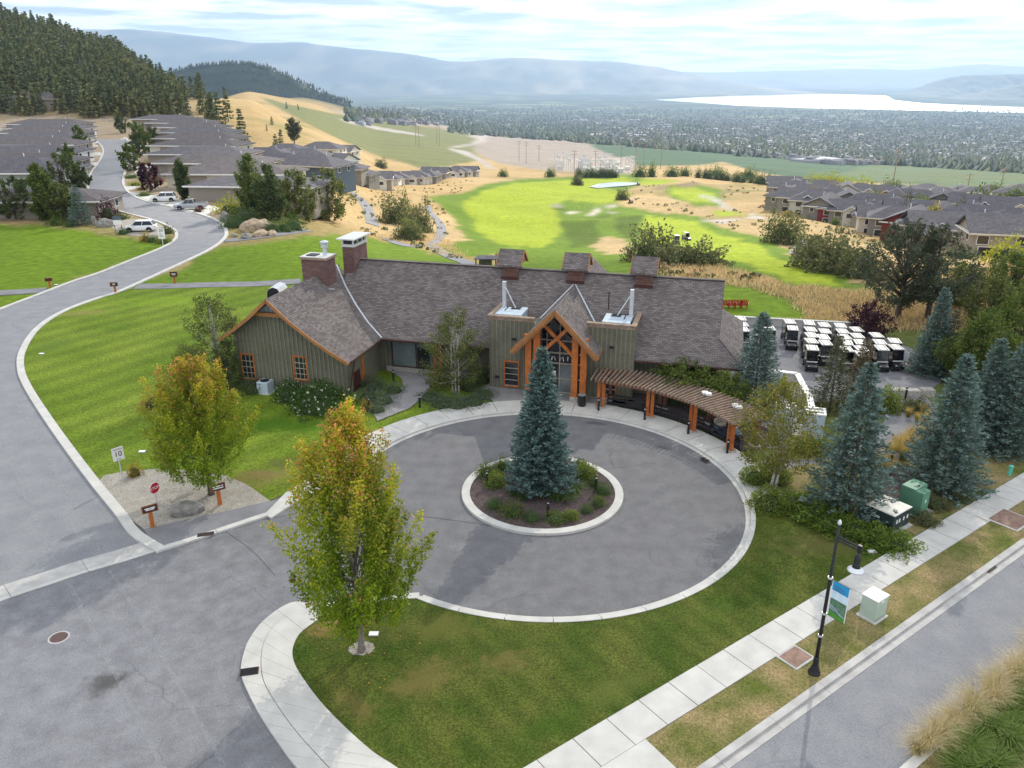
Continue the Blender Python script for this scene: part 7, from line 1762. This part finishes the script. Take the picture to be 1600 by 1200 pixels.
# ================================================================== FOREST, TOWN, POWER
def pine_arrays(seed, h, rad, lev, per, q, c1, c2, low=.1, pw=.8):
    r = np.random.default_rng(seed); P_ = []; A_ = []; S_ = []
    for i in range(lev):
        f = min(.97, (i + r.uniform(-.3, .3)) / lev); f = max(f, 0); z = h * (low + (1 - low) * f)
        nb = max(3, int(per * (1 - f * .5)))
        for b in range(nb):
            a = 2 * math.pi * (b + r.uniform(-.3, .3)) / nb + i; L = rad * (1 - f) ** pw * r.uniform(.7, 1.15) + .3; d = np.array([math.cos(a), math.sin(a), -.12])
            for s in (.45, .95): P_.append(np.array([0, 0, z]) + d * L * s); A_.append(d + np.array([0, 0, .3])); S_.append(s)
    P_ = np.array(P_); n = len(P_); V, Q = leaf_quads(P_, q, r, np.array(A_) * 1.3, .75); S_ = np.array(S_)[:, None]
    return V, Q, (np.array(c1) * (1 - S_) + np.array(c2) * S_) * r.uniform(.7, 1.35, (n, 1))
PN = [pine_arrays(501, 13, 2.5, 13, 7, 1.6, (.045, .065, .03), (.16, .18, .075)), pine_arrays(502, 15, 2.4, 14, 7, 1.6, (.04, .06, .032), (.13, .155, .075)), pine_arrays(503, 11, 2.7, 11, 7, 1.7, (.05, .07, .03), (.19, .19, .075))]
protos = []
for i, (V, Q, c) in enumerate(PN):
    t = thing('forest_pine', 'x', 'pine tree'); np_mesh('crown', V, Q, 'needle', c, t)
    MB().sweep([(0, 0, -.6), (0, 0, 4), (0, 0, 10)], [.3, .2, .04], 6).build('trunk', 'bark', t); protos.append((t, [False]))
rg = random.Random(91); cand = []
while len(cand) < 1350:
    y = 352 * math.exp(rg.uniform(0, .82)); tt_ = rg.uniform(-.74, -.335); x = tt_ * y
    edge = -.40 + .03 * math.sin(y * .05)
    if tt_ > edge and rg.random() < .82 + (tt_ - edge) * 5: continue
    if y < 375 + 40 * max(0, (tt_ + .52)) * 4: continue
    if any((x - a) ** 2 + (y - b) ** 2 < 22 for a, b in cand[-400:]): continue
    cand.append((x, y))
vis = []
for x, y in cand:
    z = zt(x, y); px, py = proj(x, y, z + 9)
    vis.append((y, x, z, px, py))
vis.sort()
# nearest, in view: single trees; the rest of the wood reads as one mass
near_ = [v for v in vis if -30 < v[3] < 345][:290]; keep = set(id(v) for v in near_); restv = [v for v in vis if id(v) not in keep]
for y, x, z, px, py in near_:
    p, u = protos[rg.randrange(3)]; place(p, u, (x, y, z), rg.uniform(0, 6), rg.uniform(.75, 1.15), 'dark pine in the wood on the hillside above the bungalows', 'pines of the hillside wood', 'pine tree')
VV = []; QQ = []; CCc = []; o = 0
for y, x, z, px, py in restv:
    V, Q, c = PN[rg.randrange(3)]; s = rg.uniform(.75, 1.15); a = rg.uniform(0, 6); ca, sa = math.cos(a), math.sin(a)
    W = V * s; W = np.stack([W[:, 0] * ca - W[:, 1] * sa + x, W[:, 0] * sa + W[:, 1] * ca + y, W[:, 2] + z - .3], 1); VV.append(W); QQ.append(Q + o); CCc.append(c); o += len(W)
tag(np_mesh('pine_wood', np.concatenate(VV), np.concatenate(QQ), 'needle', np.concatenate(CCc)), 'mass of dark pines covering the upper hillside', 'forest', kind='stuff')
for px, py, sc, lab in ((345, 205, 1.15, 'pine at the foot of the wood beside the last bungalow'), (332, 190, 1.0, 'slim pine at the right edge of the wood'), (357, 190, 1.05, 'pine standing just clear of the wood'), (318, 175, .9, 'pine in the thin edge of the wood'), (380, 226, 1.0, 'lone pine on the golden slope behind the bungalows'), (432, 240, .6, 'small pine beside the lone ponderosa'), (441, 239, .65, 'short pine near the lower houses'), (425, 196, .35, 'little pine on the golden slope'), (417, 205, .22, 'tiny pine low on the golden slope'), (448, 170, .6, 'pine on the brown ridge above the vineyard'), (466, 172, .5, 'smaller pine on the brown ridge above the vineyard')):
    p, u = protos[rg.randrange(2)]; place(p, u, T(px, py), rg.uniform(0, 6), sc, lab, None, 'pine tree')
broad_tree('pine_tree', 'tall open crowned ponderosa on the golden slope', 'pine tree', T(461, 233), 13, 3.2, 4.5, 520, c_pine, 60, 60, .55, (1.8, .8), .9, .3, 'bark', .4)
# trees of the dark hill
hv = np.zeros(len(hill.data.vertices) * 3); hill.data.vertices.foreach_get('co', hv); hv = hv.reshape(-1, 3); r = np.random.default_rng(3)
sel = hv[(hv[:, 2] > -70)]; sel = sel[r.integers(0, len(sel), 2600)] + r.normal(size=(2600, 3)) * np.array([9, 9, 0])
def cones(P_, hts, rad, r, cols):
    n = len(P_); k = 5; V = []; 
    ang = np.linspace(0, 2 * np.pi, k, endpoint=False)[None] + r.uniform(0, 6, (n, 1))
    bx_ = P_[:, None, 0] + np.cos(ang) * rad[:, None]; by_ = P_[:, None, 1] + np.sin(ang) * rad[:, None]; bz = np.repeat(P_[:, None, 2], k, 1) + hts[:, None] * .08
    base = np.stack([bx_, by_, bz], 2); top = (P_ + np.stack([0 * hts, 0 * hts, hts], 1))[:, None]
    V = np.concatenate([base, top], 1).reshape(-1, 3); i0 = np.arange(n)[:, None] * (k + 1)
    T_ = np.stack([np.stack([i0[:, 0] + j, i0[:, 0] + (j + 1) % k, i0[:, 0] + k], 1) for j in range(k)], 1).reshape(-1, 3)
    return V, T_, np.repeat(cols, k, 0)
V, Q, c = cones(sel - np.array([0, 0, 2]), r.uniform(8, 15, 2600), r.uniform(2.5, 4, 2600), r, pal(r, 2600, (3, (.025, .042, .028)), (1, (.045, .06, .03))))
tag(np_mesh('hill_wood', V, Q, 'tinted', c), 'dense conifers covering the dark hill', 'forest', kind='stuff')
# valley town and its trees, far off
r = np.random.default_rng(15); tp = []; hp = []
for i in range(25000):
    px = r.uniform(540, 1660); py = 170 + 122 * r.uniform() ** .8
    lim = 196 + (px - 700) * .075 if px < 1150 else 232 + (px - 1150) * .06
    if py > lim + 12 or (px < 700 and py > 190): continue
    tp.append((px, py))
for i in range(5200):
    px = r.uniform(880, 1650); py = 186 + 72 * r.uniform(); lim = 206 + (px - 880) * .11
    if py > min(lim, 252) + 6: continue
    if px < 1200 and vnoise(np.array([px / 60]), np.array([py / 14]))[0] < .35: continue
    hp.append((px, py))
for i in range(500): hp.append((r.uniform(560, 1000), r.uniform(163, 196)))
TP = np.array([T(*p) for p in tp]) + np.array([0, 0, -1.0]); n = len(TP)
V, Q, c = cones(TP, r.uniform(6, 15, n), r.uniform(5, 10, n), r, pal(r, n, (3, (.035, .055, .04)), (2, (.05, .07, .04)), (.5, (.09, .10, .045))))
tag(np_mesh('valley_trees', V, Q, 'tinted', c), 'countless dark trees across the valley town', 'trees', kind='stuff')
HP = np.array([T(*p) for p in hp]); n = len(HP); a = r.uniform(0, np.pi, n); w = r.uniform(5, 9, n); d_ = r.uniform(4, 6.5, n); big = r.uniform(size=n) < .035; w[big] *= 4; d_[big] *= 3; hh = r.uniform(3.5, 6, n); rp_ = np.where(big, .3, r.uniform(1.5, 3, n))
ca, sa = np.cos(a), np.sin(a); pts = []
for sx, sy in ((-1, -1), (1, -1), (1, 1), (-1, 1)): pts.append(np.stack([HP[:, 0] + ca * sx * w - sa * sy * d_, HP[:, 1] + sa * sx * w + ca * sy * d_, HP[:, 2] - 3], 1))
lo = pts; up = [p + np.stack([0 * hh, 0 * hh, hh + 3], 1) for p in pts]; rd = [np.stack([HP[:, 0] + ca * s * w * .5, HP[:, 1] + sa * s * w * .5, HP[:, 2] + hh + rp_], 1) for s in (-1, 1)]
V = np.stack(lo + up + rd, 1).reshape(-1, 3); i0 = np.arange(n) * 10
fs = [(0, 1, 5, 4), (1, 2, 6, 5), (2, 3, 7, 6), (3, 0, 4, 7), (4, 5, 9, 8), (6, 7, 8, 9), (5, 6, 9, 9), (7, 4, 8, 8)]
Tt = []; Cc = []; wallc = pal(r, n, (2, (.22, .23, .25)), (1, (.15, .15, .16)), (1, (.19, .18, .17))); roofc = pal(r, n, (2.4, (.085, .09, .11)), (.8, (.19, .20, .22)), (.5, (.13, .11, .11))); roofc[big] = (.33, .34, .36)
for j, f in enumerate(fs):
    if f[2] == f[3]: Tt.append(np.stack([i0 + f[0], i0 + f[1], i0 + f[2]], 1)); Cc.append(roofc)
    else:
        Tt += [np.stack([i0 + f[0], i0 + f[1], i0 + f[2]], 1), np.stack([i0 + f[0], i0 + f[2], i0 + f[3]], 1)]; cc = wallc if j < 4 else roofc; Cc += [cc, cc]
tag(np_mesh('valley_town', V, np.concatenate(Tt), 'tinted', np.concatenate(Cc)), 'countless small houses of the town spread over the valley floor', 'town', kind='stuff')
# substation
sb = thing('substation', 'pale steel electrical substation yard beyond the golf course', 'substation', T(930, 262)); s0 = T(930, 262); rg = random.Random(5)
mb = MB(); mb.beam((-4, 0, 0), (-4, 0, 9), .35, .35); mb.beam((4, 0, 0), (4, 0, 9), .35, .35); mb.beam((-4.5, 0, 8.6), (4.5, 0, 8.6), .35, .5)
for x in (-2.5, 0, 2.5): mb.tube((x, 0, 8.4), (x, 0, 6.6), .16, n=5)
first = mb.build('gantry', 'galvanised', sb); k = 0
for i in range(60):
    px = rg.uniform(872, 990); py = rg.uniform(254, 274 - abs(px - 940) * .06); q = T(px, py) - s0
    o = first if i == 0 else first.copy()
    if i: col.objects.link(o); o.parent = sb
    o.location = q; o.rotation_euler.z = R(rg.choice((12, 100)) + rg.uniform(-4, 4)); s = rg.uniform(.5, 1.15); o.scale = (s, s, s)
for i in range(14):
    q = T(rg.uniform(875, 985), rg.uniform(256, 272)) - s0; MB().bbox(q.x - 2, q.x + 2, q.y - 1.5, q.y + 1.5, q.z - .5, q.z + 3, .2).build('transformer', 'cap_metal', sb)
def pole(px, py, h, lab, grp):
    t = thing('power_pole', lab, 'power pole', T(px, py), R(20), grp); MB().tube((0, 0, -1), (0, 0, h), .28, .18, 6).build('pole', 'grey_timber', t)
    for z in (h - 1, h - 3.2): MB().beam((-2.6, 0, z), (2.6, 0, z), .2, .25).build('crossarm', 'grey_timber', t)
for px, py, h in ((811, 252, 20), (822, 256, 20), (842, 252, 16), (650, 228, 22), (655, 230, 22), (683, 226, 24), (687, 228, 24)): pole(px, py, h, 'tall slender power pole on the bare plateau', 'power poles on the plateau')
for px, py, h in ((897, 268, 16), (930, 262, 15), (970, 262, 20), (993, 266, 25), (1005, 264, 22), (1032, 264, 18)): pole(px, py, h, 'pale power pole beside the substation', 'power poles by the substation')
for px, py, h in ((1393, 300, 22), (1510, 303, 10), (1562, 300, 14)): pole(px, py, h, 'power pole rising behind the townhouses', 'power poles behind the townhouses')

# ================================================================== CLOUDS AND AIR
cm = bpy.data.materials.new('cloud'); cm.use_nodes = True; nt = cm.node_tree; nt.nodes.clear()
out = N(nt, 'ShaderNodeOutputMaterial'); df = N(nt, 'ShaderNodeBsdfDiffuse'); df.inputs[0].default_value = (.9, .9, .92, 1); tl = N(nt, 'ShaderNodeBsdfTranslucent'); tl.inputs[0].default_value = (.9, .9, .92, 1); tp_ = N(nt, 'ShaderNodeBsdfTransparent')
m1 = N(nt, 'ShaderNodeMixShader'); m1.inputs[0].default_value = .6; m2 = N(nt, 'ShaderNodeMixShader')
g_ = N(nt, 'ShaderNodeNewGeometry'); nz = N(nt, 'ShaderNodeTexNoise'); nz.inputs['Scale'].default_value = .02; nz.inputs['Detail'].default_value = 5; nt.links.new(g_.outputs['Position'], nz.inputs['Vector'])
mr = N(nt, 'ShaderNodeMapRange'); mr.inputs[1].default_value = .3; mr.inputs[2].default_value = .7; mr.inputs[3].default_value = .26; mr.inputs[4].default_value = .44; nt.links.new(nz.outputs['Fac'], mr.inputs[0])
nt.links.new(df.outputs[0], m1.inputs[1]); nt.links.new(tl.outputs[0], m1.inputs[2]); nt.links.new(mr.outputs[0], m2.inputs[0]); nt.links.new(tp_.outputs[0], m2.inputs[1]); nt.links.new(m1.outputs[0], m2.inputs[2]); nt.links.new(m2.outputs[0], out.inputs[0]); M['cloud'] = cm
CZ = 1650.0
def cloud(gx, gy, rx, ry, rot, seed, label):
    """out-of-view cloud, added so that its shadow falls round the ground point (gx, gy)"""
    k = CZ / math.tan(R(SUN_EL)); cx, cy = gx + k * math.sin(R(SUN_AZ)), gy + k * math.cos(R(SUN_AZ))
    bm = bmesh.new(); bmesh.ops.create_icosphere(bm, subdivisions=5, radius=1); off = Vector((seed * 3.1, seed * 1.7, 0))
    for v in bm.verts:
        q = v.co.copy(); f = 1 + .22 * noise.noise(q * 2.2 + off) + .12 * noise.noise(q * 5 + off) + .06 * noise.noise(q * 11 + off)
        v.co = Vector((q.x * rx * f, q.y * ry * f, (q.z * f if q.z > 0 else q.z * .35) * min(rx, ry) * .14))
    me = bpy.data.meshes.new('cloud'); bm.to_mesh(me); bm.free(); me.materials.append(cm); me.polygons.foreach_set('use_smooth', [True] * len(me.polygons))
    o = bpy.data.objects.new('cloud', me); col.objects.link(o); o.location = (cx, cy, CZ); o.rotation_euler.z = R(rot); tag(o, label, 'cloud', kind='stuff')
cloud(10, 10, 330, 108, 0, 1, 'broad unseen cloud placed to shade the forecourt')
cloud(-230, 240, 150, 190, 15, 2, 'unseen cloud placed to shade the bungalow street')
cloud(245, 230, 130, 140, 0, 3, 'unseen cloud placed to shade the townhouses')
# the air itself
hz = MB().box(-42000, 42000, -400, 26000, -238, 1050).build('haze', 'paper')
hm = bpy.data.materials.new('air'); hm.use_nodes = True; nt = hm.node_tree; nt.nodes.clear(); out = N(nt, 'ShaderNodeOutputMaterial'); pv = N(nt, 'ShaderNodeVolumePrincipled')
pv.inputs['Color'].default_value = (.50, .70, 1.0, 1); pv.inputs['Density'].default_value = 6.5e-5; pv.inputs['Anisotropy'].default_value = .3
nt.links.new(pv.outputs[0], out.inputs['Volume']); hz.data.materials.clear(); hz.data.materials.append(hm)
tag(hz, 'thin blue air haze over the valley', 'haze', kind='stuff')
